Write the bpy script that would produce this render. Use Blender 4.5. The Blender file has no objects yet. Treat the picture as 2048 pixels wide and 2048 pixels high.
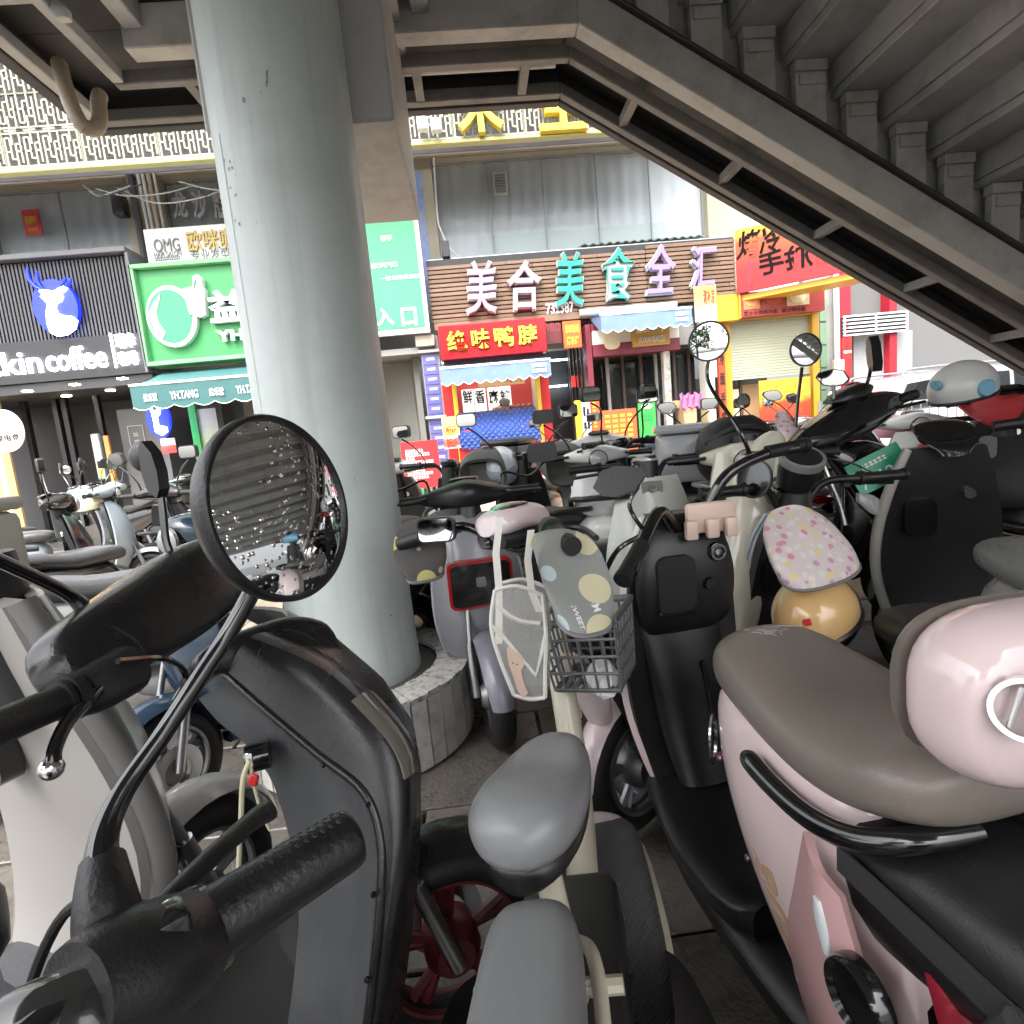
import bpy, bmesh, math, random
from mathutils import Vector, Matrix
random.seed(11)
S = bpy.context.scene
COL = S.collection
rad = math.radians
PI = math.pi
# ------------------------------------------------------------------ camera, sky, sun, exposure
CAM_H = 1.25
FPX = 1120.0
YAW, PITCH, ROLL = 0.0531, 0.1367, -0.0948
_cy, _sy, _cp, _sp = math.cos(YAW), math.sin(YAW), math.cos(PITCH), math.sin(PITCH)
_f = Vector((_sy*_cp, _cy*_cp, -_sp)); _r0 = Vector((_cy, -_sy, 0)); _u0 = _r0.cross(_f)
_c, _s = math.cos(ROLL), math.sin(ROLL)
_r = _c*_r0 + _s*_u0; _u = -_s*_r0 + _c*_u0
cam = bpy.data.cameras.new('camera'); camo = bpy.data.objects.new('camera', cam); COL.objects.link(camo)
cam.sensor_width = 36; cam.lens = FPX/2048*36; cam.clip_start = 0.02; cam.clip_end = 600
camo.matrix_world = Matrix(((_r.x, _u.x, -_f.x, 0), (_r.y, _u.y, -_f.y, 0), (_r.z, _u.z, -_f.z, CAM_H), (0, 0, 0, 1)))
S.camera = camo
W = bpy.data.worlds.new('World'); S.world = W; W.use_nodes = True
SUN_EL, SUN_AZ = rad(60), rad(205)
wn = W.node_tree.nodes; wl = W.node_tree.links
sky = wn.new('ShaderNodeTexSky'); sky.sky_type = 'NISHITA'; sky.sun_disc = False
sky.sun_elevation = SUN_EL; sky.sun_rotation = SUN_AZ; sky.air_density = 1.0; sky.dust_density = 6.0; sky.ozone_density = 1.0
hs = wn.new('ShaderNodeHueSaturation'); hs.inputs['Saturation'].default_value = 0.22
wl.new(sky.outputs[0], hs.inputs['Color'])
wl.new(hs.outputs[0], wn['Background'].inputs[0]); wn['Background'].inputs[1].default_value = 0.15
sun = bpy.data.lights.new('sun', 'SUN'); sun.energy = .55; sun.angle = rad(40); sun.color = (1, .97, .93)
suno = bpy.data.objects.new('sun', sun); COL.objects.link(suno)
# sun direction matches the sky (rotation measured from +Y towards +X)
sd = Vector((math.sin(SUN_AZ)*math.cos(SUN_EL), math.cos(SUN_AZ)*math.cos(SUN_EL), math.sin(SUN_EL)))
suno.rotation_euler = sd.to_track_quat('Z', 'Y').to_euler()
S.view_settings.view_transform = 'Standard'; S.view_settings.look = 'None'
S.view_settings.exposure = 2.5; S.view_settings.gamma = 1.0
try:
    S.cycles.max_bounces = 6; S.cycles.diffuse_bounces = 3; S.cycles.glossy_bounces = 3; S.cycles.adaptive_threshold = .02; S.cycles.transmission_bounces = 6
    S.cycles.transparent_max_bounces = 8; S.cycles.caustics_reflective = False; S.cycles.caustics_refractive = False
    S.cycles.use_denoising = True; S.cycles.sample_clamp_indirect = 6
except Exception: pass

# ------------------------------------------------------------------ helpers
def at(px, py, X=None, Y=None, Z=None):
    v = _f + _r*((px-1024)/FPX) - _u*((py-1024)/FPX)
    t = Y/v.y if Y is not None else ((Z-CAM_H)/v.z if Z is not None else X/v.x)
    return Vector((0, 0, CAM_H)) + v*t
D = 9.8
def FP(px, py, dy=0.0):
    p = at(px, py, Y=D+dy); return p.x, p.z
def FR(x0, y0, x1, y1, dy=0.0):
    a = FP(x0, y0, dy); b = FP(x1, y1, dy); return a[0], b[0], b[1], a[1]     # X0 X1 Z0 Z1

MATS = {}
def M(name, col, rough=.5, metal=0.0, coat=0.0, var=.12, vs=6.0, bump=0.0, bs=60.0, emit=None, es=0.0, spec=.5, dirt=0.0, dcol=(.03, .027, .024), ds=3.0, alpha=1.0, trans=0.0, wet=0.0, sheen=0.0, scr=0.0):
    if name in MATS: return MATS[name]
    m = bpy.data.materials.new(name); m.use_nodes = True; MATS[name] = m
    nt = m.node_tree; N = nt.nodes; L = nt.links; b = N['Principled BSDF']
    b.inputs['Roughness'].default_value = rough; b.inputs['Metallic'].default_value = metal
    b.inputs['Specular IOR Level'].default_value = spec
    if coat: b.inputs['Coat Weight'].default_value = coat; b.inputs['Coat Roughness'].default_value = .06
    if sheen: b.inputs['Sheen Weight'].default_value = sheen
    b.inputs['Base Color'].default_value = (*col, 1)
    tc0 = N.new('ShaderNodeTexCoord'); oi = N.new('ShaderNodeObjectInfo'); sc = N.new('ShaderNodeMath'); sc.operation = 'MULTIPLY'; sc.inputs[1].default_value = 41.0
    L.new(oi.outputs['Random'], sc.inputs[0]); tc = N.new('ShaderNodeVectorMath'); tc.operation = 'ADD'
    L.new(tc0.outputs['Object'], tc.inputs[0]); L.new(sc.outputs[0], tc.inputs[1])
    out = None
    if var:
        nz = N.new('ShaderNodeTexNoise'); nz.inputs['Scale'].default_value = vs; nz.inputs['Detail'].default_value = 3; nz.inputs['Roughness'].default_value = .65
        L.new(tc.outputs[0], nz.inputs['Vector'])
        mx = N.new('ShaderNodeMix'); mx.data_type = 'RGBA'
        mx.inputs[6].default_value = (*[c*(1-var) for c in col], 1); mx.inputs[7].default_value = (*[min(1, c*(1+var)) for c in col], 1)
        L.new(nz.outputs['Fac'], mx.inputs[0]); out = mx.outputs[2]
        mr = N.new('ShaderNodeMapRange'); mr.inputs[3].default_value = max(0.02, rough*(1-.35)); mr.inputs[4].default_value = min(1, rough*(1+.35))
        L.new(nz.outputs['Fac'], mr.inputs[0]); L.new(mr.outputs[0], b.inputs['Roughness'])
    if dirt:
        n2 = N.new('ShaderNodeTexNoise'); n2.inputs['Scale'].default_value = ds; n2.inputs['Detail'].default_value = 4; n2.inputs['Roughness'].default_value = .7
        L.new(tc.outputs[0], n2.inputs['Vector'])
        rp = N.new('ShaderNodeMapRange'); rp.inputs[1].default_value = .48; rp.inputs[2].default_value = .72; rp.inputs[4].default_value = dirt
        L.new(n2.outputs['Fac'], rp.inputs[0])
        mx2 = N.new('ShaderNodeMix'); mx2.data_type = 'RGBA'; L.new(rp.outputs[0], mx2.inputs[0])
        if out: L.new(out, mx2.inputs[6])
        else: mx2.inputs[6].default_value = (*col, 1)
        mx2.inputs[7].default_value = (*dcol, 1); out = mx2.outputs[2]
    if scr:      # fine scratches
        mp = N.new('ShaderNodeMapping'); mp.inputs['Rotation'].default_value = (.5, .9, .4); mp.inputs['Scale'].default_value = (9, 160, 9); L.new(tc.outputs[0], mp.inputs[0])
        n4 = N.new('ShaderNodeTexNoise'); n4.inputs['Scale'].default_value = 1.6; n4.inputs['Detail'].default_value = 2; L.new(mp.outputs[0], n4.inputs['Vector'])
        r4 = N.new('ShaderNodeMapRange'); r4.inputs[1].default_value = .66; r4.inputs[2].default_value = .74; r4.inputs[4].default_value = scr; L.new(n4.outputs['Fac'], r4.inputs[0])
        m4 = N.new('ShaderNodeMix'); m4.data_type = 'RGBA'; L.new(r4.outputs[0], m4.inputs[0])
        if out: L.new(out, m4.inputs[6])
        else: m4.inputs[6].default_value = (*col, 1)
        m4.inputs[7].default_value = (*[min(.8, c*1.5+.06) for c in col], 1); out = m4.outputs[2]
    if out: L.new(out, b.inputs['Base Color'])
    nrm = None
    if bump:
        n3 = N.new('ShaderNodeTexNoise'); n3.inputs['Scale'].default_value = bs; n3.inputs['Detail'].default_value = 2
        L.new(tc.outputs[0], n3.inputs['Vector'])
        bp = N.new('ShaderNodeBump'); bp.inputs['Strength'].default_value = bump; bp.inputs['Distance'].default_value = .004
        L.new(n3.outputs['Fac'], bp.inputs['Height']); nrm = bp.outputs[0]
    if wet:      # rain beads
        vo = N.new('ShaderNodeTexVoronoi'); vo.inputs['Scale'].default_value = wet
        L.new(tc.outputs[0], vo.inputs['Vector'])
        mr2 = N.new('ShaderNodeMapRange'); mr2.inputs[1].default_value = .32; mr2.inputs[2].default_value = .05; mr2.inputs[3].default_value = 0; mr2.inputs[4].default_value = 1
        L.new(vo.outputs['Distance'], mr2.inputs[0])
        nm = N.new('ShaderNodeTexNoise'); nm.inputs['Scale'].default_value = wet*.16; L.new(tc.outputs[0], nm.inputs['Vector'])
        mk = N.new('ShaderNodeMapRange'); mk.inputs[1].default_value = .42; mk.inputs[2].default_value = .5; L.new(nm.outputs['Fac'], mk.inputs[0])
        mu = N.new('ShaderNodeMath'); mu.operation = 'MULTIPLY'; L.new(mr2.outputs[0], mu.inputs[0]); L.new(mk.outputs[0], mu.inputs[1])
        bp2 = N.new('ShaderNodeBump'); bp2.inputs['Strength'].default_value = .6; bp2.inputs['Distance'].default_value = .0015
        L.new(mu.outputs[0], bp2.inputs['Height'])
        if nrm: L.new(nrm, bp2.inputs['Normal'])
        nrm = bp2.outputs[0]
    if nrm: L.new(nrm, b.inputs['Normal'])
    if emit: m.cycles.emission_sampling = 'NONE'; b.inputs['Emission Color'].default_value = (*emit, 1); b.inputs['Emission Strength'].default_value = es
    if trans: b.inputs['Transmission Weight'].default_value = trans; b.inputs['IOR'].default_value = 1.15
    if alpha < 1: b.inputs['Alpha'].default_value = alpha
    return m

# ---- geometry: everything returns (verts, faces)
def join(*gs):
    V, Fc = [], []
    for v, f in gs:
        o = len(V); V += list(v); Fc += [tuple(i+o for i in q) for q in f]
    return V, Fc
def xf(g, mtx): return [tuple(mtx @ Vector(v)) for v in g[0]], g[1]
def mv(g, x=0, y=0, z=0): return [(v[0]+x, v[1]+y, v[2]+z) for v in g[0]], g[1]
_bc = {}
def box(x0, x1, y0, y1, z0, z1, b=0.0, seg=2):
    if x1 < x0: x0, x1 = x1, x0
    if y1 < y0: y0, y1 = y1, y0
    if z1 < z0: z0, z1 = z1, z0
    if not b:
        v = [(x, y, z) for x in (x0, x1) for y in (y0, y1) for z in (z0, z1)]
        return v, [(0, 1, 3, 2), (4, 6, 7, 5), (0, 4, 5, 1), (2, 3, 7, 6), (0, 2, 6, 4), (1, 5, 7, 3)]
    bm = bmesh.new(); bmesh.ops.create_cube(bm, size=1)
    for v in bm.verts: v.co = Vector(((x0+x1)/2+v.co.x*(x1-x0), (y0+y1)/2+v.co.y*(y1-y0), (z0+z1)/2+v.co.z*(z1-z0)))
    b = min(b, .49*min(x1-x0, y1-y0, z1-z0))
    bmesh.ops.bevel(bm, geom=bm.edges[:], offset=b, segments=seg, profile=.5, affect='EDGES')
    bm.verts.index_update()
    g = [tuple(v.co) for v in bm.verts], [tuple(v.index for v in f.verts) for f in bm.faces]
    bm.free(); return g
def cr(P, t):      # Catmull-Rom over list of tuples, t in [0, n-1]
    n = len(P); i = min(int(t), n-2); u = t-i
    p0 = P[max(i-1, 0)]; p1 = P[i]; p2 = P[i+1]; p3 = P[min(i+2, n-1)]
    return [0.5*((2*b)+(-a+c)*u+(2*a-5*b+4*c-d)*u*u+(-a+3*b-3*c+d)*u**3) for a, b, c, d in zip(p0, p1, p2, p3)]
def tube(pts, r, n=10, res=5, straight=False, flat=1.0):
    pts = [tuple(p) for p in pts]; k = len(pts)
    rs = r if isinstance(r, (list, tuple)) else [r]*k
    if straight or k == 2: Q = [(*p, q) for p, q in zip(pts, rs)]
    else:
        K = [(*p, q) for p, q in zip(pts, rs)]; Q = [cr(K, i/res) for i in range((k-1)*res+1)]
    V, Fc = [], []; m = len(Q); up = None
    for i, q in enumerate(Q):
        a = Vector(Q[max(i-1, 0)][:3]); b = Vector(Q[min(i+1, m-1)][:3]); t = (b-a)
        t = t.normalized() if t.length > 1e-9 else Vector((0, 0, 1))
        if up is None: up = Vector((0, 0, 1)) if abs(t.z) < .9 else Vector((1, 0, 0))
        s = t.cross(up).normalized(); up = s.cross(t).normalized()
        for j in range(n):
            a_ = 2*PI*j/n; p = Vector(q[:3])+s*(math.cos(a_)*q[3])+up*(math.sin(a_)*q[3]*flat); V.append(tuple(p))
    for i in range(m-1):
        for j in range(n):
            j2 = (j+1) % n; Fc.append((i*n+j, i*n+j2, (i+1)*n+j2, (i+1)*n+j))
    Fc.append(tuple(range(n-1, -1, -1))); Fc.append(tuple((m-1)*n+j for j in range(n)))
    return V, Fc
def loft(keys, nl=20, na=20):     # key: (cx,cy,cz, ax,ay,az, bx,by,bz, p)
    K = [tuple(k) for k in keys]; m = len(K)
    V, Fc = [], []
    for i in range(nl+1):
        q = cr(K, (m-1)*i/nl); p = max(q[9], .8)
        for j in range(na):
            a = 2*PI*(j+.5)/na; c, s = math.cos(a), math.sin(a)
            ca = math.copysign(abs(c)**(2/p), c); sa = math.copysign(abs(s)**(2/p), s)
            V.append((q[0]+q[3]*ca+q[6]*sa, q[1]+q[4]*ca+q[7]*sa, q[2]+q[5]*ca+q[8]*sa))
    for i in range(nl):
        for j in range(na):
            j2 = (j+1) % na; Fc.append((i*na+j, i*na+j2, (i+1)*na+j2, (i+1)*na+j))
    Fc.append(tuple(range(na-1, -1, -1))); Fc.append(tuple(nl*na+j for j in range(na)))
    return V, Fc
def loftx(rows, nl=20, na=20):     # rows: x, zc, hw(y), hh(z), p[, yc]
    return loft([(r[0], r[5] if len(r) > 5 else 0, r[1], 0, r[2], 0, 0, 0, r[3], r[4]) for r in rows], nl, na)
def lofty(rows, nl=20, na=16):     # rows: y, xc, zc, hx, hz, p
    return loft([(r[1], r[0], r[2], r[3], 0, 0, 0, 0, r[4], r[5]) for r in rows], nl, na)
def loftz(rows, nl=20, na=20):     # rows: z, xc, yc, hx, hy, p
    return loft([(r[1], r[2], r[0], r[3], 0, 0, 0, r[4], 0, r[5]) for r in rows], nl, na)
def lathe(prof, n=32, axis='z', c=(0, 0, 0), closed=False):     # prof: (r, t)
    V, Fc = [], []; m = len(prof)
    for r, t in prof:
        for j in range(n):
            a = 2*PI*j/n; x, y = r*math.cos(a), r*math.sin(a)
            p = (x, y, t) if axis == 'z' else ((x, t, y) if axis == 'y' else (t, x, y))
            V.append((p[0]+c[0], p[1]+c[1], p[2]+c[2]))
    for i in range(m if closed else m-1):
        i2 = (i+1) % m
        for j in range(n):
            j2 = (j+1) % n; Fc.append((i*n+j, i*n+j2, i2*n+j2, i2*n+j))
    if not closed:
        if prof[0][0] > 1e-6: Fc.append(tuple(range(n-1, -1, -1)))
        if prof[-1][0] > 1e-6: Fc.append(tuple((m-1)*n+j for j in range(n)))
    return V, Fc
def sheet(rows, th=.004):        # grid of points -> closed shell
    R = [[Vector(p) for p in r] for r in rows]; a, b = len(R), len(R[0])
    N = []
    for i in range(a):
        for j in range(b):
            du = R[min(i+1, a-1)][j]-R[max(i-1, 0)][j]; dv = R[i][min(j+1, b-1)]-R[i][max(j-1, 0)]
            n = du.cross(dv); N.append(n.normalized() if n.length > 1e-12 else Vector((0, 0, 1)))
    V = [tuple(R[i][j]+N[i*b+j]*(th/2)) for i in range(a) for j in range(b)]+[tuple(R[i][j]-N[i*b+j]*(th/2)) for i in range(a) for j in range(b)]
    o = a*b; Fc = []
    for i in range(a-1):
        for j in range(b-1):
            q = (i*b+j, (i+1)*b+j, (i+1)*b+j+1, i*b+j+1); Fc.append(q); Fc.append(tuple(o+k for k in q[::-1]))
    ring = [j for j in range(b)]+[i*b+b-1 for i in range(1, a)]+[(a-1)*b+j for j in range(b-2, -1, -1)]+[i*b for i in range(a-2, 0, -1)]
    for k in range(len(ring)):
        p, q = ring[k], ring[(k+1) % len(ring)]; Fc.append((p, q, o+q, o+p))
    return V, Fc
def prism(poly, t0, t1, axis='y', b=0.0):      # poly 2D -> extruded along axis; axis y: (x,z); x: (y,z); z: (x,y)
    def mk(p, t): return (p[0], t, p[1]) if axis == 'y' else ((t, p[0], p[1]) if axis == 'x' else (p[0], p[1], t))
    n = len(poly)
    V = [mk(p, t0) for p in poly]+[mk(p, t1) for p in poly]
    Fc = [tuple(range(n)), tuple(range(2*n-1, n-1, -1))]+[(i, n+i, n+(i+1) % n, (i+1) % n) for i in range(n)]
    if not b: return V, Fc
    bm = bmesh.new(); vs = [bm.verts.new(v) for v in V]
    for q in Fc:
        try: bm.faces.new([vs[i] for i in q])
        except Exception: pass
    es = [e for e in bm.edges if len(e.link_faces) == 2 and e.calc_face_angle(0) > .6]
    bmesh.ops.recalc_face_normals(bm, faces=bm.faces[:])
    bmesh.ops.bevel(bm, geom=es, offset=b, segments=2, profile=.5, affect='EDGES', clamp_overlap=True)
    bm.verts.index_update(); g = [tuple(v.co) for v in bm.verts], [tuple(v.index for v in f.verts) for f in bm.faces]
    bm.free(); return g
def rrect(w, h, r, n=4, cx=0, cy=0):
    P = []
    for sx, sy, a0 in ((1, 1, 0), (-1, 1, 90), (-1, -1, 180), (1, -1, 270)):
        for k in range(n+1):
            a = rad(a0+90*k/n); P.append((cx+sx*(w/2-r)+r*math.cos(a), cy+sy*(h/2-r)+r*math.sin(a)))
    return P
def ell(a, b, n=32, cx=0, cy=0): return [(cx+a*math.cos(2*PI*k/n), cy+b*math.sin(2*PI*k/n)) for k in range(n)]

WORLD = {}
MESHES = {}
def ob(name, g, mat, parent=None, smooth=True, ang=38, share=None):
    if share and share in MESHES: me = MESHES[share]
    else:
        me = bpy.data.meshes.new(name); me.from_pydata([tuple(v) for v in g[0]], [], g[1]); me.validate()
        bm = bmesh.new(); bm.from_mesh(me); bmesh.ops.recalc_face_normals(bm, faces=bm.faces[:]); bm.to_mesh(me); bm.free()
        if smooth:
            me.shade_smooth(); me.set_sharp_from_angle(angle=rad(ang))
        if mat: me.materials.append(mat)
        if share: MESHES[share] = me
    o = bpy.data.objects.new(name, me); COL.objects.link(o)
    if parent:
        o.parent = parent
        if parent.name in WORLD: o.matrix_parent_inverse = Matrix.Translation(-WORLD[parent.name])
    return o
def thing(name, label, cat, loc=(0, 0, 0), rotz=0.0, group=None, world=False):
    o = bpy.data.objects.new(name, None); COL.objects.link(o); o.empty_display_size = .1
    o.location = loc; o.rotation_euler = (0, 0, rotz); o['label'] = label; o['category'] = cat
    if group: o['group'] = group
    if world: WORLD[o.name] = Vector(loc)
    return o
def tag(o, label, cat, group=None):
    o['label'] = label; o['category'] = cat
    if group: o['group'] = group
    return o
def struct(name, g, mat, parent=None, kind='structure', **k):
    o = ob(name, g, mat, parent, **k); o['kind'] = kind; return o

def lpt(keys, t, a):      # point on a loft surface, t in 0..1, a angle
    q = cr([tuple(k) for k in keys], (len(keys)-1)*t); p = max(q[9], .8); c, s = math.cos(a), math.sin(a)
    ca = math.copysign(abs(c)**(2/p), c); sa = math.copysign(abs(s)**(2/p), s)
    return Vector((q[0]+q[3]*ca+q[6]*sa, q[1]+q[4]*ca+q[7]*sa, q[2]+q[5]*ca+q[8]*sa))
def text_on(keys, body, t0, t1, a0, a1, mat, parent, off=.0015, mtx=None, offset=.01, swap=False):
    V, Fc = glyphs(body, offset); out = []
    for u, w, d in V:
        if swap: u, w = w, u
        t = t0+(t1-t0)*u; a = a0+(a1-a0)*w
        p = lpt(keys, t, a); n = (lpt(keys, min(1, t+.01), a)-lpt(keys, max(0, t-.01), a)).cross(lpt(keys, t, a+.02)-lpt(keys, t, a-.02))
        q = cr([tuple(k) for k in keys], (len(keys)-1)*t); n.normalize()
        if n.dot(p-Vector(q[:3])) < 0: n = -n
        p = p+n*(off*(.3+.7*d)); out.append(tuple(mtx @ p) if mtx else tuple(p))
    return ob('lettering', (out, Fc), mat, parent, smooth=False)
# ---- text: converted to meshes in a scratch scene
TS = bpy.data.scenes.new('lettering_scratch')
_tc = {}
def glyphs(body, offset=0.0, bold=False):
    key = (body, offset)
    if key in _tc: return _tc[key]
    c = bpy.data.curves.new('lettering', 'FONT'); c.body = body; c.offset = offset; c.resolution_u = 3; c.extrude = .5
    o = bpy.data.objects.new('lettering', c); TS.collection.objects.link(o); TS.view_layers[0].update()
    dg = TS.view_layers[0].depsgraph
    me = bpy.data.meshes.new_from_object(o.evaluated_get(dg))
    V = [tuple(v.co) for v in me.vertices]; Fc = [tuple(p.vertices) for p in me.polygons]
    bpy.data.meshes.remove(me); bpy.data.objects.remove(o); bpy.data.curves.remove(c)
    x0 = min(v[0] for v in V); x1 = max(v[0] for v in V); y0 = min(v[1] for v in V); y1 = max(v[1] for v in V)
    V = [((v[0]-x0)/(x1-x0), (v[1]-y0)/(y1-y0), v[2]+.5) for v in V]
    _tc[key] = (V, Fc); return _tc[key]
def text(body, X0, X1, Z0, Z1, y, depth, mat, parent, name='lettering', offset=0.0, shear=0.0, rise=0.0, wob=0.0, mtx=None):
    """letters facing -Y, fitted into a rectangle; y = front face"""
    V, Fc = glyphs(body, offset)
    def m(v):
        u, w, d = v
        if wob: u += wob*math.sin(w*5+u*3); w += wob*.6*math.sin(u*6+1)
        x = X0+(X1-X0)*u+shear*(w-.5)*(Z1-Z0); z = Z0+(Z1-Z0)*w+rise*(u-.5)*(X1-X0)
        p = (x, y+depth*(1-d), z)
        return tuple(mtx @ Vector(p)) if mtx else p
    return ob(name, ([m(v) for v in V], Fc), mat, parent, smooth=False)
# ------------------------------------------------------------------ materials shared
black_pl = M('black_plastic', (.012, .012, .0128), .36, var=.25, vs=9, bump=.12, bs=400, dirt=.3, dcol=(.026, .025, .024), ds=5, scr=.25)
black_gl = M('black_gloss', (.006, .006, .0065), .16, coat=.6, var=.1, dirt=.12, dcol=(.025, .023, .02), ds=6)
rubber = M('rubber', (.0075, .0075, .008), .5, var=.2, bump=.2, bs=250)
tyre_m = M('tyre_rubber', (.008, .0078, .0076), .62, var=.3, bump=.3, bs=120, dirt=.4, dcol=(.035, .03, .026), ds=7)
chrome = M('chrome', (.75, .75, .76), .14, metal=1, var=.06)
steel = M('brushed_steel', (.42, .42, .43), .35, metal=1, var=.15, dirt=.2)
alu = M('cast_aluminium', (.25, .25, .26), .45, metal=.8, var=.15, dirt=.35)
def mirror_mat(wet=0): return M('mirror_glass_wet' if wet else 'mirror_glass', (.82, .84, .84), .03, metal=1, var=0, wet=wet)
mirror_m = mirror_mat(); mirror_wet = mirror_mat(230)
white_pt = M('white_paint', (.62, .62, .61), .4, var=.05, dirt=.15, dcol=(.4, .38, .35))
print_white = M('print_white', (.75, .75, .75), .5, var=0)
print_black = M('print_black', (.006, .006, .006), .5, var=0)
print_red = M('print_red', (.48, .02, .02), .5, var=.05)
print_yel = M('print_yellow', (.65, .45, .03), .5, var=.05)

# ------------------------------------------------------------------ ground
ground = struct('ground', ([(-200, -150, -.06), (200, -150, -.06), (200, 250, -.06), (-200, 250, -.06)], [(0, 1, 2, 3)]),
                M('asphalt', (.05, .05, .05), .45, var=.3, bump=.4, bs=40, dirt=.4, dcol=(.02, .02, .02)))
stone_mats = [M('wet_stone_%s' % n, c, .3, var=.45, vs=14, bump=.9, bs=70, dirt=.8, dcol=(.045, .04, .035), ds=5, spec=.5)
              for n, c in (('dark', (.12, .108, .096)), ('mid', (.15, .136, .12)), ('warm', (.175, .155, .132)))]
tile_mats = [M('beige_tile_%s' % n, c, .22, var=.2, vs=10, bump=.2, bs=60, dirt=.5, dcol=(.16, .125, .09), ds=2.2)
             for n, c in (('pale', (.42, .35, .27)), ('mid', (.37, .305, .235)), ('warm', (.4, .315, .22)))]
pave = struct('pavement', box(-7.5, 8, -3, 2.95, -.055, -.034), M('paving_bed', (.02, .018, .016), .6))
def slabs(parent, name, x0, x1, y0, y1, w, h, gap, zt, th, mats, stag, key):
    j = 0; y = y0
    while y < y1-1e-3:
        x = x0 - (w*.5 if (j % 2 and stag) else 0)
        while x < x1-1e-3:
            m = random.choice(mats)
            o = ob(name, box(gap/2, w-gap/2, gap/2, h-gap/2, -th, 0, .004, 1), m, parent, smooth=False, share=key+m.name)
            o.location = (x, y, zt+random.uniform(-.003, .003)); o.rotation_euler = (random.uniform(-.004, .004), random.uniform(-.004, .004), 0)
            x += w
        y += h; j += 1
slabs(pave, 'paving_slab', -4.8, 5.4, -1.2, 3.0, .9, .6, .012, 0, .04, stone_mats, True, 'slab')
plaza = struct('shop_forecourt', box(-11.4, 9.5, 3.12, 9.9, -.055, .044), M('tile_bed', (.12, .1, .08), .7))
slabs(plaza, 'floor_tile', -10.2, 7.8, 3.2, 9.2, .8, .6, .012, .07, .03, tile_mats, True, 'tile')
kerb_m = M('kerb_stone', (.2, .19, .175), .5, var=.25, vs=10, bump=.4, bs=60, dirt=.6, dcol=(.05, .045, .04))
kerb = struct('kerb', box(-9, 9, 3.0, 3.11, -.05, .03), kerb_m)
x = -9.0
while x < 9:
    ob('kerb_block', box(x+.004, x+.896, 2.985, 3.115, -.04, .075+random.uniform(-.003, .003), .012, 2), kerb_m, kerb); x += .9
paint_m = M('worn_road_paint', (.5, .47, .43), .6, var=.2, dirt=.95, dcol=(.07, .062, .055), ds=14)
pm = struct('paint_marking', ([tuple(at(px, py, Z=.006)) for px, py in ((1240, 1545), (1372, 1500), (1380, 1522), (1246, 1568))], [(0, 1, 2, 3)]), paint_m, smooth=False)

# raised platform and steps in front of the right-hand shops
step_m = M('stone_step', (.46, .37, .27), .4, var=.15, dirt=.4, dcol=(.2, .16, .12))
plat = struct('shop_platform', box(-.62, 8.0, 9.35, 13, -.02, .5, .01, 1), step_m)
for k, (y, z) in enumerate(((8.65, .17), (9.0, .335))):
    ob('platform_step', box(-.62, 8.0, y, 9.349, -.02+k*.001, z, .008, 1), step_m, plat)

# ------------------------------------------------------------------ footbridge
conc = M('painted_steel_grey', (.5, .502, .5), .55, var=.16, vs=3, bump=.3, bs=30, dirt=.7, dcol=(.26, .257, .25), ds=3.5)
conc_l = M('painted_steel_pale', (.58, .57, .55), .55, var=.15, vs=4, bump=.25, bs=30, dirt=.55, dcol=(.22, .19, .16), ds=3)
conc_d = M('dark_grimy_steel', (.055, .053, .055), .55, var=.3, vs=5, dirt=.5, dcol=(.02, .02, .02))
ZB = 3.3
def yz(py): return at(1000, py, Z=ZB).y
Yb0, Yb1 = yz(54), yz(84.5); Yr0, Yr1 = yz(122.7), yz(136.6); Yo0, Yo1 = yz(194), yz(206.5); Yl1 = yz(219)
XC = at(1140, 118, Y=Yr0).x
XL = at(190, 285, Y=Yl1).x
XE = 6.0
SL = -.614
RUN = .28
def zs(x): return SL*max(0, x-XC)
bridge = thing('footbridge_stair', 'grey steel footbridge landing with stair descending to the right overhead', 'footbridge', (XE, 2, 0), world=True)
def member(name, y0, y1, z0, z1, mat, xl, bev=.006):
    ob('landing_'+name, box(xl, XC, y0, y1, z0, z1, bev, 1), mat, bridge, smooth=False)
    g = box(XC+.001, XE, y0, y1, z0, z1, bev, 1)
    g = ([(x, y, z+SL*(x-XC)) for x, y, z in g[0]], g[1])
    ob('stair_'+name, g, mat, bridge, smooth=False)
off = Yl1
member('beam', Yb0, Yb1, ZB, ZB+.2, conc_l, XL+(off-Yb1))
conc_m = M('grimy_rail_steel', (.24, .23, .22), .55, var=.2, vs=4, bump=.2, bs=30, dirt=.6, dcol=(.08, .075, .07), ds=4)
member('inner_rail', Yr0, Yr1, ZB, ZB+.07, conc_m, XL+(off-Yr1))
member('outer_rail', Yo0, Yo1, ZB, ZB+.07, conc_m, XL+(off-Yo1))
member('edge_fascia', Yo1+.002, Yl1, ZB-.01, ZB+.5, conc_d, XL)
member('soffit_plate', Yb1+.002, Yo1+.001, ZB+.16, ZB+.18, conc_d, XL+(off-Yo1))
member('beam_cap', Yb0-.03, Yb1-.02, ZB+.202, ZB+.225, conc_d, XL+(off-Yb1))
# the same profile turns the corner and runs back over the camera on the left side
YN = -4.5
for nm, y0, y1, z0, z1, mt in (('inner_rail', Yr0, Yr1, ZB+.001, ZB+.071, conc), ('outer_rail', Yo0, Yo1, ZB+.001, ZB+.071, conc), ('edge_fascia', Yo1+.002, Yl1, ZB-.011, ZB+.5, conc_d)):
    a, b_ = XL+off-y1, XL+off-y0
    ob('side_'+nm, box(a, b_, YN, y0-.002, z0, z1, .006, 1), mt, bridge, smooth=False)
ob('side_soffit', box(XL+off-Yo1, XL+off-Yb1-.002, YN, Yb1, ZB+.161, ZB+.181), conc_d, bridge, smooth=False)
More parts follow.
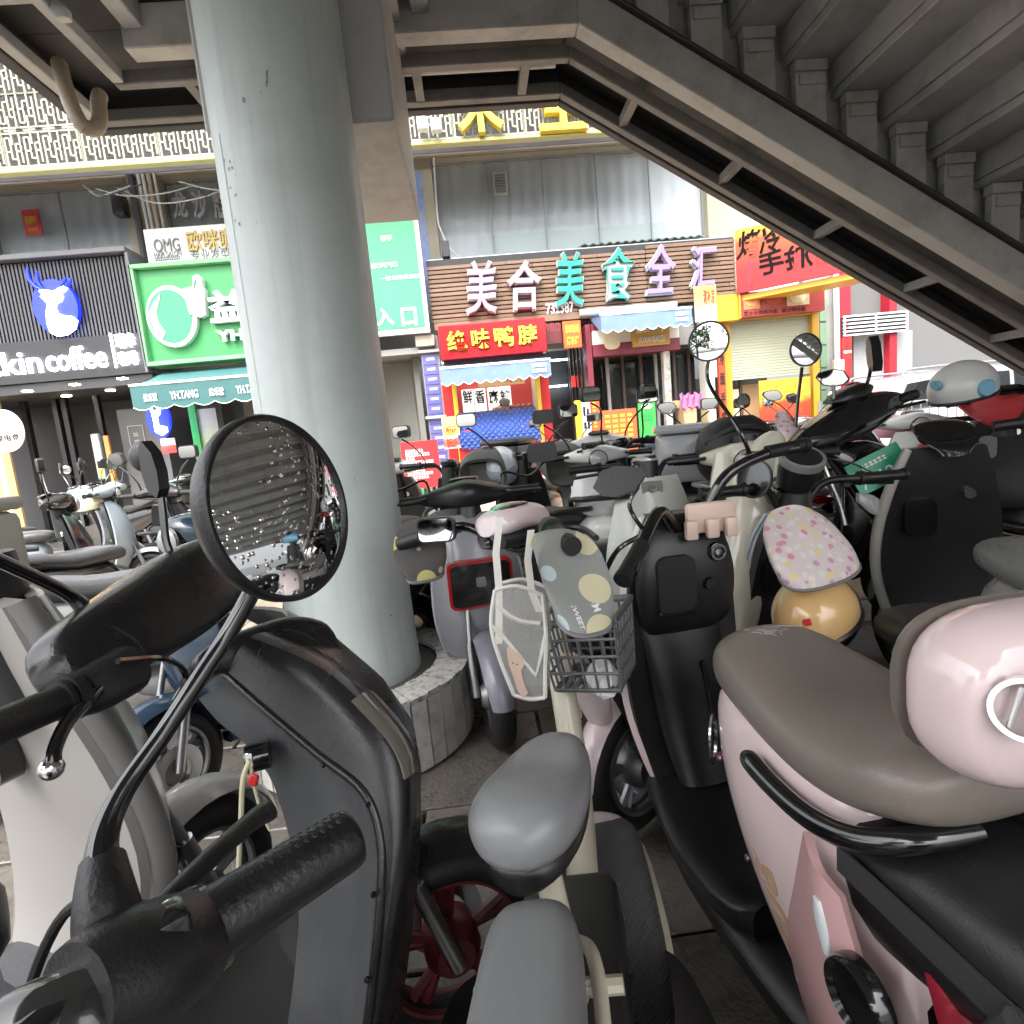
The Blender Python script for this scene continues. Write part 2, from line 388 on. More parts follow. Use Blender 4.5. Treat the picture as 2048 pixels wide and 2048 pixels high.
# landing deck, as panels
xa = XL+off-Yb1; nx = 3
for i in range(nx):
    for j in range(7):
        x0 = xa+(XC-xa)*i/nx; x1 = xa+(XC-xa)*(i+1)/nx; y0 = YN+(Yb0-YN)*j/7; y1 = YN+(Yb0-YN)*(j+1)/7
        ob('deck_panel', box(x0+.006, x1-.006, y0+.006, y1-.006, ZB+.24, ZB+.32, .008, 1), conc, bridge, smooth=False)
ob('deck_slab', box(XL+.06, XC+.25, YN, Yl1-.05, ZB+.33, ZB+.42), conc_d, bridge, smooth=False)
for x in (xa+.02, -.1): ob('cross_rib', box(x, x+.09, YN, Yb0-.002, ZB+.08, ZB+.239, .006, 1), conc, bridge, smooth=False)
# ties between the two rails
x = XL+.75
while x < XE-.1:
    z = ZB+.004+zs(x)
    if x < XC: g = box(x, x+.05, Yr1-.002, Yo0+.002, ZB+.004, ZB+.05)
    else: g = box(x, x+.05, Yr1-.002, Yo0+.002, z, z+.05)
    ob('tie_bar', g, conc_m, bridge, smooth=False); x += .62
for y in (-1.2, -.4, .4, 1.2, 2.0, 2.8):
    ob('tie_bar', box(XL+off-Yo0-.002, XL+off-Yr1+.002, y, y+.05, ZB+.005, ZB+.05), conc_l, bridge, smooth=False)
# steps: tread and riser plates seen from below, with the bracket plates that carry them
NST = int((XE-XC)/RUN)
RISE = -SL*RUN
YS = -1.1
for k in range(NST):
    x0 = XC+RUN*k; zt = ZB+.46-RISE*(k)
    g = join(box(x0, x0+RUN+.03, YS, Yb0+.135, zt, zt+.045, .006, 1), box(x0-.012, x0+.022, YS, Yb0+.134, zt+.046, zt+RISE+.012, .004, 1))
    st = ob('step', g, conc, bridge, smooth=False)
    if 0: ob('nosing_lip', box(x0+RUN-.03, x0+RUN+.029, YS, Yb0+.09, zt-.04, zt-.002, .004, 1), conc_l if k % 3 else conc, st, smooth=False)
    zb = ZB+.2+SL*(x0+.02-XC+.17)
    ob('bracket', join(box(x0+.03, x0+.2, Yb0+.01, Yb0+.06, zb, zt-.06, .004, 1), box(x0+.026, x0+.204, Yb0+.002, Yb0+.066, zt-.058, zt-.003, .004, 1),
                       box(x0+.045, x0+.185, Yb0-.004, Yb0+.008, zt-.13, zt-.08)), conc_l, bridge, smooth=False)
ob('stair_string', (lambda g: ([(x, y, z+SL*(x-XC)) for x, y, z in g[0]], g[1]))(box(XC, XE, Yb0+.1, Yb1-.01, ZB+.2, ZB+.62)), conc, bridge, smooth=False)
ob('near_stringer', (lambda g: ([(x, y, z+SL*(x-XC)) for x, y, z in g[0]], g[1]))(box(XC, XE, YS-.12, YS, ZB, ZB+.5)), conc, bridge, smooth=False)
# parapet above, along the edges
rail_m = M('parapet_panel', (.32, .32, .31), .6, var=.12, dirt=.3)
ob('parapet', box(XL+.01, XC, Yl1-.05, Yl1-.01, ZB+.502, ZB+1.4), rail_m, bridge, smooth=False)
ob('stair_parapet', (lambda g: ([(x, y, z+SL*(x-XC)) for x, y, z in g[0]], g[1]))(box(XC+.002, XE, Yl1-.05, Yl1-.01, ZB+.502, ZB+1.4)), rail_m, bridge, smooth=False)
# cross beam from the column
cb = at(840, 441, Y=3.57)
ob('pier_beam', box(-.95, cb.x, 2.5, 3.57, cb.z, ZB+.238, .01, 1), conc, bridge, smooth=False)
ob('pier_beam_flange', box(-1.0, cb.x+.035, 2.5, 3.52, ZB+.05, ZB+.1, .004, 1), conc, bridge, smooth=False)
# drain pipe and flexible hose
pvc = M('old_pvc', (.4, .33, .24), .5, var=.25, dirt=.5)
pipe = thing('drain_pipe', 'yellowed drain hose looping under the landing corner beside the rails', 'pipe', tuple(at(185, 262, Y=3.3)), world=True)
hp = [at(118, 125, Y=3.25), at(128, 165, Y=3.2), at(143, 212, Y=3.15), at(165, 250, Y=3.15), at(190, 258, Y=3.2), at(199, 238, Y=3.25), at(197, 205, Y=3.3), at(200, 190, Y=3.35)]
gq = [cr([tuple(p) for p in hp], t/8) for t in range(57)]
ob('hose', tube(gq, [.034+.0035*(i % 2) for i in range(57)], 12, straight=True), pvc, pipe)
ob('straight_pipe', tube([(xa+.25, Yr0+.11, ZB+.06), (XC-.06, Yr0+.13, ZB+.065)], .035, 12), conc_l, pipe)
wire = tag(ob('dangling_wire', tube([at(402, 160, Y=3.5), at(408, 190, Y=3.5), at(420, 215, Y=3.5), at(428, 240, Y=3.52), at(436, 268, Y=3.5)], .005, 6), rubber), 'short black wire dangling from the landing beside the column', 'wire')
lamp = tag(ob('white_bracket_lamp', loft([(*at(112, 8, Y=2.9), .03, 0, 0, 0, .02, .0, 3), (*at(118, 22, Y=2.9), .045, 0, 0, 0, .03, 0, 3), (*at(128, 40, Y=2.9), .03, 0, 0, 0, .02, 0, 3)], 8, 12), white_pt), 'small white fitting under the landing at the top corner', 'lamp')

# ------------------------------------------------------------------ column and its round tiled bench
def column_mat():
    m = M('mint_column_paint', (.56, .625, .61), .42, var=.1, vs=3, bump=.6, bs=14, dirt=.4, dcol=(.43, .465, .45), ds=2.4)
    nt = m.node_tree; N = nt.nodes; L = nt.links; b = N['Principled BSDF']
    lk = b.inputs['Base Color'].links[0].from_socket
    tc = N.new('ShaderNodeTexCoord'); n = N.new('ShaderNodeTexNoise'); n.inputs['Scale'].default_value = 9; n.inputs['Detail'].default_value = 12; n.inputs['Roughness'].default_value = .75
    L.new(tc.outputs['Object'], n.inputs['Vector'])
    r = N.new('ShaderNodeMapRange'); r.inputs[1].default_value = .64; r.inputs[2].default_value = .7
    L.new(n.outputs['Fac'], r.inputs[0]); mx = N.new('ShaderNodeMix'); mx.data_type = 'RGBA'
    L.new(r.outputs[0], mx.inputs[0]); L.new(lk, mx.inputs[6]); mx.inputs[7].default_value = (.13, .13, .125, 1); L.new(mx.outputs[2], b.inputs['Base Color'])
    mp = N.new('ShaderNodeMapping'); mp.inputs['Scale'].default_value = (11, 11, .7); L.new(tc.outputs['Object'], mp.inputs[0])
    n2 = N.new('ShaderNodeTexNoise'); n2.inputs['Scale'].default_value = 1.5; n2.inputs['Detail'].default_value = 5; L.new(mp.outputs[0], n2.inputs['Vector'])
    r2 = N.new('ShaderNodeMapRange'); r2.inputs[1].default_value = .52; r2.inputs[2].default_value = .75; r2.inputs[4].default_value = .45; L.new(n2.outputs['Fac'], r2.inputs[0])
    m2 = N.new('ShaderNodeMix'); m2.data_type = 'RGBA'; L.new(r2.outputs[0], m2.inputs[0]); L.new(mx.outputs[2], m2.inputs[6]); m2.inputs[7].default_value = (.38, .4, .37, 1); L.new(m2.outputs[2], b.inputs['Base Color'])
    return m
CX, CY, CR = -.612, 2.4, .262
colm = thing('support_column', 'thick pale mint painted round column holding up the footbridge', 'column', (CX, CY, .28), world=True)
prof = [(CR+.012, .27), (CR+.004, .4)]+[(CR, .6+i*.2) for i in range(15)]+[(CR, ZB+.22)]
ob('shaft', lathe(prof, 64, 'z', (CX, CY, 0)), column_mat(), colm)
chip = M('chipped_paint', (.26, .28, .27), .7, var=.4, vs=30)
def on_col(th, z): return (CX+(CR+.0012)*math.sin(th), CY-(CR+.0012)*math.cos(th), z)
for k in range(14):
    th = random.uniform(-1.3, 1.3); z = random.choice((random.uniform(.5, 3.2), random.gauss(2.35, .12), random.gauss(.7, .2))); r_ = random.uniform(.002, .009)
    if k < 10: th = random.gauss(-.55, .12); z = random.gauss(2.3, .1)
    ob('paint_chip', ([on_col(th+r_/CR*math.cos(2*PI*i/7)*random.uniform(.6, 1.2), z+r_*1.3*math.sin(2*PI*i/7)*random.uniform(.6, 1.2)) for i in range(7)], [tuple(range(7))]), chip, colm, smooth=False)
for th0, z0, th1, z1 in ((.1, 2.5, .14, 2.56), (-.35, 1.3, -.28, 1.28)):
    ob('paint_scratch', tube([on_col(th0+(th1-th0)*i/6, z0+(z1-z0)*i/6+.01*math.sin(i*2)) for i in range(7)], .0012, 5), chip, colm)
ob('weld_seam', box(CX-.18, CX-.176, CY-.194, CY-.188, .9, ZB-.9, 0), M('seam_paint', (.6, .65, .64), .4), colm, smooth=False)
bench = thing('round_bench', 'round bench of peeling white tiles built round the column base', 'bench', (CX, CY, 0), 0)
dirt_m = M('caked_dirt', (.08, .07, .06), .8, var=.4, bump=.8, bs=60)
ob('core', lathe([(.445, 0), (.445, .275), (.26, .288)], 48), dirt_m, bench)
wt = M('peeling_white_tile', (.6, .59, .56), .45, var=.1, vs=8, bump=.4, bs=50, dirt=.95, dcol=(.06, .052, .045), ds=30)
wts = M('white_side_tile', (.68, .67, .64), .45, var=.1, vs=8, bump=.3, bs=50, dirt=.6, dcol=(.2, .18, .16), ds=9)
NB = 42
def wedge(a, r0, r1, z0, z1):
    c, s = math.cos(a), math.sin(a)
    v = [(r*math.cos(t), r*math.sin(t), z) for z in (z0, z1) for r, t in ((r0, -a), (r1, -a), (r1, a), (r0, a))]
    return v, [(0, 1, 2, 3), (7, 6, 5, 4), (0, 4, 5, 1), (1, 5, 6, 2), (2, 6, 7, 3), (3, 7, 4, 0)]
for k in range(NB):
    o = ob('top_tile', wedge(PI/NB*.9, .345, .49, .29, .31), wt, bench, smooth=False, share='bench_top'); o.rotation_euler = (random.uniform(-.006, .006), random.uniform(-.006, .006), 2*PI*k/NB)
    o = ob('side_tile', wedge(PI/NB*.88, .455, .483, .01, .286), wts, bench, smooth=False, share='bench_side'); o.rotation_euler = (0, 0, 2*PI*k/NB)
def print_line(x0, x1, z0, z1, y, mat, parent, n=8):
    gs = []; w = (x1-x0)/n
    for i in range(n):
        a = x0+i*w; h = z1-z0
        gs.append(box(a+w*.1, a+w*.85, y, y+.003, z0+h*random.uniform(0, .12), z0+h*random.uniform(.3, .42)))
        gs.append(box(a+w*.12, a+w*.8, y, y+.003, z0+h*random.uniform(.55, .65), z0+h*random.uniform(.85, 1)))
        gs.append(box(a+w*.4, a+w*.55, y+.0005, y+.0025, z0, z1))
    return ob('print_line', join(*gs), mat, parent, smooth=False)
# ------------------------------------------------------------------ the shop building across the forecourt
cream = M('cream_wall', (.4, .355, .275), .7, var=.1, vs=2, bump=.2, bs=25, dirt=.45, dcol=(.28, .24, .18), ds=1.6)
greyw = M('grey_wall', (.22, .215, .21), .7, var=.15, dirt=.3)
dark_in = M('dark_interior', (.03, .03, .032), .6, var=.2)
curt = M('pale_curtain', (.8, .85, .9), .8, var=.14, vs=3)
frame_m = M('window_frame_grey', (.33, .34, .34), .5, var=.1)
def glass_mat(name, col, a, rough=.04):
    return M(name, col, rough, var=0, alpha=a, spec=.8)
glass_w = glass_mat('window_glass', (.3, .36, .38), .15)
glass_d = glass_mat('door_glass_dark', (.03, .035, .04), .55)
bld = thing('shop_building', 'two storey shop building with lattice screen and curtained upper windows', 'building', (-3, D+.8, 0), world=True)
XB0, XB1 = -13.0, at(1468, 469, Y=D).x+.02
YW = D+.8
# wall around the openings (upper storey only; the shops fill the ground floor)
wl0 = FR(0, 400, 222, 500, .8); wr = FR(860, 318, 1420, 530, .8); zsill = 3.55; zhead = max(wr[3], 5.0)
ztop = 9.5
segs = [(XB0, -7.9), (-5.55, -4.95), (-3.1, wr[0]), (wr[1], XB1+.6)]
for a, b_ in segs: ob('wall_pier', box(a, b_, YW, YW+.35, zsill, zhead), cream, bld, smooth=False)
ob('wall_head', box(XB0, XB1+.6, YW, YW+.35, zhead+.001, ztop), cream, bld, smooth=False)
ob('wall_band', box(XB0, XB1+.6, YW+.001, YW+.351, 2.75, zsill-.001), greyw, bld, smooth=False)
ob('string_course', box(XB0, XB1+.6, YW-.07, YW-.001, zhead+.02, zhead+.1, .008, 1), cream, bld, smooth=False)
def window(x0, x1, z0, z1, nm, halves=True):
    w = ob('window', box(x0, x1, YW+.2, YW+.21, z0, z1), glass_w, bld, smooth=False)
    for i in range(nm+1):
        x = x0+(x1-x0)*i/nm; ob('mullion', box(x-.012, x+.012, YW+.185, YW+.225, z0, z1), frame_m, w, smooth=False)
    for z in (z0, z1): ob('frame_rail', box(x0, x1, YW+.18, YW+.23, z-.02, z+.02), frame_m, w, smooth=False)
    n = int((x1-x0)/.035); ph = 0; R0, R1 = [], []
    for i in range(n+1):
        ph += random.uniform(.5, 1.2); x = x0+(x1-x0)*i/n; y = YW+.29+.012*math.sin(ph)
        R0.append((x, y, z0)); R1.append((x+random.uniform(-.01, .01), y+.01, z1))
    ob('curtain', sheet([R0, R1], .004), curt, w)
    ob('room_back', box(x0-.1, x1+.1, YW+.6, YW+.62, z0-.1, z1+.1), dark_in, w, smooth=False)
    return w
window(-7.9, -5.55, zsill, zhead, 2); window(-4.95, -3.1, zsill, zhead, 2)
wc = window(wr[0], wr[1], zsill, zhead, 5)
fr2 = FR(962, 462, 1250, 500, .8)
ob('pale_lower_panel', box(fr2[0], fr2[1]+.9, YW+.26, YW+.27, zsill, fr2[3]), M('pale_film', (.66, .76, .74), .5, var=.06), wc, smooth=False)
fan = FR(985, 336, 1017, 380, .8)
vf = ob('vent_fan', box(fan[0], fan[1], YW+.15, YW+.199, fan[2], fan[3], .008, 1), M('pale_plastic', (.6, .6, .58), .5), wc)
for k in range(7): ob('louvre', box(fan[0]+.03, fan[1]-.03, YW+.13, YW+.148, fan[2]+.03+k*(fan[3]-fan[2]-.06)/7, fan[2]+.05+k*(fan[3]-fan[2]-.06)/7), greyw, vf, smooth=False)
ob('blue_paint_strip', box(wr[0]-.42, wr[0]-.18, YW-.006, YW-.001, zsill+.1, zhead-.2), M('faded_blue_paint', (.22, .3, .55), .7, var=.3, dirt=.5, dcol=(.5, .45, .4)), bld, smooth=False)
for i, x in enumerate((-9.2, -6.7, -4.2, -1.7, .8, 3.3)):
    ob('storey_beam_bracket', box(x, x+.06, YW-.72, YW-.002, zhead+.2, zhead+.26), steel, bld, smooth=False)
# lattice screen: panels of interlocking bars
lat_m = M('lattice_cream', (.38, .38, .28), .5, var=.08, dirt=.25, dcol=(.45, .42, .3))
lat_back = M('lattice_backing', (.13, .12, .14), .7, var=.1)
YLAT = D-.8
lz = (FP(100, 346, -.8)[1]+FP(1000, 279, -.8)[1])/2
lattice = thing('lattice_screen', 'cream interlocking lattice screen band above the shop fronts', 'screen', (-3, YLAT, lz), world=True)
PW, PH = 1.06, .95
def bars(l, w=.022, t=.03):
    return join(*[box(min(a, c)-w/2, max(a, c)+w/2, 0, t, min(b_, d)-w/2, max(b_, d)+w/2) for a, b_, c, d in l])
cell = []
for i in range(4):
    ox = .265*i
    for f in (0, 1):
        def q(x, z): return (ox+x, (z if not f else .95-z))
        L = [((.03, .0), (.03, .38)), ((.03, .38), (.1, .38)), ((.1, .1), (.1, .38)), ((.1, .1), (.17, .1)), ((.17, .0), (.17, .3)), ((.17, .3), (.235, .3)), ((.235, .06), (.235, .44)), ((.03, .2), (.1, .2)), ((.17, .2), (.235, .2)), ((.0, .44), (.265, .44))]
        for (a, b_) in L: cell.append((*q(*a), *q(*b_)))
    cell.append((ox+.13, .3, ox+.13, .65)); cell.append((ox+.06, .475, ox+.2, .475))
cell += [(0, 0, PW, 0), (0, .95, PW, .95), (0, 0, 0, .95), (PW, 0, PW, .95)]
gl = bars([(a, b_, c, d) for a, b_, c, d in cell])
x = -9.4
while x < 3.4:
    for r in range(3):
        o = ob('lattice_panel', gl, lat_m, lattice, smooth=False, share='lattice_panel')
        o.location = Vector((x, YLAT, lz+.09+r*PH))
    x += PW
ob('backing', box(-9.6, 3.6, YLAT+.42, YLAT+.45, lz+.1, lz+3.2), lat_back, lattice, smooth=False)
ob('bottom_channel', box(-9.6, 3.6, YLAT-.03, YLAT+.1, lz, lz+.06, .006, 1), M('yellow_channel', (.42, .41, .2), .5, var=.1, dirt=.3, dcol=(.4, .36, .2)), lattice, smooth=False)
lat_yel = M('yellow_sign_letter', (.6, .46, .03), .45, var=.05)
for ch, px in (('米', 958), ('生', 1123)):
    a = FR(px-52, 160, px+52, 262 if ch == '米' else 258, -.95)
    text(ch, a[0], a[1], a[2], a[3], D-.98, .12, lat_yel, lattice, 'sign_letter', .03, wob=.01)
for px, py in ((845, 250), (872, 252)):
    a = FR(px-12, py-12, px+12, py+12, -.95)
    tag(ob('flood_light', box(a[0], a[1], D-1.02, D-.9, a[2], a[3], .015, 1), white_pt), 'white flood light box on the lattice, %s one' % ('left' if px < 860 else 'right'), 'lamp', 'flood lights on the lattice')
ob('conduit_pipe', tube([(-9.5, YLAT-.06, lz-.01), (3.5, YLAT-.06, lz+.0)], .016, 8), M('yellow_conduit', (.45, .4, .14), .5), lattice)
# tangled cables under the lattice
cab_m = M('grey_cable', (.3, .3, .3), .6, var=.2)
for i in range(9):
    x0 = random.uniform(-6.3, -3.0); x1 = x0+random.uniform(.6, 2.2); y = YLAT+random.uniform(.2, .6)
    s = random.uniform(.1, .45)
    tag(ob('utility_cable', tube([(x0, y, lz-.02), (x0*.7+x1*.3, y, lz-s), (x0*.3+x1*.7, y, lz-s*random.uniform(.6, 1.1)), (x1, y+.1, lz-.03)], .009, 6), cab_m if i % 2 else rubber), 'sagging utility cable strung below the lattice above the hair salon', 'cable', 'cables under the lattice')
pp = thing('cable_riser', 'bundle of old conduits and blue pole running down by the salon sign', 'conduit', (-5.2, D+.6, 3.3), world=True)
for i, (dx, m, r) in enumerate(((0, conc_d, .06), (.14, white_pt, .025), (.22, conc_l, .03), (.31, pvc, .035), (.4, conc_l, .02))):
    ob('conduit', tube([(-5.28+dx, YW-.1, 3.1), (-5.34+dx, YW-.1, zhead+.3)], r, 10), m, pp)
ob('blue_wrap', tube([(-5.285, YW-.1, 3.55), (-5.32, YW-.1, 4.6)], .064, 14), M('blue_film', (.08, .09, .5), .4, var=.3, dirt=.6, dcol=(.4, .4, .5)), pp)
spk = FR(217, 385, 248, 428, .6)
tag(ob('loud_speaker', box(spk[0], spk[1], YW-.2, YW-.003, spk[2], spk[3], .02, 2), black_pl), 'black speaker box on the wall beside the curtained window', 'speaker')
# big white letters leaning in the salon window and the small red notice
for i, (ch, px) in enumerate((('龙', 355), ('沙', 395), ('牌', 438))):
    a = FR(px-19, 380, px+19, 432, .9)
    text(ch, a[0], a[1], a[2], a[3], YW+.15, .03, print_white, bld, 'window_letter', .03)
a = FR(27, 413, 72, 462, .8)
nt_ = thing('red_notice', 'small red notice in the upper window above the coffee shop', 'notice', (a[0], YW+.15, a[2]), world=True)
ob('paper', box(a[0], a[1], YW+.155, YW+.165, a[2], a[3]), print_red, nt_, smooth=False)
text('旺铺转让', a[0]+.04, a[1]-.04, a[3]-.24, a[3]-.1, YW+.15, .004, print_yel, nt_, offset=.02)
print_line(a[0]+.06, a[1]-.06, a[2]+.06, a[2]+.12, YW+.15, print_yel, nt_, 10)

# ------------------------------------------------------------------ coffee shop
cs_dark = M('charcoal_cladding', (.022, .023, .026), .5, var=.12)
cs_frame = M('grey_sign_frame', (.12, .12, .13), .5, var=.1)
slat_m = M('sign_slat', (.065, .065, .07), .5, var=.1)
glow_w = M('lit_letter_white', (.9, .9, .9), .4, var=0, emit=(.93, .95, 1), es=2.0)
glow_b = M('lit_logo_blue', (.01, .02, .3), .4, var=0, emit=(.004, .02, .9), es=.5)
X1 = FP(280, 640)[0]; zt = FP(150, 512)[1]; zm = (FP(5, 694)[1]+FP(282, 660)[1])/2; zl = (FP(2, 778)[1]+FP(296, 741)[1])/2
X0 = -9.4
coffee = thing('coffee_shop_sign', 'dark ribbed coffee shop fascia with blue deer logo and lit white letters', 'shop sign', ((X0+X1)/2, D, zl), world=True)
ob('panel', box(X0, X1, D+.06, D+.5, zl, zt-.03), cs_dark, coffee, smooth=False)
ob('frame_top', box(X0, X1+.03, D-.14, D+.52, zt-.028, zt+.05, .008, 1), cs_frame, coffee)
ob('frame_side', box(X1+.001, X1+.05, D-.12, D+.5, zl, zt-.03, .006, 1), cs_frame, coffee)
ob('letter_band', box(X0, X1-.002, D-.06, D+.058, zl-.001, zm, .006, 1), M('letter_band_grey', (.014, .014, .017), .45, var=.08), coffee)
n = int((X1-X0)/.058)
for i in range(n):
    o = ob('slat', box(0, .03, D-.02, D+.059, zm+.002, zt-.06), slat_m, coffee, smooth=False, share='coffee_slat'); o.location = (X0+i*.058+.01, 0, 0)
def F2(pts, dy=-.12): return [FP(x, y, dy) for x, y in pts]
e0 = FP(70, 620, -.1); e1 = FP(160, 620, -.1)
cx, cz = FP(114, 615, -.1); ew = (e1[0]-e0[0])/2; eh = (FP(114, 560, -.1)[1]-FP(114, 672, -.1)[1])/2
ob('deer_disc', prism(ell(ew, eh, 40, cx, cz), D-.14, D-.06, 'y', .01), glow_b, coffee)
# deer: neck and body silhouette plus antlers
zpx = lambda zx, zy: FP(zx/3.715, 480+zy/3.715, -.16)
neck = [zpx(*p) for p in ((300, 420), (330, 405), (440, 400), (468, 415), (455, 455), (420, 470), (412, 505), (430, 545), (480, 562), (540, 568), (575, 600), (560, 660), (500, 705), (430, 715), (375, 690), (350, 620), (345, 540), (352, 475), (330, 450))]
ob('deer_body', prism(neck, D-.17, D-.142, 'y'), glow_w, coffee, smooth=False)
ob('deer_ears', tube([(zpx(x, y)[0], D-.155, zpx(x, y)[1]) for x, y in ((295, 375), (330, 390), (400, 395), (460, 370), (505, 335))], [.02, .045, .04, .045, .015], 8), glow_w, coffee)
for an in (((200, 210), (215, 290), (260, 345), (300, 365)), ((272, 228), (275, 300), (300, 345), (320, 365)), ((480, 275), (475, 310), (455, 345)), ((525, 285), (515, 315), (485, 350))):
    ob('deer_antler', tube([(zpx(x, y)[0], D-.155, zpx(x, y)[1]) for x, y in an], [.018, .03, .03, .02], 8), glow_b, coffee)
zq = lambda zx, zy, dy=-.1: FP(zx/3.715, 480+zy/3.715, dy)
a = zq(352, 980); b_ = zq(800, 945); hh = zq(520, 800)[1]-zq(520, 975)[1]
zbase = (zq(352, 985)[1]+zq(790, 940)[1])/2
text('coffee', a[0], b_[0], zbase, zbase+hh, D-.1, .03, glow_w, coffee, offset=.006)
a = zq(-270, 1060); b_ = zq(318, 990)
text('luckin', a[0], b_[0], zbase, zbase+hh*.98, D-.1, .03, glow_w, coffee, offset=.006)
ob('divider', box(zq(828, 800)[0], zq(836, 800)[0], D-.1, D-.062, zbase-.02, zbase+.52), glow_w, coffee, smooth=False)
for tx, zz in (('瑞幸', .28), ('咖啡', 0)): text(tx, zq(868, 800)[0], zq(1008, 800)[0], zbase+zz, zbase+zz+.22, D-.12, .05, glow_w, coffee, offset=.008)
# recessed entrance
fl = 0.0
shop = thing('coffee_storefront', 'dark recessed coffee shop entrance with downlights and glass panels', 'shop front', ((X0+X1)/2, D, 0), world=True)
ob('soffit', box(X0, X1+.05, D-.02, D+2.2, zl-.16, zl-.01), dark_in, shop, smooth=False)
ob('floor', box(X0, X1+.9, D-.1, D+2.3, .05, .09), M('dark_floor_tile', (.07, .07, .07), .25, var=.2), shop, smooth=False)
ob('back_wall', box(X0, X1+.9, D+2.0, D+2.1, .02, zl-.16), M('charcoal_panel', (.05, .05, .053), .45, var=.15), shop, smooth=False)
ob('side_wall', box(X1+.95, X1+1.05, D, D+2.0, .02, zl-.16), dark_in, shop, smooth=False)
warm = M('warm_lit_wall', (.28, .2, .12), .6, var=.2, emit=(.9, .5, .2), es=.05)
p = FR(0, 860, 72, 1100, .5); ob('wood_wall', box(X0, p[1]-.1, D+.5, D+.55, .02, zl-.17), warm, shop, smooth=False)
led = M('led_strip', (1, .7, .3), .4, var=0, emit=(1, .62, .18), es=5)
q0 = FP(2, 850, .42); q1 = FP(43, 1116, .42)
ob('led_strip', box(q1[0]-.02, q1[0]+.015, D+.4, D+.44, q1[1], q0[1]), led, shop, smooth=False)
for px in (88, 150, 168, 232):
    a = FP(px, 1000, .9); ob('post', box(a[0]-.04, a[0]+.04, D+.85, D+.95, .02, zl-.161), M('anodised_dark', (.03, .03, .032), .3, metal=.4), shop, smooth=False)
dl = M('downlight', (1, .95, .8), .4, var=0, emit=(1, .9, .65), es=8)
for px, py in ((55, 782), (150, 769), (245, 757), (133, 792), (221, 781)):
    a = at(px, py, Z=zl-.17); ob('downlight', box(a.x-.06, a.x+.06, a.y-.05, a.y+.05, zl-.18, zl-.161, .008, 1), dl, shop)
gpan = FR(225, 820, 300, 1040, .9)
ob('grey_panel', box(gpan[0], gpan[1]+.5, D+1.0, D+1.05, .02, gpan[3]), M('grey_shop_panel', (.13, .13, .132), .5, var=.12), shop, smooth=False)
a = FR(248, 852, 286, 905, .9)
[print_line(a[0]+.08, a[1]-.08, a[3]-.2-k*.13, a[3]-.13-k*.13, D+.99, M('print_grey', (.5, .5, .5), .5), shop, 6) for k in range(3)]
for (x0, x1, z0, z1) in ((a[0], a[1]+.03, a[3]-.012, a[3]), (a[0], a[1]+.03, a[2], a[2]+.012), (a[0], a[0]+.012, a[2], a[3]), (a[1]+.018, a[1]+.03, a[2], a[3])):
    ob('hours_outline', box(x0, x1, D+.985, D+.995, z0, z1), M('print_grey', (.5, .5, .5), .5), shop, smooth=False)
a = FR(179, 868, 227, 968, .6)
lb = thing('light_box_poster', 'lit poster box with blue and yellow drink picture in coffee shop entrance', 'poster', (a[0], D+.6, a[2]), world=True)
ob('case', box(a[0], a[1]-.1, D+.6, D+.68, a[2]+.1, a[3], .01, 1), M('poster_case', (.3, .32, .35), .4), lb)
pg = bpy.data.materials.new('drink_poster_print'); pg.use_nodes = True
def gradient_mat(m, stops, axis=2, noise=.3, emit=.0, scale=3):
    m.use_nodes = True
    N = m.node_tree.nodes; L = m.node_tree.links; b = N['Principled BSDF']
    tc = N.new('ShaderNodeTexCoord'); sp = N.new('ShaderNodeSeparateXYZ'); L.new(tc.outputs['Generated'], sp.inputs[0])
    nz = N.new('ShaderNodeTexNoise'); nz.inputs['Scale'].default_value = scale; L.new(tc.outputs['Generated'], nz.inputs['Vector'])
    ma = N.new('ShaderNodeMath'); ma.operation = 'MULTIPLY_ADD'; L.new(nz.outputs['Fac'], ma.inputs[0]); ma.inputs[1].default_value = noise; L.new(sp.outputs[axis], ma.inputs[2])
    r = N.new('ShaderNodeValToRGB'); L.new(ma.outputs[0], r.inputs[0]); e = r.color_ramp.elements
    e[0].position = stops[0][0]; e[0].color = (*stops[0][1], 1); e[1].position = stops[-1][0]; e[1].color = (*stops[-1][1], 1)
    for p, c in stops[1:-1]: k = e.new(p); k.color = (*c, 1)
    L.new(r.outputs[0], b.inputs['Base Color']); b.inputs['Roughness'].default_value = .45
    if emit: L.new(r.outputs[0], b.inputs['Emission Color']); b.inputs['Emission Strength'].default_value = emit
    return m
gradient_mat(pg, [(.15, (.15, .4, .05)), (.35, (.75, .6, .05)), (.55, (.35, .6, .75)), (.75, (.75, .8, .85)), (1.0, (.7, .75, .8))], emit=.5, scale=5)
ob('print', box(a[0]+.03, a[1]-.13, D+.592, D+.599, a[2]+.13, a[3]-.03), pg, lb, smooth=False)
a0 = FP(224, 870, .5); a1 = FP(249, 978, .5)
tag(ob('door_handle', box(a1[0]-.2, a1[0]-.12, D+.5, D+.56, a1[1], a0[1], .008, 1), M('orange_wood', (.6, .24, .06), .45, var=.15)), 'tall orange wooden pull handle on the coffee shop door', 'handle')
cx, cz = FP(5, 862, -.25)
hs_ = thing('round_hanging_sign', 'round white hanging sign at the left edge under the coffee fascia', 'sign', (cx, D-.25, cz-.3), world=True)
ob('disc', prism(ell(.3, .34, 36, cx, cz), D-.28, D-.2, 'y', .012), M('lit_white_disc', (.75, .72, .66), .5, emit=(1, .9, .75), es=.15), hs_)
text('原电竞', cx-.1, cx+.26, cz-.17, cz-.06, D-.29, .006, print_black, hs_, offset=.015)
cx, cz = FP(320, 838, -.3)
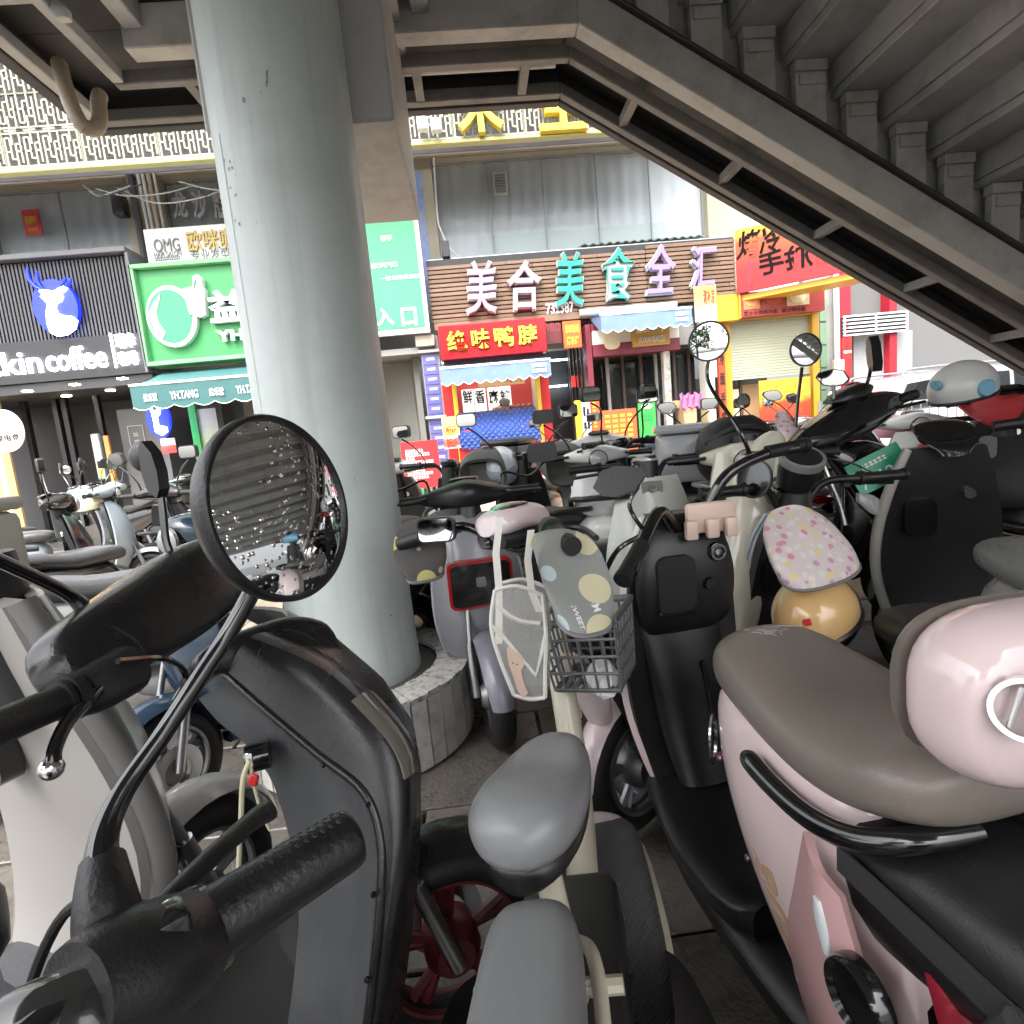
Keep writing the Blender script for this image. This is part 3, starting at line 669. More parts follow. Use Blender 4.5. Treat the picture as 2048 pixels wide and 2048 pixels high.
ds = thing('small_round_logo_sign', 'small lit blue oval sign with white deer hanging below the green awning', 'sign', (cx, D-.3, cz-.3), world=True)
ob('disc', prism(ell(.18, .3, 36, cx, cz), D-.36, D-.3, 'y', .01), glow_b, ds)
ob('deer', prism([(cx-.09, cz+.2), (cx-.03, cz+.12), (cx+.09, cz+.2), (cx+.04, cz+.06), (cx, cz+.03), (cx+.0, cz-.1), (cx+.12, cz-.14), (cx+.12, cz-.22), (cx+.02, cz-.27), (cx-.07, cz-.2), (cx-.07, cz+.02)], D-.375, D-.361, 'y'), glow_w, ds, smooth=False)
a = FR(320, 878, 354, 905, -.1)
tag(ob('wall_notice', box(a[0], a[1], D-.1, D-.09, a[2], a[3]), gradient_mat(bpy.data.materials.new('notice_print'), [(.2, (.6, .05, .05)), (.55, (.7, .1, .08)), (.6, (.8, .75, .72)), (1, (.82, .8, .78))], noise=.1)), 'small red and white notice stuck by the coffee shop door', 'notice')

# ------------------------------------------------------------------ hair salon and tea shop
a = FR(287, 460, 500, 528, .1)
sal = thing('hair_salon_sign', 'white hair salon sign with gold Chinese letters above the green sign', 'shop sign', (a[0], D+.1, a[2]), world=True)
ob('panel', box(a[0], a[1]+.3, D+.08, D+.3, a[2]-.02, a[3], .006, 1), white_pt, sal)
gold = M('gold_letter', (.42, .29, .07), .45, var=.1); gmet = M('dark_grey_letter', (.12, .12, .12), .4)
b_ = FR(304, 478, 360, 500, .05); text('OMG', b_[0], b_[1], b_[2], b_[3], D+.06, .02, gmet, sal)
b_ = FR(306, 504, 362, 510, .05); text('HAIR SALON', b_[0], b_[1], b_[2], b_[3], D+.07, .01, gmet, sal)
b_ = FR(308, 514, 360, 518, .05); print_line(b_[0], b_[1], b_[2], b_[3], D+.07, gmet, sal, 14)
b_ = FR(370, 464, 505, 494, .05); text('欧咪咖美', b_[0], b_[1], b_[2], b_[3]+.02, D+.05, .03, gold, sal, offset=.012)
b_ = FR(378, 500, 500, 512, .05); text('专业发型设计', b_[0], b_[1], b_[2], b_[3], D+.07, .01, gmet, sal)
gr = M('green_sign', (.04, .27, .08), .45, var=.05, vs=1.5); grl = M('green_sign_frame', (.16, .4, .18), .45, var=.08)
xg0, xg1 = FP(282, 640)[0], at(735, 600, Y=D).x; zg1 = (FP(264, 531)[1]+FP(470, 520)[1])/2; zg0 = (FP(299, 738)[1]+FP(503, 715)[1])/2
tea = thing('tea_shop_sign', 'bright green tea shop sign with round white emblem and raised letters', 'shop sign', (xg0, D, zg0), world=True)
ob('panel', box(xg0+.06, xg1, D-.02, D+.3, zg0+.05, zg1-.05), gr, tea, smooth=False)
for (x0, x1, z0, z1) in ((xg0, xg1, zg1-.07, zg1), (xg0, xg1, zg0, zg0+.07), (xg0, xg0+.07, zg0+.071, zg1-.071)): ob('frame', box(x0, x1, D-.12, D+.3, z0, z1, .01, 1), grl, tea)
wl_ = M('white_acrylic', (.66, .68, .66), .35, var=.03); gd = M('emblem_green', (.04, .28, .13), .45)
zr = lambda zx, zy, dy=-.1: FP(zx/3.715, 480+zy/3.715, dy)
cx, cz = zr(1270, 570); rx = zr(1440, 570)[0]-cx; rz = cz-zr(1270, 800)[1]
ob('emblem_disc', prism(ell(rx*1.1, rz*1.0, 40, cx+.02, cz), D-.12, D-.021, 'y', .012), wl_, tea)
ob('emblem_ring', prism(ell(rx*.95, rz*.86, 40, cx, cz), D-.13, D-.121, 'y'), gd, tea, smooth=False)
ob('emblem_swirl', prism([zr(*p) for p in ((1110, 560), (1150, 470), (1200, 400), (1190, 470), (1170, 540), (1190, 620), (1240, 690), (1220, 740), (1170, 700))], D-.14, D-.131, 'y'), wl_, tea, smooth=False)
cup = [zr(*p) for p in ((1365, 370), (1440, 350), (1440, 280), (1475, 262), (1510, 290), (1510, 350), (1530, 370), (1535, 560), (1500, 580), (1420, 555))]
ob('emblem_cup', prism(cup, D-.15, D-.021, 'y', .008), wl_, tea)
ob('cup_straw', tube([(zr(1455, 360)[0], D-.155, zr(1455, 360)[1]), (zr(1465, 300)[0], D-.155, zr(1465, 300)[1])], .012, 6), gd, tea)
a = zr(1575, 620); b_ = zr(1815, 360); text('益', a[0], b_[0], a[1], b_[1], D-.14, .1, wl_, tea, 'sign_letter', .03)
dx = b_[0]-a[0]+.12
for i, ch in enumerate('禾堂'): text(ch, a[0]+dx*(i+1), b_[0]+dx*(i+1), a[1], b_[1], D-.14, .1, wl_, tea, 'sign_letter', .03)
a = zr(1615, 755); b_ = zr(1840, 655); text('YH.', a[0], b_[0], a[1]-.01, b_[1], D-.12, .08, wl_, tea, 'sign_letter', .04)
text('TANG', b_[0]+.05, b_[0]+.8, a[1]-.01, b_[1], D-.12, .08, wl_, tea, 'sign_letter', .04)
def awning(name, label, x0, x1, ztop, zbot, drop, out, mat, trim, scallop, frame=True):
    t = thing(name, label, 'awning', ((x0+x1)/2, D, zbot), world=True)
    y0, y1 = D+.1, D-out
    n = 20
    ob('canopy', sheet([[(x0+(x1-x0)*i/n, y0+(y1-y0)*j/4, ztop+(zbot-ztop)*j/4-.02*math.sin(PI*j/4)) for i in range(n+1)] for j in range(5)], .006), mat, t)
    ns = int((x1-x0)/scallop)*8; rows = [[], [], []]
    for i in range(ns+1):
        x = x0+(x1-x0)*i/ns; w = abs(math.sin(PI*i/8))
        for j in range(3): rows[j].append((x, y1-.008-.004*math.sin(x*9), zbot-(drop-.05+.05*w)*j/2))
    ob('valance', sheet(rows, .004), mat, t)
    ob('valance_trim', tube([(r[0], r[1], r[2]) for r in rows[2]], .006, 5, straight=True), trim, t)
    ob('front_bar', box(x0-.01, x1+.01, y1-.02, y1+.03, zbot, zbot+.035, .006, 1), trim, t)
    if frame:
        for x in (x0, x1): ob('side_flap', ([(x, y0, ztop), (x, y1, zbot), (x, y1, zbot-drop), (x+.003, y0, ztop), (x+.003, y1, zbot), (x+.003, y1, zbot-drop)], [(0, 1, 2), (5, 4, 3), (0, 3, 4, 1), (1, 4, 5, 2), (2, 5, 3, 0)]), mat, t, smooth=False)
    return t
aw = M('teal_awning', (.03, .11, .11), .6, var=.1, vs=4, dirt=.2)
x0 = zq(965, 1100, -.9)[0]; zb = (zq(965, 1105, -.9)[1]+zq(1880, 1000, -.9)[1])/2
ta = awning('green_awning', 'dark teal awning with white lettering below the green tea shop sign', x0, x0+3.6, zb+.32, zb, .36, .9, aw, M('awning_white_trim', (.8, .85, .82), .4), .28)
for body, zx0, zx1 in (('益禾堂', 1068, 1170), ('YH.TANG', 1268, 1478), ('益禾堂', 1562, 1670), ('YH.TANG', 1765, 1960)):
    a = zq(zx0, 1150, -.9); b_ = zq(zx1, 1150, -.9); text(body, a[0], b_[0], zb-.24, zb-.12, D-.925, .006, print_white, ta, offset=.02)
tf = thing('tea_storefront', 'tea shop counter wall with glass and green strip behind the mirror', 'shop front', (xg0+1.6, D+.5, 0), world=True)
ob('wall', box(xg0+.9, -.95, D+.9, D+1.0, .01, zg0+.3), M('tea_wall', (.4, .36, .28), .6, var=.2), tf, smooth=False)
ob('glass', box(xg0+.9, -1.0, D+.5, D+.51, .9, zg0), glass_w, tf, smooth=False)
ob('green_base', box(xg0+.55, -1.0, D+.3, D+.45, .01, .95), M('green_laminate', (.05, .4, .12), .4), tf, smooth=False)
a = FR(378, 800, 412, 960, .4); ob('green_strip', box(a[0], a[0]+.12, D+.3, D+.4, .95, a[3]), M('green_laminate', (.05, .4, .12), .4), tf, smooth=False)
a = FR(375, 820, 402, 900, .3)
ob('menu_board', box(a[0], a[1]+.4, D+.35, D+.38, a[2], a[3]), gradient_mat(bpy.data.materials.new('menu_print'), [(.2, (.65, .6, .2)), (.5, (.5, .65, .4)), (1, (.7, .75, .7))], noise=.6, scale=8), tf, smooth=False)

# ------------------------------------------------------------------ entrance sign (mint) and blue notice column
xe1 = FP(848, 540)[0]; ze1 = (FP(838, 443)[1]); ze0 = FP(862, 668)[1]
mint = M('mint_sign', (.06, .34, .16), .45, var=.04)
ent = thing('entrance_sign', 'mint green entrance sign with white border beside the wooden fascia', 'sign', (xe1, D-.2, ze0), world=True)
ob('border', box(-3.4, xe1, D-.18, D-.1, ze0, ze1), white_pt, ent, smooth=False)
ob('panel', box(-3.35, xe1-.07, D-.19, D-.181, ze0+.09, ze1-.02), mint, ent, smooth=False)
z5 = lambda zx, zy: FP(750+zx/4.293, 200+zy/4.293, -.2)
def etext(body, x0, y0, x1, y1, off=.02):
    a = z5(x0, y1); b_ = z5(x1, y0); text(body, a[0], b_[0], a[1], b_[1], D-.2, .008, print_white, ent, offset=off)
etext('留学', 50, 1155, 145, 1215); etext('家宾馆）', -30, 1385, 190, 1450); etext('一室台球俱乐部', 45, 1490, 385, 1555); etext('口', 235, 1775, 350, 1945, .03); etext('入', 20, 1775, 150, 1945, .03)
zk = lambda zx, zy, dy=0.0: FP(780+zx/4.83, 600+zy/4.83, dy)
x0, zt_ = zk(310, 530); x1 = zk(450, 540)[0]
bc = thing('blue_notice_column', 'square column covered in blue paper notices left of the red shop', 'column', ((x0+x1)/2, D+.1, 0), world=True)
ob('shaft', box(x0-.02, x1+.05, D, D+.35, .01, zt_+.3), greyw, bc, smooth=False)
nb = M('blue_notice', (.1, .1, .34), .5, var=.15)
for k in range(14):
    z1 = zt_-.02-k*.165
    if z1 < .2: break
    nn = ob('paper_notice', box(x0, x1, D-.012, D-.002, z1-.15, z1), nb, bc, smooth=False)
    print_line(x0+.06, x1-.04, z1-.085, z1-.04, D-.016, print_white, nn, 7)
for z in (zt_+.02, zk(420, 1150)[1]): ob('ledge', box(x0-.06, x1+.06, D-.06, D+.0, z, z+.05, .006, 1), frame_m, bc)
ob('lamp_box', box(x0-.08, x1-.0, D-.1, D-.001, zt_+.12, zt_+.3, .01, 1), cream, bc)
# dark passage left of the column
ps = thing('passage', 'dark covered passage with lit ceiling between column and red shop', 'passage', (-1.2, D+1, 0), world=True)
ob('ceiling', box(-2.9, x0-.03, D+.0, D+6, 2.75, 2.85), M('passage_ceiling', (.3, .29, .28), .7, var=.1), ps, smooth=False)
ob('back', box(-2.9, x0-.03, D+6, D+6.1, 0.01, 2.75), dark_in, ps, smooth=False)
ob('wall', box(-.95, -.85, D+.36, D+6, .01, 2.75), greyw, ps, smooth=False)
for y in (1.2, 2.6, 4.2): ob('ceiling_beam', box(-2.9, x0-.04, D+y, D+y+.2, 2.6, 2.749), greyw, ps, smooth=False)
a = (zk(95, 1380, -1.2), zk(350, 1355, -1.2), zk(395, 1810, -1.2))
rb = thing('red_notice_board', 'standing red board with white print beside the mint column', 'notice board', (a[1][0]-.3, D-1.2, 0), world=True)
zz1 = a[1][1]; zz0 = a[2][1]; xx0 = a[0][0]+.0; xx1 = xx0+.56
ob('board', box(xx0, xx1, D-1.2, D-1.17, zz0, zz1, .004, 1), M('red_board', (.55, .025, .03), .4, var=.06), rb)
for i, w in enumerate((.6, .8, .3, .9, .9, .6, .85, .7, .3)):
    z = zz1-.12-i*(zz1-zz0-.2)/9; print_line(xx0+.06, xx0+.06+w*.46, z-.05, z, D-1.206, print_white, rb, int(w*12))
for x in (xx0+.02, xx1-.04): ob('leg', box(x, x+.02, D-1.168, D-1.14, 0.005, zz1-.1), steel, rb, smooth=False)

# ------------------------------------------------------------------ wooden fascia with big letters
xw0 = FP(856, 560)[0]; xw1 = FP(1470, 530)[0]; zw1 = (FP(855, 534)[1]+FP(1230, 503)[1])/2; zw0 = (FP(870, 640)[1]+FP(1190, 628)[1])/2; zwb = FP(1471, 588)[1]
wood_mats = [M('wood_plank_%s' % n, c, .5, var=.22, vs=20, bump=.3, bs=90, dirt=.35, dcol=(.12, .07, .045), ds=6) for n, c in (('tan', (.19, .112, .07)), ('brown', (.16, .095, .06)), ('pale', (.215, .13, .085)))]
wood = thing('wooden_fascia', 'brown plank shop fascia with six large raised pink green and purple characters', 'shop sign', (xw0, D, zw0), world=True)
ob('backing', box(xw0, xw1, D+.03, D+.2, zw0, zw1+.1), dark_in, wood, smooth=False)
xs_ = FP(1290, 500)[0]; npk = 13; ph = (zw1-zw0)/npk
for k in range(npk+1):
    z = zw0+k*ph
    for (a, b_) in (((xw0, xs_-.004), (xs_, xw1)) if k < npk else ((xs_, xw1),)):
        m0 = a
        if z < zwb-.25 and a > 0: continue
        while m0 < b_-.05:
            m1 = min(b_, m0+random.uniform(1.2, 2.4))
            ob('plank', box(m0+.002, m1-.002, D-.012+random.uniform(-.004, .004), D+.028, z+.006, z+ph-.012, .003, 1), random.choice(wood_mats), wood, smooth=False); m0 = m1
ob('lower_board', box(xw0+.02, FP(1200, 630)[0], D-.03, D+.02, zw0-.12, zw0-.005, .004, 1), wood_mats[2], wood, smooth=False)
lp = M('pink_letter', (.5, .28, .48), .4, var=.03); lg = M('green_letter', (.015, .3, .22), .4, var=.03); lv = M('purple_letter', (.26, .18, .48), .4, var=.03); lw = M('letter_edge', (.5, .5, .48), .45)
for ch, bx, m in (('美', (928, 525, 998, 624), lp), ('合', (1012, 524, 1086, 617), lp), ('美', (1108, 507, 1172, 610), lg), ('食', (1201, 497, 1271, 596), lg), ('全', (1290, 491, 1353, 584), lv), ('汇', (1382, 495, 1432, 572), lv)):
    a = FR(*bx, -.13); zc = (a[2]+a[3])/2
    l = text(ch, a[0], a[1], a[2], a[3], D-.15, .04, m, wood, 'raised_letter', .014, shear=.1, wob=.018)
    e = text(ch, a[0]-.02, a[1]+.02, a[2]-.02, a[3]+.02, D-.109, .09, lw, l, 'letter_side', .02, shear=.1, wob=.018)
a = zk(1515, 170, -.05); b_ = zk(1780, 95, -.05); text('732387', a[0], b_[0], zw0-.01, zw0+.17, D-.04, .01, print_white, wood, offset=.02)
# metal roof frame above the fascia
rf = thing('roof_frame', 'thin steel frame and dark corrugated sheet above the wooden fascia', 'frame', (xw0, D+.3, zw1), world=True)
ob('rail', box(xw0, xw1, D+.28, D+.32, zw1+.16, zw1+.19), steel, rf, smooth=False)
for i in range(6):
    x = xw0+(xw1-xw0)*(i+.02)/5.1; ob('upright', box(x, x+.03, D+.29, D+.31, zw1-.1, zw1+.16), steel, rf, smooth=False)
ob('dark_sheet', box(xw0+.35, xw1-.1, D+.34, D+.36, zw1-.05, zw1+.155), M('black_sheet', (.02, .02, .02), .6), rf, smooth=False)
n = 60; ob('corrugated_roof', sheet([[(2.2+2.2*i/n, D+.3+.45*j, zw1+.24+.02*math.sin(i*1.6)+.1*j) for i in range(n+1)] for j in range(2)], .01), M('green_tin', (.12, .17, .13), .5, var=.2), rf)
for ppx in ((795, 300),): pass
cbl = [FP(868, 318, .55), FP(874, 420, .5), FP(880, 455, .45), FP(905, 500, .4), FP(950, 525, .35)]
tag(ob('hanging_conduit', tube([(x, D+.5, z) for x, z in cbl], .016, 8), white_pt), 'white conduit curving down across the curtained window', 'conduit')
sb = FP(890, 505, .2)
tag(ob('sign_bracket', box(sb[0]-.05, sb[0]+.08, D+.1, D+.25, sb[1]-.1, sb[1]+.16, .01, 1), conc_d), 'dark metal bracket leaning on top of the wooden fascia', 'bracket')

# ------------------------------------------------------------------ red duck-neck shop
xr0, zr1 = zk(460, 275, -.3); xr1 = zk(1495, 150, -.3)[0]; zr0 = (zk(485, 600, -.3)[1]+zk(1505, 480, -.3)[1])/2; zr1 = (zk(455, 270, -.3)[1]+zk(1485, 150, -.3)[1])/2
red = thing('red_shop_sign', 'glossy red shop sign with four bold yellow characters', 'shop sign', (xr0, D-.3, zr0), world=True)
ob('panel', box(xr0, xr1, D-.3, D-.05, zr0, zr1, .012, 1), M('red_sign', (.36, .008, .012), .3, var=.1, vs=3, dirt=.2, dcol=(.35, .01, .02)), red)
yl = M('yellow_letter', (.7, .56, .05), .4, var=.03); yo = M('letter_outline', (.5, .35, .03), .5)
for ch, zx0, zx1 in (('绝', 548, 745), ('味', 788, 968), ('鸭', 1010, 1200), ('脖', 1240, 1425)):
    a = zk(zx0, 400, -.33)[0]; b_ = zk(zx1, 400, -.33)[0]
    l = text(ch, a, b_, zr0+.13, zr1-.1, D-.335, .03, yl, red, 'raised_letter', .022, wob=.012)
ob('under_box', box(xr0+.03, xr1-.05, D-.1, D+.1, zr0-.18, zr0-.002), M('maroon_soffit', (.14, .05, .05), .5, var=.1), red, smooth=False)
blue_aw = M('pale_blue_awning', (.13, .2, .34), .6, var=.08, dirt=.2, dcol=(.2, .3, .42))
xa0, za = zk(485, 690, -.75); xa1 = zk(1545, 565, -.75)[0]; za = (za+zk(1545, 565, -.75)[1])/2
wtrim = M('awning_white_trim', (.8, .85, .82), .4)
a1 = awning('blue_awning', 'pale blue scalloped awning under the red duck neck sign', xa0, xa1, za+.2, za, .26, .75, blue_aw, wtrim, .17)
a = zk(1365, 615, -.76); b_ = zk(1510, 600, -.76)
[print_line(a[0], b_[0], za-.09-k, za-.03-k, D-.778, print_white, a1, 8) for k in (0, .085)]
ds_ = thing('duck_neck_shop', 'red and yellow food stall with open counter and calligraphy wall', 'food stall', ((xr0+xr1)/2, D, .5), world=True)
redp = M('red_post', (.5, .02, .02), .4, var=.08); yelp = M('yellow_post', (.75, .55, .05), .4, var=.08)
zf = .5
pl = zk(500, 820)[0]; pr_ = zk(1440, 700)[0]
for x, m, w in ((pl, redp, .16), (pl+.165, yelp, .07), (pr_, redp, .15), (pr_-.075, yelp, .07)): ob('post', box(x, x+w, D-.05, D+.15, zf, zr0-.18), m, ds_, smooth=False)
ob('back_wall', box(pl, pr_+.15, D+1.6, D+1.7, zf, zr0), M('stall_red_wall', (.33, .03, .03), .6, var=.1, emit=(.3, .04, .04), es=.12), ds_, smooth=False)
ob('side_wall', box(pr_+.02, pr_+.1, D+.16, D+1.6, zf, zr0), M('stall_pale_wall', (.55, .56, .5), .6, var=.1), ds_, smooth=False)
ob('side_wall', box(pl+.02, pl+.1, D+.16, D+1.6, zf, zr0), M('stall_red_wall2', (.3, .03, .03), .6, var=.1), ds_, smooth=False)
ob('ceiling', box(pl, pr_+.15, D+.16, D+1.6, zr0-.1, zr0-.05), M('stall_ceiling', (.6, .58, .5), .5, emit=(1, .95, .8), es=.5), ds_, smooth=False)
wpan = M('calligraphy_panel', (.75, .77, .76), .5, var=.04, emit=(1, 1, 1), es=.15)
for i, (ch, zx) in enumerate((('鲜', 745), ('香', 865), ('麻', 995), ('辣', 1110))):
    a = zk(zx, 880, 1.5); pn = ob('wall_panel', box(a[0]-.115, a[0]+.115, D+1.5, D+1.55, zf+.6, zr0-.35, .006, 1), wpan, ds_)
    text(ch, a[0]-.095, a[0]+.095, a[1]-.24, a[1]+.02, D+1.49, .008, print_black, pn, 'painted_character', .02, wob=.04)
b_ = zk(850, 795, 1.2); ob('price_strip', box(b_[0], b_[0]+.9, D+1.2, D+1.22, b_[1]-.1, b_[1]+.16), M('kraft_board', (.5, .36, .2), .6), ds_, smooth=False)
text('99元4斤', b_[0]+.4, b_[0]+.86, b_[1]-.05, b_[1]+.1, D+1.19, .005, print_red, ds_, offset=.015)
# counter, quilted blue cover
xc0, zc0 = zk(670, 1460, -.55); xc1 = zk(1450, 1350, -.55)[0]; zcb = zf+.03
ob('counter', box(xc0, xc1, D-.55, D+.4, zcb, zcb+.85, .01, 1), M('red_counter', (.52, .02, .025), .35, var=.08), ds_)
ob('counter_plinth', box(xc0-.02, xc1+.02, D-.57, D+.4, zcb-.035, zcb-.001), white_pt, ds_, smooth=False)
a = zk(1180, 1420, -.56); text('Hot', a[0]-.25, a[0]+.05, a[1]-.12, a[1]+.06, D-.558, .006, print_white, ds_, shear=.3)
qm = M('blue_quilt', (.02, .055, .25), .7, var=.12)
def quilt_bump():
    nt = qm.node_tree; N = nt.nodes; L = nt.links; tc = N.new('ShaderNodeTexCoord'); mp = N.new('ShaderNodeMapping'); mp.inputs['Rotation'].default_value = (0, rad(45), 0)
    L.new(tc.outputs['Object'], mp.inputs[0]); ws = []
    for d in ('X', 'Z'):
        w = N.new('ShaderNodeTexWave'); w.wave_type = 'BANDS'; w.bands_direction = d; w.inputs['Scale'].default_value = 4.4; L.new(mp.outputs[0], w.inputs[0]); ws.append(w)
    mn = N.new('ShaderNodeMath'); mn.operation = 'MINIMUM'; L.new(ws[0].outputs['Fac'], mn.inputs[0]); L.new(ws[1].outputs['Fac'], mn.inputs[1])
    pw = N.new('ShaderNodeMath'); pw.operation = 'POWER'; pw.inputs[1].default_value = .35; L.new(mn.outputs[0], pw.inputs[0])
    bp = N.new('ShaderNodeBump'); bp.inputs['Strength'].default_value = 1; bp.inputs['Distance'].default_value = .03; L.new(pw.outputs[0], bp.inputs['Height']); L.new(bp.outputs[0], N['Principled BSDF'].inputs['Normal'])
quilt_bump()
qz1 = (zk(680, 1100, -.4)[1]+zk(1400, 1020, -.4)[1])/2; qz0 = zk(1000, 1410, -.62)[1]
rows = []
for j in range(9):
    t = j/8; y = D-.1-.5*min(1, t*1.5)**.7; z = qz1+(qz0-qz1)*t
    rows.append([(xc0+.02+(xc1-xc0-.02)*i/16+.02*math.sin(j), y-.02*math.sin(i*1.1+j*.6)-.02, z-.02*math.sin(i*.7)*(t)) for i in range(17)])
tag(ob('quilted_cover', sheet(rows, .03), qm), 'blue quilted blanket draped over the food stall counter', 'blanket')
a = FR(*[780+495/4.83, 600+1135/4.83, 780+660/4.83, 600+1430/4.83], -.6)
fp_ = thing('food_price_poster', 'yellow price poster with red meat picture hanging left of the counter', 'poster', (a[0], D-.6, a[2]), world=True)
ob('sheet', box(a[0], a[1]+.05, D-.6, D-.59, a[2], a[3]), gradient_mat(bpy.data.materials.new('meat_print'), [(.1, (.75, .72, .65)), (.22, (.5, .08, .05)), (.42, (.62, .16, .08)), (.5, (.85, .7, .5)), (.62, (.8, .5, .08)), (1, (.85, .66, .2))], noise=.25, scale=6), fp_, smooth=False)
for tx, z in (('99元4斤', a[3]-.3), ('59元2斤', a[3]-.5)): text(tx, a[0]+.05, a[1]-.0, z, z+.16, D-.606, .004, print_red, fp_, offset=.015)
# goods and the stall keeper
fd = M('braised_meat', (.25, .07, .03), .5, var=.4, vs=30)
for i in range(4):
    a = zk(1180+i*55, 975, .5); tr = tag(ob('food_tray', join(box(a[0]-.09, a[0]+.09, D+.4, D+.6, qz1-.02, qz1+.03, .006, 1), loft([(a[0], D+.5, qz1+.03, .08, 0, 0, 0, .09, 0, 2.5), (a[0], D+.5, qz1+.08, .06, 0, 0, 0, .07, 0, 2), (a[0], D+.5, qz1+.11, .02, 0, 0, 0, .02, 0, 2)], 6, 12)), fd), 'tray heaped with braised meat behind the blue blanket', 'food tray', 'trays on the stall counter')
# ------------------------------------------------------------------ right-hand shops
zv = lambda zx, zy, dy=0.0: FP(1100+zx/3.22, 600+zy/3.22, dy)
z6 = lambda zx, zy, dy=0.0: FP(1100+zx/3.22, 200+zy/3.22, dy)
# orange hanging notices by the noodle shop door
a = z6(80, 1435, -.2); b_ = z6(208, 1590, -.2)
hb = thing('orange_hanging_sign', 'small bright orange hanging sign with yellow characters below the fascia number', 'sign', (a[0], D-.2, b_[1]), world=True)
ob('panel', box(a[0], b_[0], D-.2, D-.16, b_[1], a[1]+.02, .006, 1), M('orange_panel', (.55, .06, .01), .45, emit=(.9, .12, .03), es=.25), hb)
zz = (a[1]+.02-b_[1])
text('砂锅米线', a[0]+.04, b_[0]-.03, b_[1]+zz*.55, b_[1]+zz*.86, D-.206, .006, yl, hb, offset=.02); text('满补灌', a[0]+.05, b_[0]-.05, b_[1]+zz*.12, b_[1]+zz*.42, D-.206, .006, yl, hb, offset=.02)
a = z6(0, 1450, -.05); b_ = z6(78, 1560, -.05)
dk = thing('dark_red_sign', 'dark red neon sign between red shop sign and orange hanging sign', 'sign', (a[0], D-.05, b_[1]), world=True)
ob('panel', box(a[0]-.25, b_[0], D-.06, D-.02, b_[1], a[1]+.02), M('dark_red_panel', (.12, .02, .025), .4, var=.1), dk, smooth=False)
text('外卖窗口', a[0]-.2, b_[0]-.03, b_[1]+.18, b_[1]+.34, D-.066, .006, M('neon_red_off', (.3, .06, .06), .4), dk)
# noodle shop: dark glass folding doors
xn0 = zk(1500, 800)[0]; xn1 = z6(225, 1500)[0]
nd = thing('noodle_storefront', 'dark glass folding doors of the shop beside the red stall', 'shop front', ((xn0+xn1)/2, D+.2, .5), world=True)
zd1 = zw0-.15
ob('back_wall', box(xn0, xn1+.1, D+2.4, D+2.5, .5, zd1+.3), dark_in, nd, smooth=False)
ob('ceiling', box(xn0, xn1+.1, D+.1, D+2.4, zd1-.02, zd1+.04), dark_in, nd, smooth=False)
tubel = M('strip_light', (1, 1, 1), .4, var=0, emit=(.8, .9, 1), es=4)
for y, z in ((1.2, zd1-.12), (1.9, zd1-.4), (2.2, zd1-.9)): ob('strip_light', box(xn0+.1, xn0+.75, D+y, D+y+.04, z, z+.03), tubel, nd, smooth=False)
frd = M('dark_door_frame', (.05, .048, .045), .4, var=.1)
n = 4
for i in range(n):
    x = xn0+.55+(xn1-xn0-.6)*i/n; w = (xn1-xn0-.6)/n
    g = ob('door_leaf', box(x+.02, x+w-.02, D+.55-i*.14, D+.56-i*.14, .52, zd1-.25), glass_d, nd, smooth=False)
    for xx in (x, x+w-.03): ob('stile', box(xx, xx+.03, D+.53-i*.14, D+.58-i*.14, .505, zd1-.22), frd, g, smooth=False)
    ob('rail', box(x, x+w, D+.53-i*.14, D+.58-i*.14, zd1-.219, zd1-.16), frd, g, smooth=False)
for i, px in enumerate((150, 188)):
    a = zv(px, 525, .3); tag(ob('red_couplet', box(a[0]-.04, a[0]+.04, D+.28, D+.29, a[1]-.1, a[1]+.1), print_red), 'small red paper stuck on the dark glass door, %s one' % ('left' if i == 0 else 'right'), 'paper', 'red papers on the glass door')
a = zv(-90, 620, -.3); b_ = zv(200, 1000, -.3)
ys = thing('yellow_standing_sign', 'yellow and white tall standing sign at the foot of the noodle shop doors', 'sign', (zv(180, 900, -.4)[0], D-.4, .5), world=True)
for x0, x1, m in ((155, 200, print_yel), (202, 255, M('lilac_board', (.62, .58, .75), .5))):
    p = zv(x0, 650, -.4); q = zv(x1, 650, -.4); pz = zv(200, 980, -.4)[1]
    ob('board', box(p[0], q[0], D-.4, D-.37, max(.5, pz), p[1], .004, 1), m, ys)
p = zv(205, 650, -.4); print_line(p[0], p[0]+.12, p[1]-.5, p[1]-.08, D-.405, print_black, ys, 2)
# steamed bun shop
xq0, zq1 = z6(265, 1440, -.1); xq1 = z6(830, 1440, -.1)[0]; zq0 = z6(265, 1655, -.1)[1]
mar = M('maroon_fascia', (.16, .02, .035), .45, var=.1); crm = M('cream_fascia', (.72, .7, .64), .5, var=.05)
bun = thing('bun_shop_sign', 'maroon and cream bun shop fascia with gold XUXIANBAOZI plate', 'shop sign', (xq0, D-.1, zq0), world=True)
hq = zq1-zq0
ob('maroon_top', box(xq0, xq1, D-.08, D+.2, zq0+hq*.78, zq1), mar, bun, smooth=False)
ob('cream_band', box(xq0+.01, xq1, D-.09, D+.2, zq0+hq*.36, zq0+hq*.778), crm, bun, smooth=False)
ob('maroon_base', box(xq0, xq1, D-.1, D+.2, zq0, zq0+hq*.358), mar, bun, smooth=False)
a = z6(525, 1460, -.16); b_ = z6(775, 1570, -.16)
pt = ob('gold_plate', box(a[0], b_[0], D-.17, D-.092, b_[1], a[1]+.08, .012, 1), M('gold_plate', (.45, .27, .07), .45, var=.08), bun)
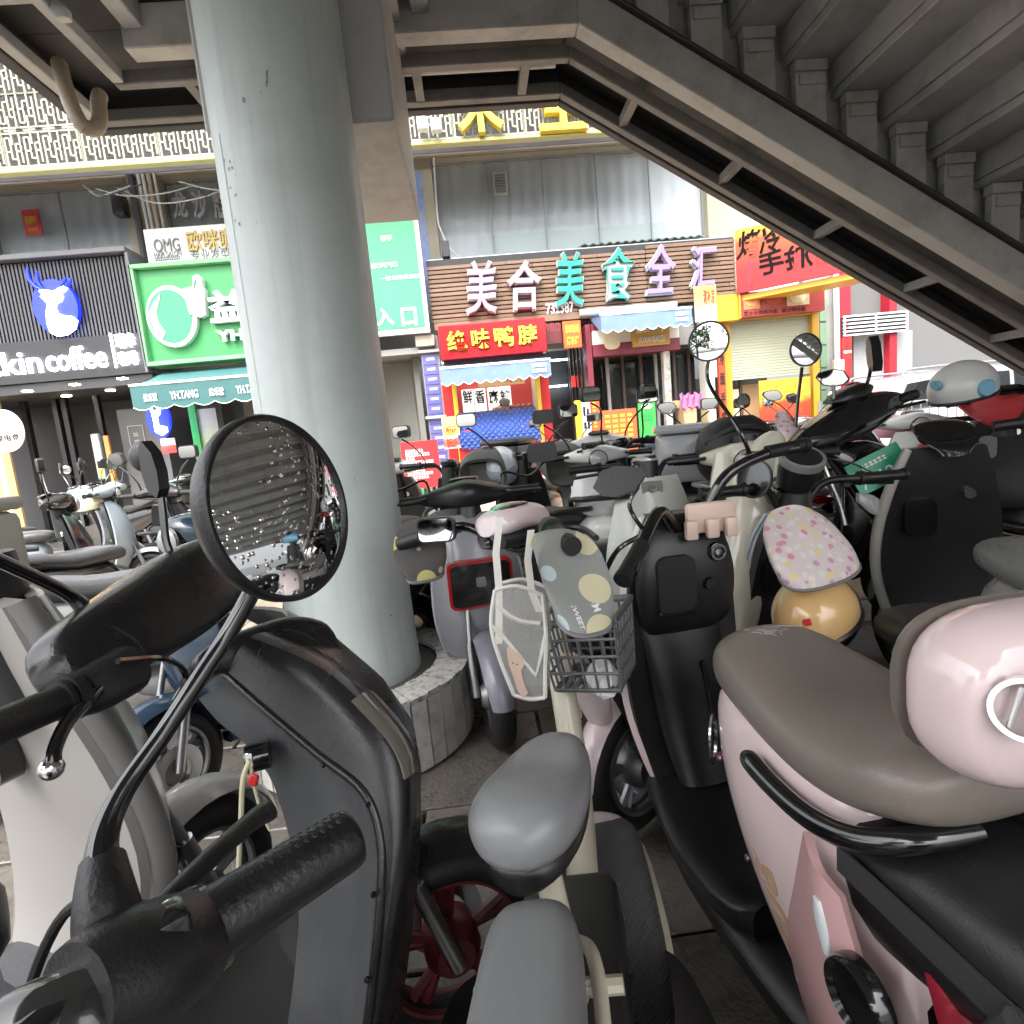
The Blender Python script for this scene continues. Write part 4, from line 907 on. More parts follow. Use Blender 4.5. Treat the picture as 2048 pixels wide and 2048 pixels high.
text('XUXIANBAOZI', a[0]+.1, b_[0]-.1, b_[1]+.05, b_[1]+.15, D-.18, .008, crm, pt); text('徐鲜包子', a[0]+.06, b_[0]-.06, b_[1]+.22, a[1]+.05, D-.18, .008, crm, pt, offset=.015)
a = z6(345, 1480, -.14); b_ = z6(455, 1600, -.14)
ob('plain_badge', prism(rrect(b_[0]-a[0], a[1]-b_[1], .1, 5, (a[0]+b_[0])/2, (a[1]+b_[1])/2), D-.14, D-.092, 'y', .008), M('badge_cream', (.68, .6, .42), .5, var=.06), bun)
xa0, za1 = z6(325, 1390, -.7); xa1 = z6(910, 1345, -.7)[0]; za1 = (za1+z6(910, 1345, -.7)[1])/2
a2 = awning('white_blue_awning', 'pale blue scalloped awning over the maroon bun shop sign', xa0, xa1, za1+.12, za1, .27, .7, blue_aw, wtrim, .17)
ob('roller_tube', tube([(xa0-.2, D-.05, za1+.2), (xa1, D-.05, za1+.2)], .06, 14), M('mint_tube', (.5, .6, .58), .4), a2)
a = z6(805, 1390, -.7); b_ = z6(890, 1390, -.7); [print_line(a[0], b_[0], za1-.1-k, za1-.04-k, D-.728, print_white, a2, 6) for k in (0, .085)]
bf = thing('bun_storefront', 'dark bun shop interior with timber doors and a weathered white post', 'shop front', ((xq0+xq1)/2, D+.3, .5), world=True)
ob('back_wall', box(xq0-.1, xq1+1.0, D+1.8, D+1.9, .5, zq0+.6), dark_in, bf, smooth=False)
ob('ceiling', box(xq0-.1, xq1+1.0, D+.21, D+1.8, zq0+.05, zq0+.1), dark_in, bf, smooth=False)
bw = M('dark_timber', (.07, .05, .04), .6, var=.3)
for i in range(9):
    x = xq0+.35+i*.31; ob('timber_bar', box(x, x+.05, D+.5+.1*(i % 2), D+.56+.1*(i % 2), .5, zq0+.04), bw if i % 3 else frame_m, bf, smooth=False)
ob('door_glass', box(xq0+.3, xq1+.8, D+.66, D+.67, .7, zq0), glass_d, bf, smooth=False)
p = zv(738, 340, .0); ob('weathered_post', box(p[0]-.05, p[0]+.07, D-.06, D+.08, .5, zq0-.002, .01, 1), M('weathered_post', (.5, .48, .44), .7, var=.2, dirt=.8, dcol=(.12, .08, .05), ds=9), bf)
ob('grey_awning_side', box(z6(830, 1480)[0], z6(940, 1480)[0], D+.1, D+.3, zq0+.1, zq1), greyw, bf, smooth=False)
ob('left_jamb', box(xq0-.1, xq0-.01, D-.05, D+.3, .5, zq1), mar, bf, smooth=False)
# menu posters
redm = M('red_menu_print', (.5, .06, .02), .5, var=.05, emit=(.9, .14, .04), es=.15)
def menu(label, zx0, zy0, zx1, zy1, dy, rows, cols):
    a = zv(zx0, zy0, dy); b_ = zv(zx1, zy1, dy)
    t = thing('menu_board', label, 'menu board', (a[0], D+dy, b_[1]), world=True)
    ob('board', box(a[0], b_[0], D+dy, D+dy+.03, b_[1], a[1], .004, 1), redm, t)
    for r in range(rows):
        for c in range(cols):
            w = (b_[0]-a[0]-.08)/cols; h = (a[1]-b_[1]-.1)/rows
            print_line(a[0]+.05+c*w, a[0]+.03+(c+.85)*w, a[1]-.06-(r+.75)*h, a[1]-.06-(r+.2)*h, D+dy-.004, yl, t, 4)
    return t
menu('orange red menu board standing on its end by the bun shop door', 250, 630, 330, 840, -.35, 7, 1)
menu('wide orange red menu board in front of the bun shop', 332, 715, 570, 960, -.45, 7, 4)
a = zv(568, 690, -.5); b_ = zv(690, 880, -.5)
gm = thing('green_menu_board', 'bright green poster board beside the wide red menu', 'menu board', (a[0], D-.5, b_[1]), world=True)
ob('board', box(a[0], b_[0], D-.5, D-.47, b_[1], a[1]+.1, .004, 1), M('green_print', (.03, .3, .05), .5, var=.06), gm)
ob('oval', prism(ell(.1, .04, 20, (a[0]+b_[0])/2, a[1]+.0), D-.506, D-.501, 'y'), print_white, gm, smooth=False); print_line(a[0]+.05, b_[0]-.05, a[1]-.25, a[1]-.12, D-.506, M('dark_green_print', (.02, .2, .05), .5), gm, 4)
card = M('cardboard', (.36, .24, .14), .75, var=.15)
for i, (zx0, zy0, zx1, zy1, dy, lb_) in enumerate(((860, 680, 950, 820, -.3, 'upright brown cardboard box by the bun shop wall'), (855, 818, 945, 915, -.36, 'lower brown cardboard box under the upright carton'), (790, 650, 840, 700, -.1, 'small cardboard box on the shelf by the white post'))):
    a = zv(zx0, zy0, dy); b_ = zv(zx1, zy1, dy)
    bx_ = thing('cardboard_box', lb_, 'box', ((a[0]+b_[0])/2, D+dy, b_[1]), world=True)
    ob('carton', box(a[0], b_[0], D+dy, D+dy+.3, b_[1]+.002, a[1], .006, 1), card, bx_); ob('tape', box((a[0]+b_[0])/2-.03, (a[0]+b_[0])/2+.03, D+dy-.002, D+dy+.302, a[1]-.08, a[1]+.002), M('tape', (.45, .33, .2), .3), bx_, smooth=False)
# flower-like purple cloth on the cartons
a = zv(900, 650, -.25); rows = [[(a[0]-.2+.4*i/12, D-.32-.03*math.sin(i*2+j), a[1]+.12-.08*j+.03*math.sin(i*1.7+j*2)) for i in range(13)] for j in range(4)]
tag(ob('purple_cloth', sheet(rows, .01), M('purple_cloth', (.3, .12, .25), .8, var=.5, vs=20)), 'purple patterned cloth thrown over the cardboard boxes', 'cloth')
# hanging poster left of the yellow shop
a = z6(925, 1200, -.4); b_ = z6(1078, 1420, -.4)
hp_ = thing('drink_banner', 'pale yellow drinks banner hanging at the end of the wooden fascia', 'banner', (a[0], D-.4, b_[1]), world=True)
ob('sheet', box(a[0], b_[0], D-.4, D-.385, b_[1], a[1]), gradient_mat(bpy.data.materials.new('banner_print'), [(.1, (.4, .41, .36)), (.35, (.36, .4, .34)), (.5, (.22, .36, .28)), (.65, (.45, .42, .16)), (1, (.42, .4, .1))], noise=.35, scale=3), hp_, smooth=False)
text('清补凉', a[0]+.15, b_[0]-.03, a[1]-.3, a[1]-.06, D-.406, .004, print_red, hp_, offset=.01)
# ------------------------------------------------------------------ yellow roast-noodle shop
yel = M('yellow_shop_paint', (.5, .27, .02), .45, var=.08)
xs0, zs1 = zv(1145, 150, .3); xs1 = zv(1665, 95, .3)[0]; zs0_ = zv(1165, 520, .3)[1]; zs1 = (zs1+zv(1660, 90, .3)[1])/2
ysh = thing('yellow_noodle_shop', 'yellow framed noodle shop with half closed cream roller shutter', 'shop front', ((xs0+xs1)/2, D+.3, 0), world=True)
sh_m = M('cream_shutter', (.4, .42, .31), .45, var=.06, dirt=.2, dcol=(.4, .4, .3))
nsl = 21; hs2 = (zs1-zs0_)/nsl
for k in range(nsl):
    o = ob('shutter_slat', join(box(xs0, xs1, D+.31, D+.325, 0, hs2*.96), box(xs0, xs1, D+.298, D+.309, hs2*.08, hs2*.5)), sh_m, ysh, smooth=False, share='shutter_slat'); o.location = (0, 0, zs0_+k*hs2)
for x, w in ((xs0-.14, .135), (xs1+.005, .12)): ob('frame_post', box(x, x+w, D+.2, D+.4, .5, zs1), yel, ysh, smooth=False)
ob('frame_head', box(xs0-.14, xs1+.125, D+.19, D+.41, zs1+.002, zs1+.12), yel, ysh, smooth=False)
ob('interior', box(xs0-.1, xs1+.1, D+2, D+2.1, .5, zs0_+.2), dark_in, ysh, smooth=False)
ob('wood_counter', box(zv(1220, 700, .6)[0], zv(1350, 700, .6)[0], D+.6, D+.7, .5, zs0_-.08), M('plywood', (.42, .28, .15), .6, var=.15), ysh, smooth=False)
for z in (zs0_-.25, zs0_-.6): ob('framed_licence', box(xs0+.03, xs0+.25, D+.5, D+.52, z-.14, z+.1), M('licence_print', (.6, .55, .42), .5, var=.1), ysh, smooth=False)
a = zv(1345, 515, .1); b_ = zv(1680, 720, .1)
ob('roast_poster', box(a[0], b_[0], D+.1, D+.12, .55, zv(1520, 505, .1)[1]), gradient_mat(bpy.data.materials.new('roast_print'), [(.15, (.42, .06, .01)), (.4, (.5, .2, .02)), (.5, (.34, .02, .01)), (.85, (.4, .04, .01)), (1.15, (.5, .3, .02))], noise=.5, scale=7), ysh, smooth=False)
z_ = zv(1520, 560, .1)[1]; text('芝士火鸡烤冷面', a[0]+.25, b_[0]-.1, z_-.09, z_+.1, D+.09, .008, yl, ysh, offset=.03)
# food picture fascia above the shutter
a = z6(1225, 1250, -.05); b_ = z6(1770, 1370, -.05); zf1 = (a[1]+z6(1770, 1190, -.05)[1])/2; zf0 = (z6(1225, 1408, -.05)[1]+z6(1770, 1345, -.05)[1])/2
ff = thing('food_picture_fascia', 'dark red fascia with three framed food photos above the shutter', 'shop sign', (a[0], D-.05, zf0), world=True)
ob('panel', box(a[0], b_[0], D-.05, D+.12, zf0, zf1), M('dark_red_fascia', (.3, .035, .03), .45, var=.1), ff, smooth=False)
for x0, x1, c in ((1245, 1350, (.5, .18, .06)), (1365, 1515, (.25, .05, .03)), (1525, 1670, (.55, .45, .28))):
    p = z6(x0, 1280, -.06); q = z6(x1, 1280, -.06); fpn = ob('food_photo', box(p[0], q[0], D-.062, D-.052, zf0+.12, zf1-.04), M('food_photo_%d' % x0, c, .4, var=.5, vs=14), ff, smooth=False)
    cxx = (p[0]+q[0])/2; ob('dish', prism(ell((q[0]-p[0])*.36, (zf1-zf0)*.22, 24, cxx, (zf0+zf1)/2+.05), D-.07, D-.063, 'y'), M('dish_%d' % x0, tuple(min(1, v*1.5) for v in c), .4, var=.6, vs=25), fpn, smooth=False)
text('芝士火鸡烤冷面   香汁烤冷面', a[0]+.05, a[0]+1.15, zf0+.02, zf0+.09, D-.058, .006, print_black, ff)
ob('yellow_edge', box(a[0]-.03, a[0]-.002, D-.06, D+.1, zf0-.02, zf1), yel, ff, smooth=False)
# slanting red banner that turns towards the street
pA = at(1468, 462, Y=D-.05); ang = math.atan2(-.75, 1.0)
ln = 2.6
rs = thing('red_slanted_banner', 'red and yellow banner angled out from the corner with black brush characters', 'shop sign', (pA.x, pA.y, 3.2), ang)
zb0 = at(1471, 588, Y=D-.05).z-3.2; zb1 = pA.z-3.2
gm_ = gradient_mat(bpy.data.materials.new('red_banner_print'), [(.1, (.3, .006, .01)), (.45, (.32, .01, .01)), (.85, (.42, .07, .01)), (1.15, (.5, .28, .02))], noise=.15, scale=2)
ob('panel', box(0.01, ln, 0, .06, zb0, zb1), gm_, rs, smooth=False)
blk = M('banner_brush_black', (.006, .005, .005), .8, spec=.1)
for tx, x0, x1, z0, z1 in (('烤冷', .05, .75, .52, .95), ('手抓饼', .35, 1.6, .18, .55)):
    text(tx, x0, x1, zb0+(zb1-zb0)*z0, zb0+(zb1-zb0)*z1, -.012, .008, blk, rs, 'brush_characters', .02, shear=.2, wob=.03)
ob('soffit', box(.01, ln, .062, .6, zb0-.12, zb0-.03), yel, rs, smooth=False)
ob('seal', prism(ell(.06, .2, 20, .22, zb0+.28), -.008, -.002, 'y'), M('banner_dark_red', (.4, .01, .02), .5), rs, smooth=False)
# yellow beam and vertical red couplet left of the shutter
a = zv(1075, 165, -.05); b_ = zv(1140, 720, -.05)
vc = thing('vertical_couplet_sign', 'narrow vertical red sign with black characters left of the shutter', 'sign', (a[0], D-.05, .5), world=True)
ob('panel', box(a[0], b_[0]-.0, D-.05, D+.02, .55, a[1]), M('vermilion_panel', (.34, .05, .015), .5, var=.08), vc, smooth=False)
zc_ = a[1]-.15
for ch in '烤冷面手抓饼': text(ch, a[0]+.015, b_[0]-.015, zc_-.2, zc_, D-.06, .008, print_black, vc, 'painted_character', .01); zc_ -= .33
a = zv(1060, 0, -.02); b_ = zv(1215, 130, -.02)
tag(ob('yellow_beam', box(a[0]-.05, b_[0]+.03, D-.02, D+.19, b_[1], zf1, .01, 1), yel), 'yellow painted beam end between wooden fascia and food pictures', 'beam')
a = zv(1000, 400, .0); b_ = zv(1068, 700, .0)
tag(ob('white_yellow_pillar', box(a[0], b_[0], D-.02, D+.3, .5, a[1]+.9, .01, 1), gradient_mat(bpy.data.materials.new('pillar_paint'), [(.2, (.75, .6, .1)), (.5, (.75, .73, .66)), (1, (.74, .73, .7))], noise=.1)), 'white pillar with yellow foot left of the red couplet', 'pillar')
# green window wall, white pipe and far red building
a = zv(1680, 80, .6); b_ = zv(1800, 470, .6)
gw = thing('green_window_wall', 'white framed green glass windows right of the shutter', 'window wall', (a[0], D+.6, 1.0), world=True)
ob('wall', box(xs1+.13, b_[0]+.25, D+.66, D+.8, 0, 6), M('off_white_render', (.28, .28, .265), .6, var=.1, dirt=.3), gw, smooth=False)
gg = M('green_glass', (.16, .26, .16), .2, var=.2, vs=3)
for i in range(2):
    for j in range(5):
        w = (b_[0]-a[0])/2; h = .42; ob('pane', box(a[0]+i*w+.02, a[0]+(i+1)*w-.02, D+.63, D+.655, 1.1+j*h+.02, 1.1+(j+1)*h-.02), gg, gw, smooth=False)
ob('drain_pipe', tube([(b_[0]+.12, D+.55, .1), (b_[0]+.12, D+.55, 5)], .05, 12), white_pt, gw)
ob('meter_box', box(b_[0]+.0, b_[0]+.2, D+.45, D+.54, 1.75, 2.05, .01, 1), M('beige_box', (.6, .5, .36), .5), gw)
zp = lambda zx, zy, dy=0.0: FP(1530+zx/3.73, 600+zy/3.73, dy)
fb = thing('far_red_building', 'far building with red pillars and air vent louvres behind the car', 'building', (9, D+3, 0), world=True)
ob('wall', box(zp(570, 200, 3)[0], 16, D+3.3, D+3.6, 0, 8), M('pale_far_wall', (.13, .13, .128), .6, var=.08), fb, smooth=False)
for zx0, zx1 in ((555, 640), (930, 985)):
    p = zp(zx0, 0, 3)[0]; q = zp(zx1, 0, 3)[0]; ob('red_pillar', box(p, q, D+3, D+3.29, 0, 8), M('red_cladding', (.42, .012, .025), .4, var=.06), fb, smooth=False)
a = zp(585, 125, 2.9); b_ = zp(935, 235, 2.9)
lv_ = ob('louvre_panel', box(a[0], b_[0]+.4, D+2.95, D+3.0, b_[1], a[1]), dark_in, fb, smooth=False)
for k in range(6): z = b_[1]+(a[1]-b_[1])*k/5; ob('louvre_bar', box(a[0], b_[0]+.4, D+2.9, D+2.93, z-.02, z+.02), white_pt, lv_, smooth=False)
for x in (0, .5, 1): xx = a[0]+(b_[0]+.38-a[0])*x; ob('louvre_bar', box(xx, xx+.03, D+2.87, D+2.899, b_[1], a[1]), white_pt, lv_, smooth=False)
a = zp(578, 280, 2.8); b_ = zp(650, 560, 2.8)
rbn = thing('red_white_banner', 'red and white vertical banner on the far red pillar', 'banner', (a[0], D+2.8, b_[1]), world=True)
ob('sheet', box(a[0], b_[0], D+2.8, D+2.83, b_[1], a[1]), print_red, rbn, smooth=False); ob('white_field', box(a[0]+.02, b_[0]-.02, D+2.79, D+2.799, b_[1]+.5, a[1]-.3), print_white, rbn, smooth=False)
for k in range(3): print_line(a[0]+.08, b_[0]-.08, b_[1]+.6+k*.22, b_[1]+.72+k*.22, D+2.785, print_red, rbn, 3)
ob('shop_recess', box(zp(660, 260, 3.2)[0], zp(1100, 260, 3.2)[0], D+3.2, D+3.29, 0, zp(700, 260, 3.2)[1]), M('recess_grey', (.3, .3, .3), .6, var=.15), fb, smooth=False)
# ------------------------------------------------------------------ electric scooters: general builder
red_lens = M('red_lens', (.35, .01, .01), .15, coat=.5, var=.1)
amber_lens = M('amber_lens', (.55, .2, .02), .2, coat=.5, var=.1)
clear_lens = M('clear_lens', (.35, .36, .37), .12, coat=.6, var=.2)
screen_m = M('dash_screen', (.012, .012, .014), .1, coat=.5, var=.05)
plate_g = M('plate_green', (.02, .3, .16), .4, var=.06)
grey_seat = M('grey_vinyl', (.14, .145, .15), .42, var=.08, bump=.25, bs=260)
black_seat = M('black_vinyl', (.011, .011, .0115), .42, var=.2, bump=.25, bs=260, dirt=.2, dcol=(.035, .033, .03))
def paint(name, col, rough=.24, dirt=.15): return M(name, col, rough, coat=.35, var=.06, vs=4, dirt=dirt, dcol=tuple(c*.55 for c in col), ds=6, scr=.2)

def wheel(root, x, rimmat, r=.215, w=.05, mtx=None, disc=False):
    prof = []
    for k in range(14):
        a = 2*PI*k/14; prof.append((r-.042+.042*math.cos(a)*(1 if math.cos(a) > 0 else .9), w*math.sin(a)*(1-.12*abs(math.cos(a)))))
    g = lathe(prof, 36, 'y', (x, 0, r), closed=True)
    rim = [lathe([(r-.075, -.032), (r-.062, -.034), (r-.06, 0), (r-.062, .034), (r-.075, .032), (r-.078, 0)], 36, 'y', (x, 0, r), closed=True),
           lathe([(0, -.06), (.04, -.058), (.06, -.03), (.06, .03), (.04, .058), (0, .06)], 20, 'y', (x, 0, r))]
    for k in range(5):
        a = 2*PI*k/5+.3
        for s in (-.12, .12):
            rim.append(tube([(x+.05*math.cos(a), 0, r+.05*math.sin(a)), (x+(r-.07)*math.cos(a+s), 0, r+(r-.07)*math.sin(a+s))], .012, 6))
    rg = join(*rim)
    if mtx is not None: g = xf(g, mtx); rg = xf(rg, mtx)
    t = ob('tyre', g, tyre_m, root); ob('rim', rg, rimmat, t)
    if disc:
        dg = lathe([(.05, .066), (.09, .066), (.09, .07), (.05, .07)], 28, 'y', (x, 0, r), closed=True)
        ob('brake_disc', xf(dg, mtx) if mtx is not None else dg, steel, t)
    return t
def fender(x, r, a0, a1, w, drop=.03, n=14):
    rows = []
    for i in range(n+1):
        a = rad(a0+(a1-a0)*i/n); tp = 1-.35*abs(2*i/n-1)**3; row = []
        for j in range(9):
            s = j/4-1; rr = r-drop*abs(s)**2.2; row.append((x+rr*math.cos(a), w*tp*s, .215+rr*math.sin(a)))
        rows.append(row)
    return sheet(rows, .006)
def shieldsheet(rows, th, nz=18, ny=13, pw=2.2):      # rows: z, x, halfwidth, sweep
    out = []
    for i in range(nz+1):
        z, x, w, s = cr([tuple(q) for q in rows], (len(rows)-1)*i/nz)
        out.append([(x-s*abs(2*j/(ny-1)-1)**pw, w*(2*j/(ny-1)-1), z) for j in range(ny)])
    return sheet(out, th)
def mirror_head(root, kind, c, yaw, pitch=0.0, size=1.0, glass=None, mtx=None, back=None):
    glass = glass or mirror_m; back = back or black_pl
    m = Matrix.Translation(Vector(c)) @ Matrix.Rotation(yaw, 4, 'Z') @ Matrix.Rotation(pitch, 4, 'Y') @ Matrix.Scale(size, 4)
    if mtx is not None: m = mtx @ m
    if kind == 'round':
        h = lathe([(0, .022), (.03, .02), (.05, .012), (.058, 0), (.058, -.008), (.053, -.008), (.052, -.004), (0, -.004)], 40, 'x')
        g = lathe([(0, -.0075), (.02, -.0072), (.04, -.0062), (.0525, -.005)], 40, 'x')
    elif kind == 'rect':
        h = prism(rrect(.13, .085, .022, 4), -.008, .022, 'x', .008); g = prism(rrect(.118, .073, .018, 4), -.0095, -.0082, 'x')
    else:
        P = [(-.075, -.02), (-.05, -.045), (0, -.05), (.05, -.035), (.085, .01), (.07, .035), (.0, .045), (-.05, .03)]
        h = prism(P, -.008, .02, 'x', .008); g = prism([(a*.9, b_*.88) for a, b_ in P], -.0095, -.0082, 'x')
    o = ob('mirror', xf(h, m), back, root); ob('glass', xf(g, m), glass, o); return o

def scooter(name, label, bar, heading, o=None, group='scooters parked under and beside the footbridge', cat='scooter'):
    o = dict(dict(body=None, inner=black_pl, seat=black_seat, rim=alu, s=1.0, lean=0.0, steer=0.0, bar='cowl', mir=('round', 'round'), light='round', barz=1.0, plate=None,
                  cowl=None, fend=None, dash=True, glass=None, wide=1.0, tall=0.0, rack=False, box=None, trim=None, floor=black_pl, mout=.31, mz=1.27, myaw=.12, z0=0.0, bars=True, neck=True, shield=True, tail=True), **(o or {}))
    s = o['s']; ch, sh = math.cos(heading), math.sin(heading)
    bx = .40
    loc = (bar[0]-ch*bx*s, bar[1]-sh*bx*s, o['z0'])
    root = thing(name, label, cat, loc, heading, group); root.scale = (s, s, s); root.rotation_euler = (o['lean'], 0, heading)
    body = o['body']; W = o['wide']
    St = Matrix.Translation((.44, 0, 0)) @ Matrix.Rotation(o['steer'], 4, 'Z') @ Matrix.Translation((-.44, 0, 0))
    SZ = Matrix.Translation((0, 0, o['barz']-1.0)) @ St
    T = lambda g: xf(g, St); TB = lambda g: xf(g, SZ)
    # rolling gear
    wheel(root, -.6, o['rim']); wheel(root, .66, o['rim'], mtx=St, disc=True)
    ob('fender', T(fender(.66, .255, 10, 165, .062)), o['fend'] or body, root)
    for y in (-.075, .075): ob('fork_leg', T(join(tube([(.66, y, .215), (.60, y, .42)], .017, 10), tube([(.605, y, .4), (.54, y*.8, .62)], .012, 10))), steel, root)
    ob('rear_fender', fender(-.6, .25, 20, 175, .06), black_pl, root)
    ob('swing_arm', join(tube([(-.6, .09, .215), (-.2, .1, .26)], .018, 8), tube([(-.6, -.09, .215), (-.2, -.1, .26)], .018, 8)), black_pl, root)
    ob('shock_absorber', join(tube([(-.55, .1, .24), (-.45, .1, .52)], .022, 10), tube([(-.55, -.1, .24), (-.45, -.1, .52)], .022, 10)), o['rim'], root)
    ob('side_stand', tube([(-.12, .12, .22), (-.14, .19, .03), (-.1, .2, .012)], .009, 8), black_pl, root)
    # body work
    R = [(.24, .43, .11*W, .05), (.34, .5, .165*W, .08), (.5, .565, .195*W, .1), (.68, .56, .19*W, .09), (.84, .51, .155*W, .06), (.93+o['tall'], .455, .11*W, .03)]
    if o['shield']:
        ob('leg_shield', shieldsheet(R, .02), body, root)
        Ri = [(.26, .38, .12*W, .0), (.36, .44, .16*W, .005), (.52, .465, .188*W, .006), (.68, .45, .182*W, .005), (.84, .42, .15*W, .005), (.93+o['tall'], .4, .11*W, .003)]
        ob('inner_panel', shieldsheet(Ri, .03), o['inner'], root)
        if o['trim']: ob('shield_trim', join(*[tube([(r_[1]-r_[3]*.9, sg*r_[2]*1.0, r_[0]) for r_ in R], .008, 6) for sg in (-1, 1)]), o['trim'], root)
        if o['neck']: ob('steering_neck', loftz([(.78, .44, 0, .075, .08, 2.5), (.9, .42, 0, .06, .06, 2.4), (1.0+o['tall'], .41, 0, .05, .05, 2.2)], 8, 14), black_pl, root)
        ob('storage_pocket', prism(rrect(.1, .14, .03, 4, .08*W, .72), .395, .43, 'x', .006), black_gl, root)
        ob('ignition_lock', lathe([(0, -.01), (.018, -.01), (.02, .0), (.014, .006), (0, .006)], 18, 'x', (.405, -.07, .8)), chrome, root)
    ob('footboard', loftx([(.42, .3, .15*W, .03, 4), (.2, .285, .165*W, .028, 4), (-.05, .285, .16*W, .03, 4), (-.16, .3, .14*W, .04, 4)], 10, 20), o['floor'], root)
    ob('floor_mat', loftx([(.38, .318, .12*W, .006, 5), (.1, .314, .135*W, .006, 5), (-.08, .316, .125*W, .006, 5)], 6, 16), rubber, root)
    ob('sill', loftx([(.44, .25, .1*W, .05, 3), (.2, .225, .16*W, .05, 3), (-.2, .24, .16*W, .06, 3), (-.32, .3, .14*W, .05, 3)], 10, 18), body, root)
    ob('body_panel', loftx([(-.06, .45, .09*W, .15, 3), (-.12, .47, .13*W, .19, 3.2), (-.28, .52, .165*W, .17, 3), (-.5, .58, .175*W, .14, 2.8), (-.7, .635, .15*W, .1, 2.6), (-.86, .675, .09*W, .06, 2.4), (-.9, .68, .05*W, .03, 2.2)], 22, 22), body, root)
    ob('seat', loftx([(.0, .68, .06, .02, 2.4), (-.03, .69, .1, .045, 2.6), (-.14, .7, .135, .05, 3), (-.35, .705, .155, .05, 3), (-.52, .74, .15, .05, 2.8), (-.7, .765, .135, .05, 2.8), (-.8, .77, .1, .045, 2.6), (-.83, .77, .06, .02, 2.4)], 24, 22), o['seat'], root)
    if o['tail']: tl = ob('tail_light', loft([(-.895, 0, .66, 0, .07, 0, 0, 0, .025, 3), (-.92, 0, .655, 0, .06, 0, 0, 0, .018, 3)], 4, 14), red_lens, root)
    ob('grab_rail', tube([(-.55, .16, .74), (-.75, .15, .8), (-.9, .09, .82), (-.93, 0, .825), (-.9, -.09, .82), (-.75, -.15, .8), (-.55, -.16, .74)], .013, 8), o.get('railm') or black_pl, root)
    if o['plate']:
        pl_ = ob('licence_plate', box(-.952, -.947, -.09, .09, .42, .54, 0) if not o.get('fplate') else box(.645, .65, -.09, .09, .53, .65), plate_g, root, smooth=False)
    # handlebar group
    if not o['bars']: cz = 1.0
    elif o['bar'] == 'cowl':
        cz = 1.0; cm = o['cowl'] or body
        K = [(-.2, .36, cz+.005, .02, .02, 2.2), (-.17, .365, cz+.005, .035, .03, 2.4), (-.1, .395, cz+.012, .07, .045, 2.6), (0, .41, cz+.02, .1, .06, 2.6), (.1, .395, cz+.012, .07, .045, 2.6), (.17, .365, cz+.005, .035, .03, 2.4), (.2, .36, cz+.005, .02, .02, 2.2)]
        ob('handlebar_cowl', TB(lofty(K, 20, 18)), cm, root)
        if o['dash']: ob('dashboard', TB(loft([(.35, 0, cz+.072, 0, .07, 0, .04, 0, .012, 3), (.345, 0, cz+.08, 0, .06, 0, .03, 0, .01, 3)], 3, 18)), screen_m, root)
    else:
        cz = 1.0
        ob('handlebar', TB(join(tube([(.34, -.32, cz+.03), (.35, -.2, cz+.03), (.4, -.1, cz+.02), (.42, -.04, cz-.06), (.42, 0, cz-.07), (.42, .04, cz-.06), (.4, .1, cz+.02), (.35, .2, cz+.03), (.34, .32, cz+.03)], .013, 10))), black_pl, root)
        if o['dash']: ob('dashboard', TB(loft([(.4, 0, cz-.0, .04, 0, -.01, 0, .05, 0, 2.5), (.395, 0, cz+.03, .04, 0, -.01, 0, .055, 0, 2.5), (.39, 0, cz+.045, .03, 0, -.01, 0, .045, 0, 2.5)], 5, 18)), screen_m, root)
    if o['light'] == 'round' and o['bars']:
        hl = ob('headlight', TB(lathe([(0, .05), (.03, .047), (.055, .03), (.06, .0), (.05, -.05), (0, -.06)], 28, 'x', (.475, 0, cz-.01))), black_gl, root)
        ob('lens', TB(lathe([(0, .058), (.03, .055), (.05, .038), (.048, .033), (0, .04)], 24, 'x', (.475, 0, cz-.01))), clear_lens, hl)
    elif o['light'] == 'square':
        hl = ob('headlight', prism(rrect(.27, .2, .03, 4, 0, .66), .54, .585, 'x', .01), red_lens, root); ob('lens', prism(rrect(.245, .175, .022, 4, 0, .66), .5855, .592, 'x', .002), black_gl, hl)
        ob('emblem', prism(rrect(.04, .04, .008, 3, 0, .67), .5925, .596, 'x'), steel, hl)
    elif o['light'] == 'strip':
        hl = ob('headlight', prism(rrect(.22, .05, .02, 4, 0, .8), .5, .56, 'x', .006), clear_lens, root)
    for sg in ((-1, 1) if o['bars'] else ()):
        ob('grip', TB(join(tube([(.352, sg*.19, cz+.03 if o['bar'] != 'cowl' else cz+.005), (.345, sg*.33, (cz+.03 if o['bar'] != 'cowl' else cz+.003))], .0175, 14),
                           tube([(.345, sg*.326, cz+.03 if o['bar'] != 'cowl' else cz+.003), (.345, sg*.338, cz+.03 if o['bar'] != 'cowl' else cz+.003)], .021, 14),
                           tube([(.352, sg*.186, cz+.03 if o['bar'] != 'cowl' else cz+.005), (.352, sg*.2, cz+.03 if o['bar'] != 'cowl' else cz+.005)], .023, 14))), rubber, root)
        ob('brake_lever', TB(tube([(.38, sg*.165, cz+.01), (.415, sg*.2, cz+.008), (.41, sg*.27, cz+.004), (.4, sg*.335, cz+.0)], [.01, .008, .007, .008], 8)), black_pl, root)
        k = o['mir'][0 if sg > 0 else 1]
        if k:
            mo = o['mout']; mz = o['mz']
            stem = [(.37, sg*.155, cz+.02), (.368, sg*.175, cz+.09), (.36, sg*(mo-.07), mz-.1), (.362, sg*mo, mz-.05)]
            ob('mirror_stem', TB(tube(stem, .0055, 8)), black_gl, root)
            mirror_head(root, k, (.36, sg*mo, mz), -sg*o['myaw'], 0, 1.0, o['glass'], SZ)
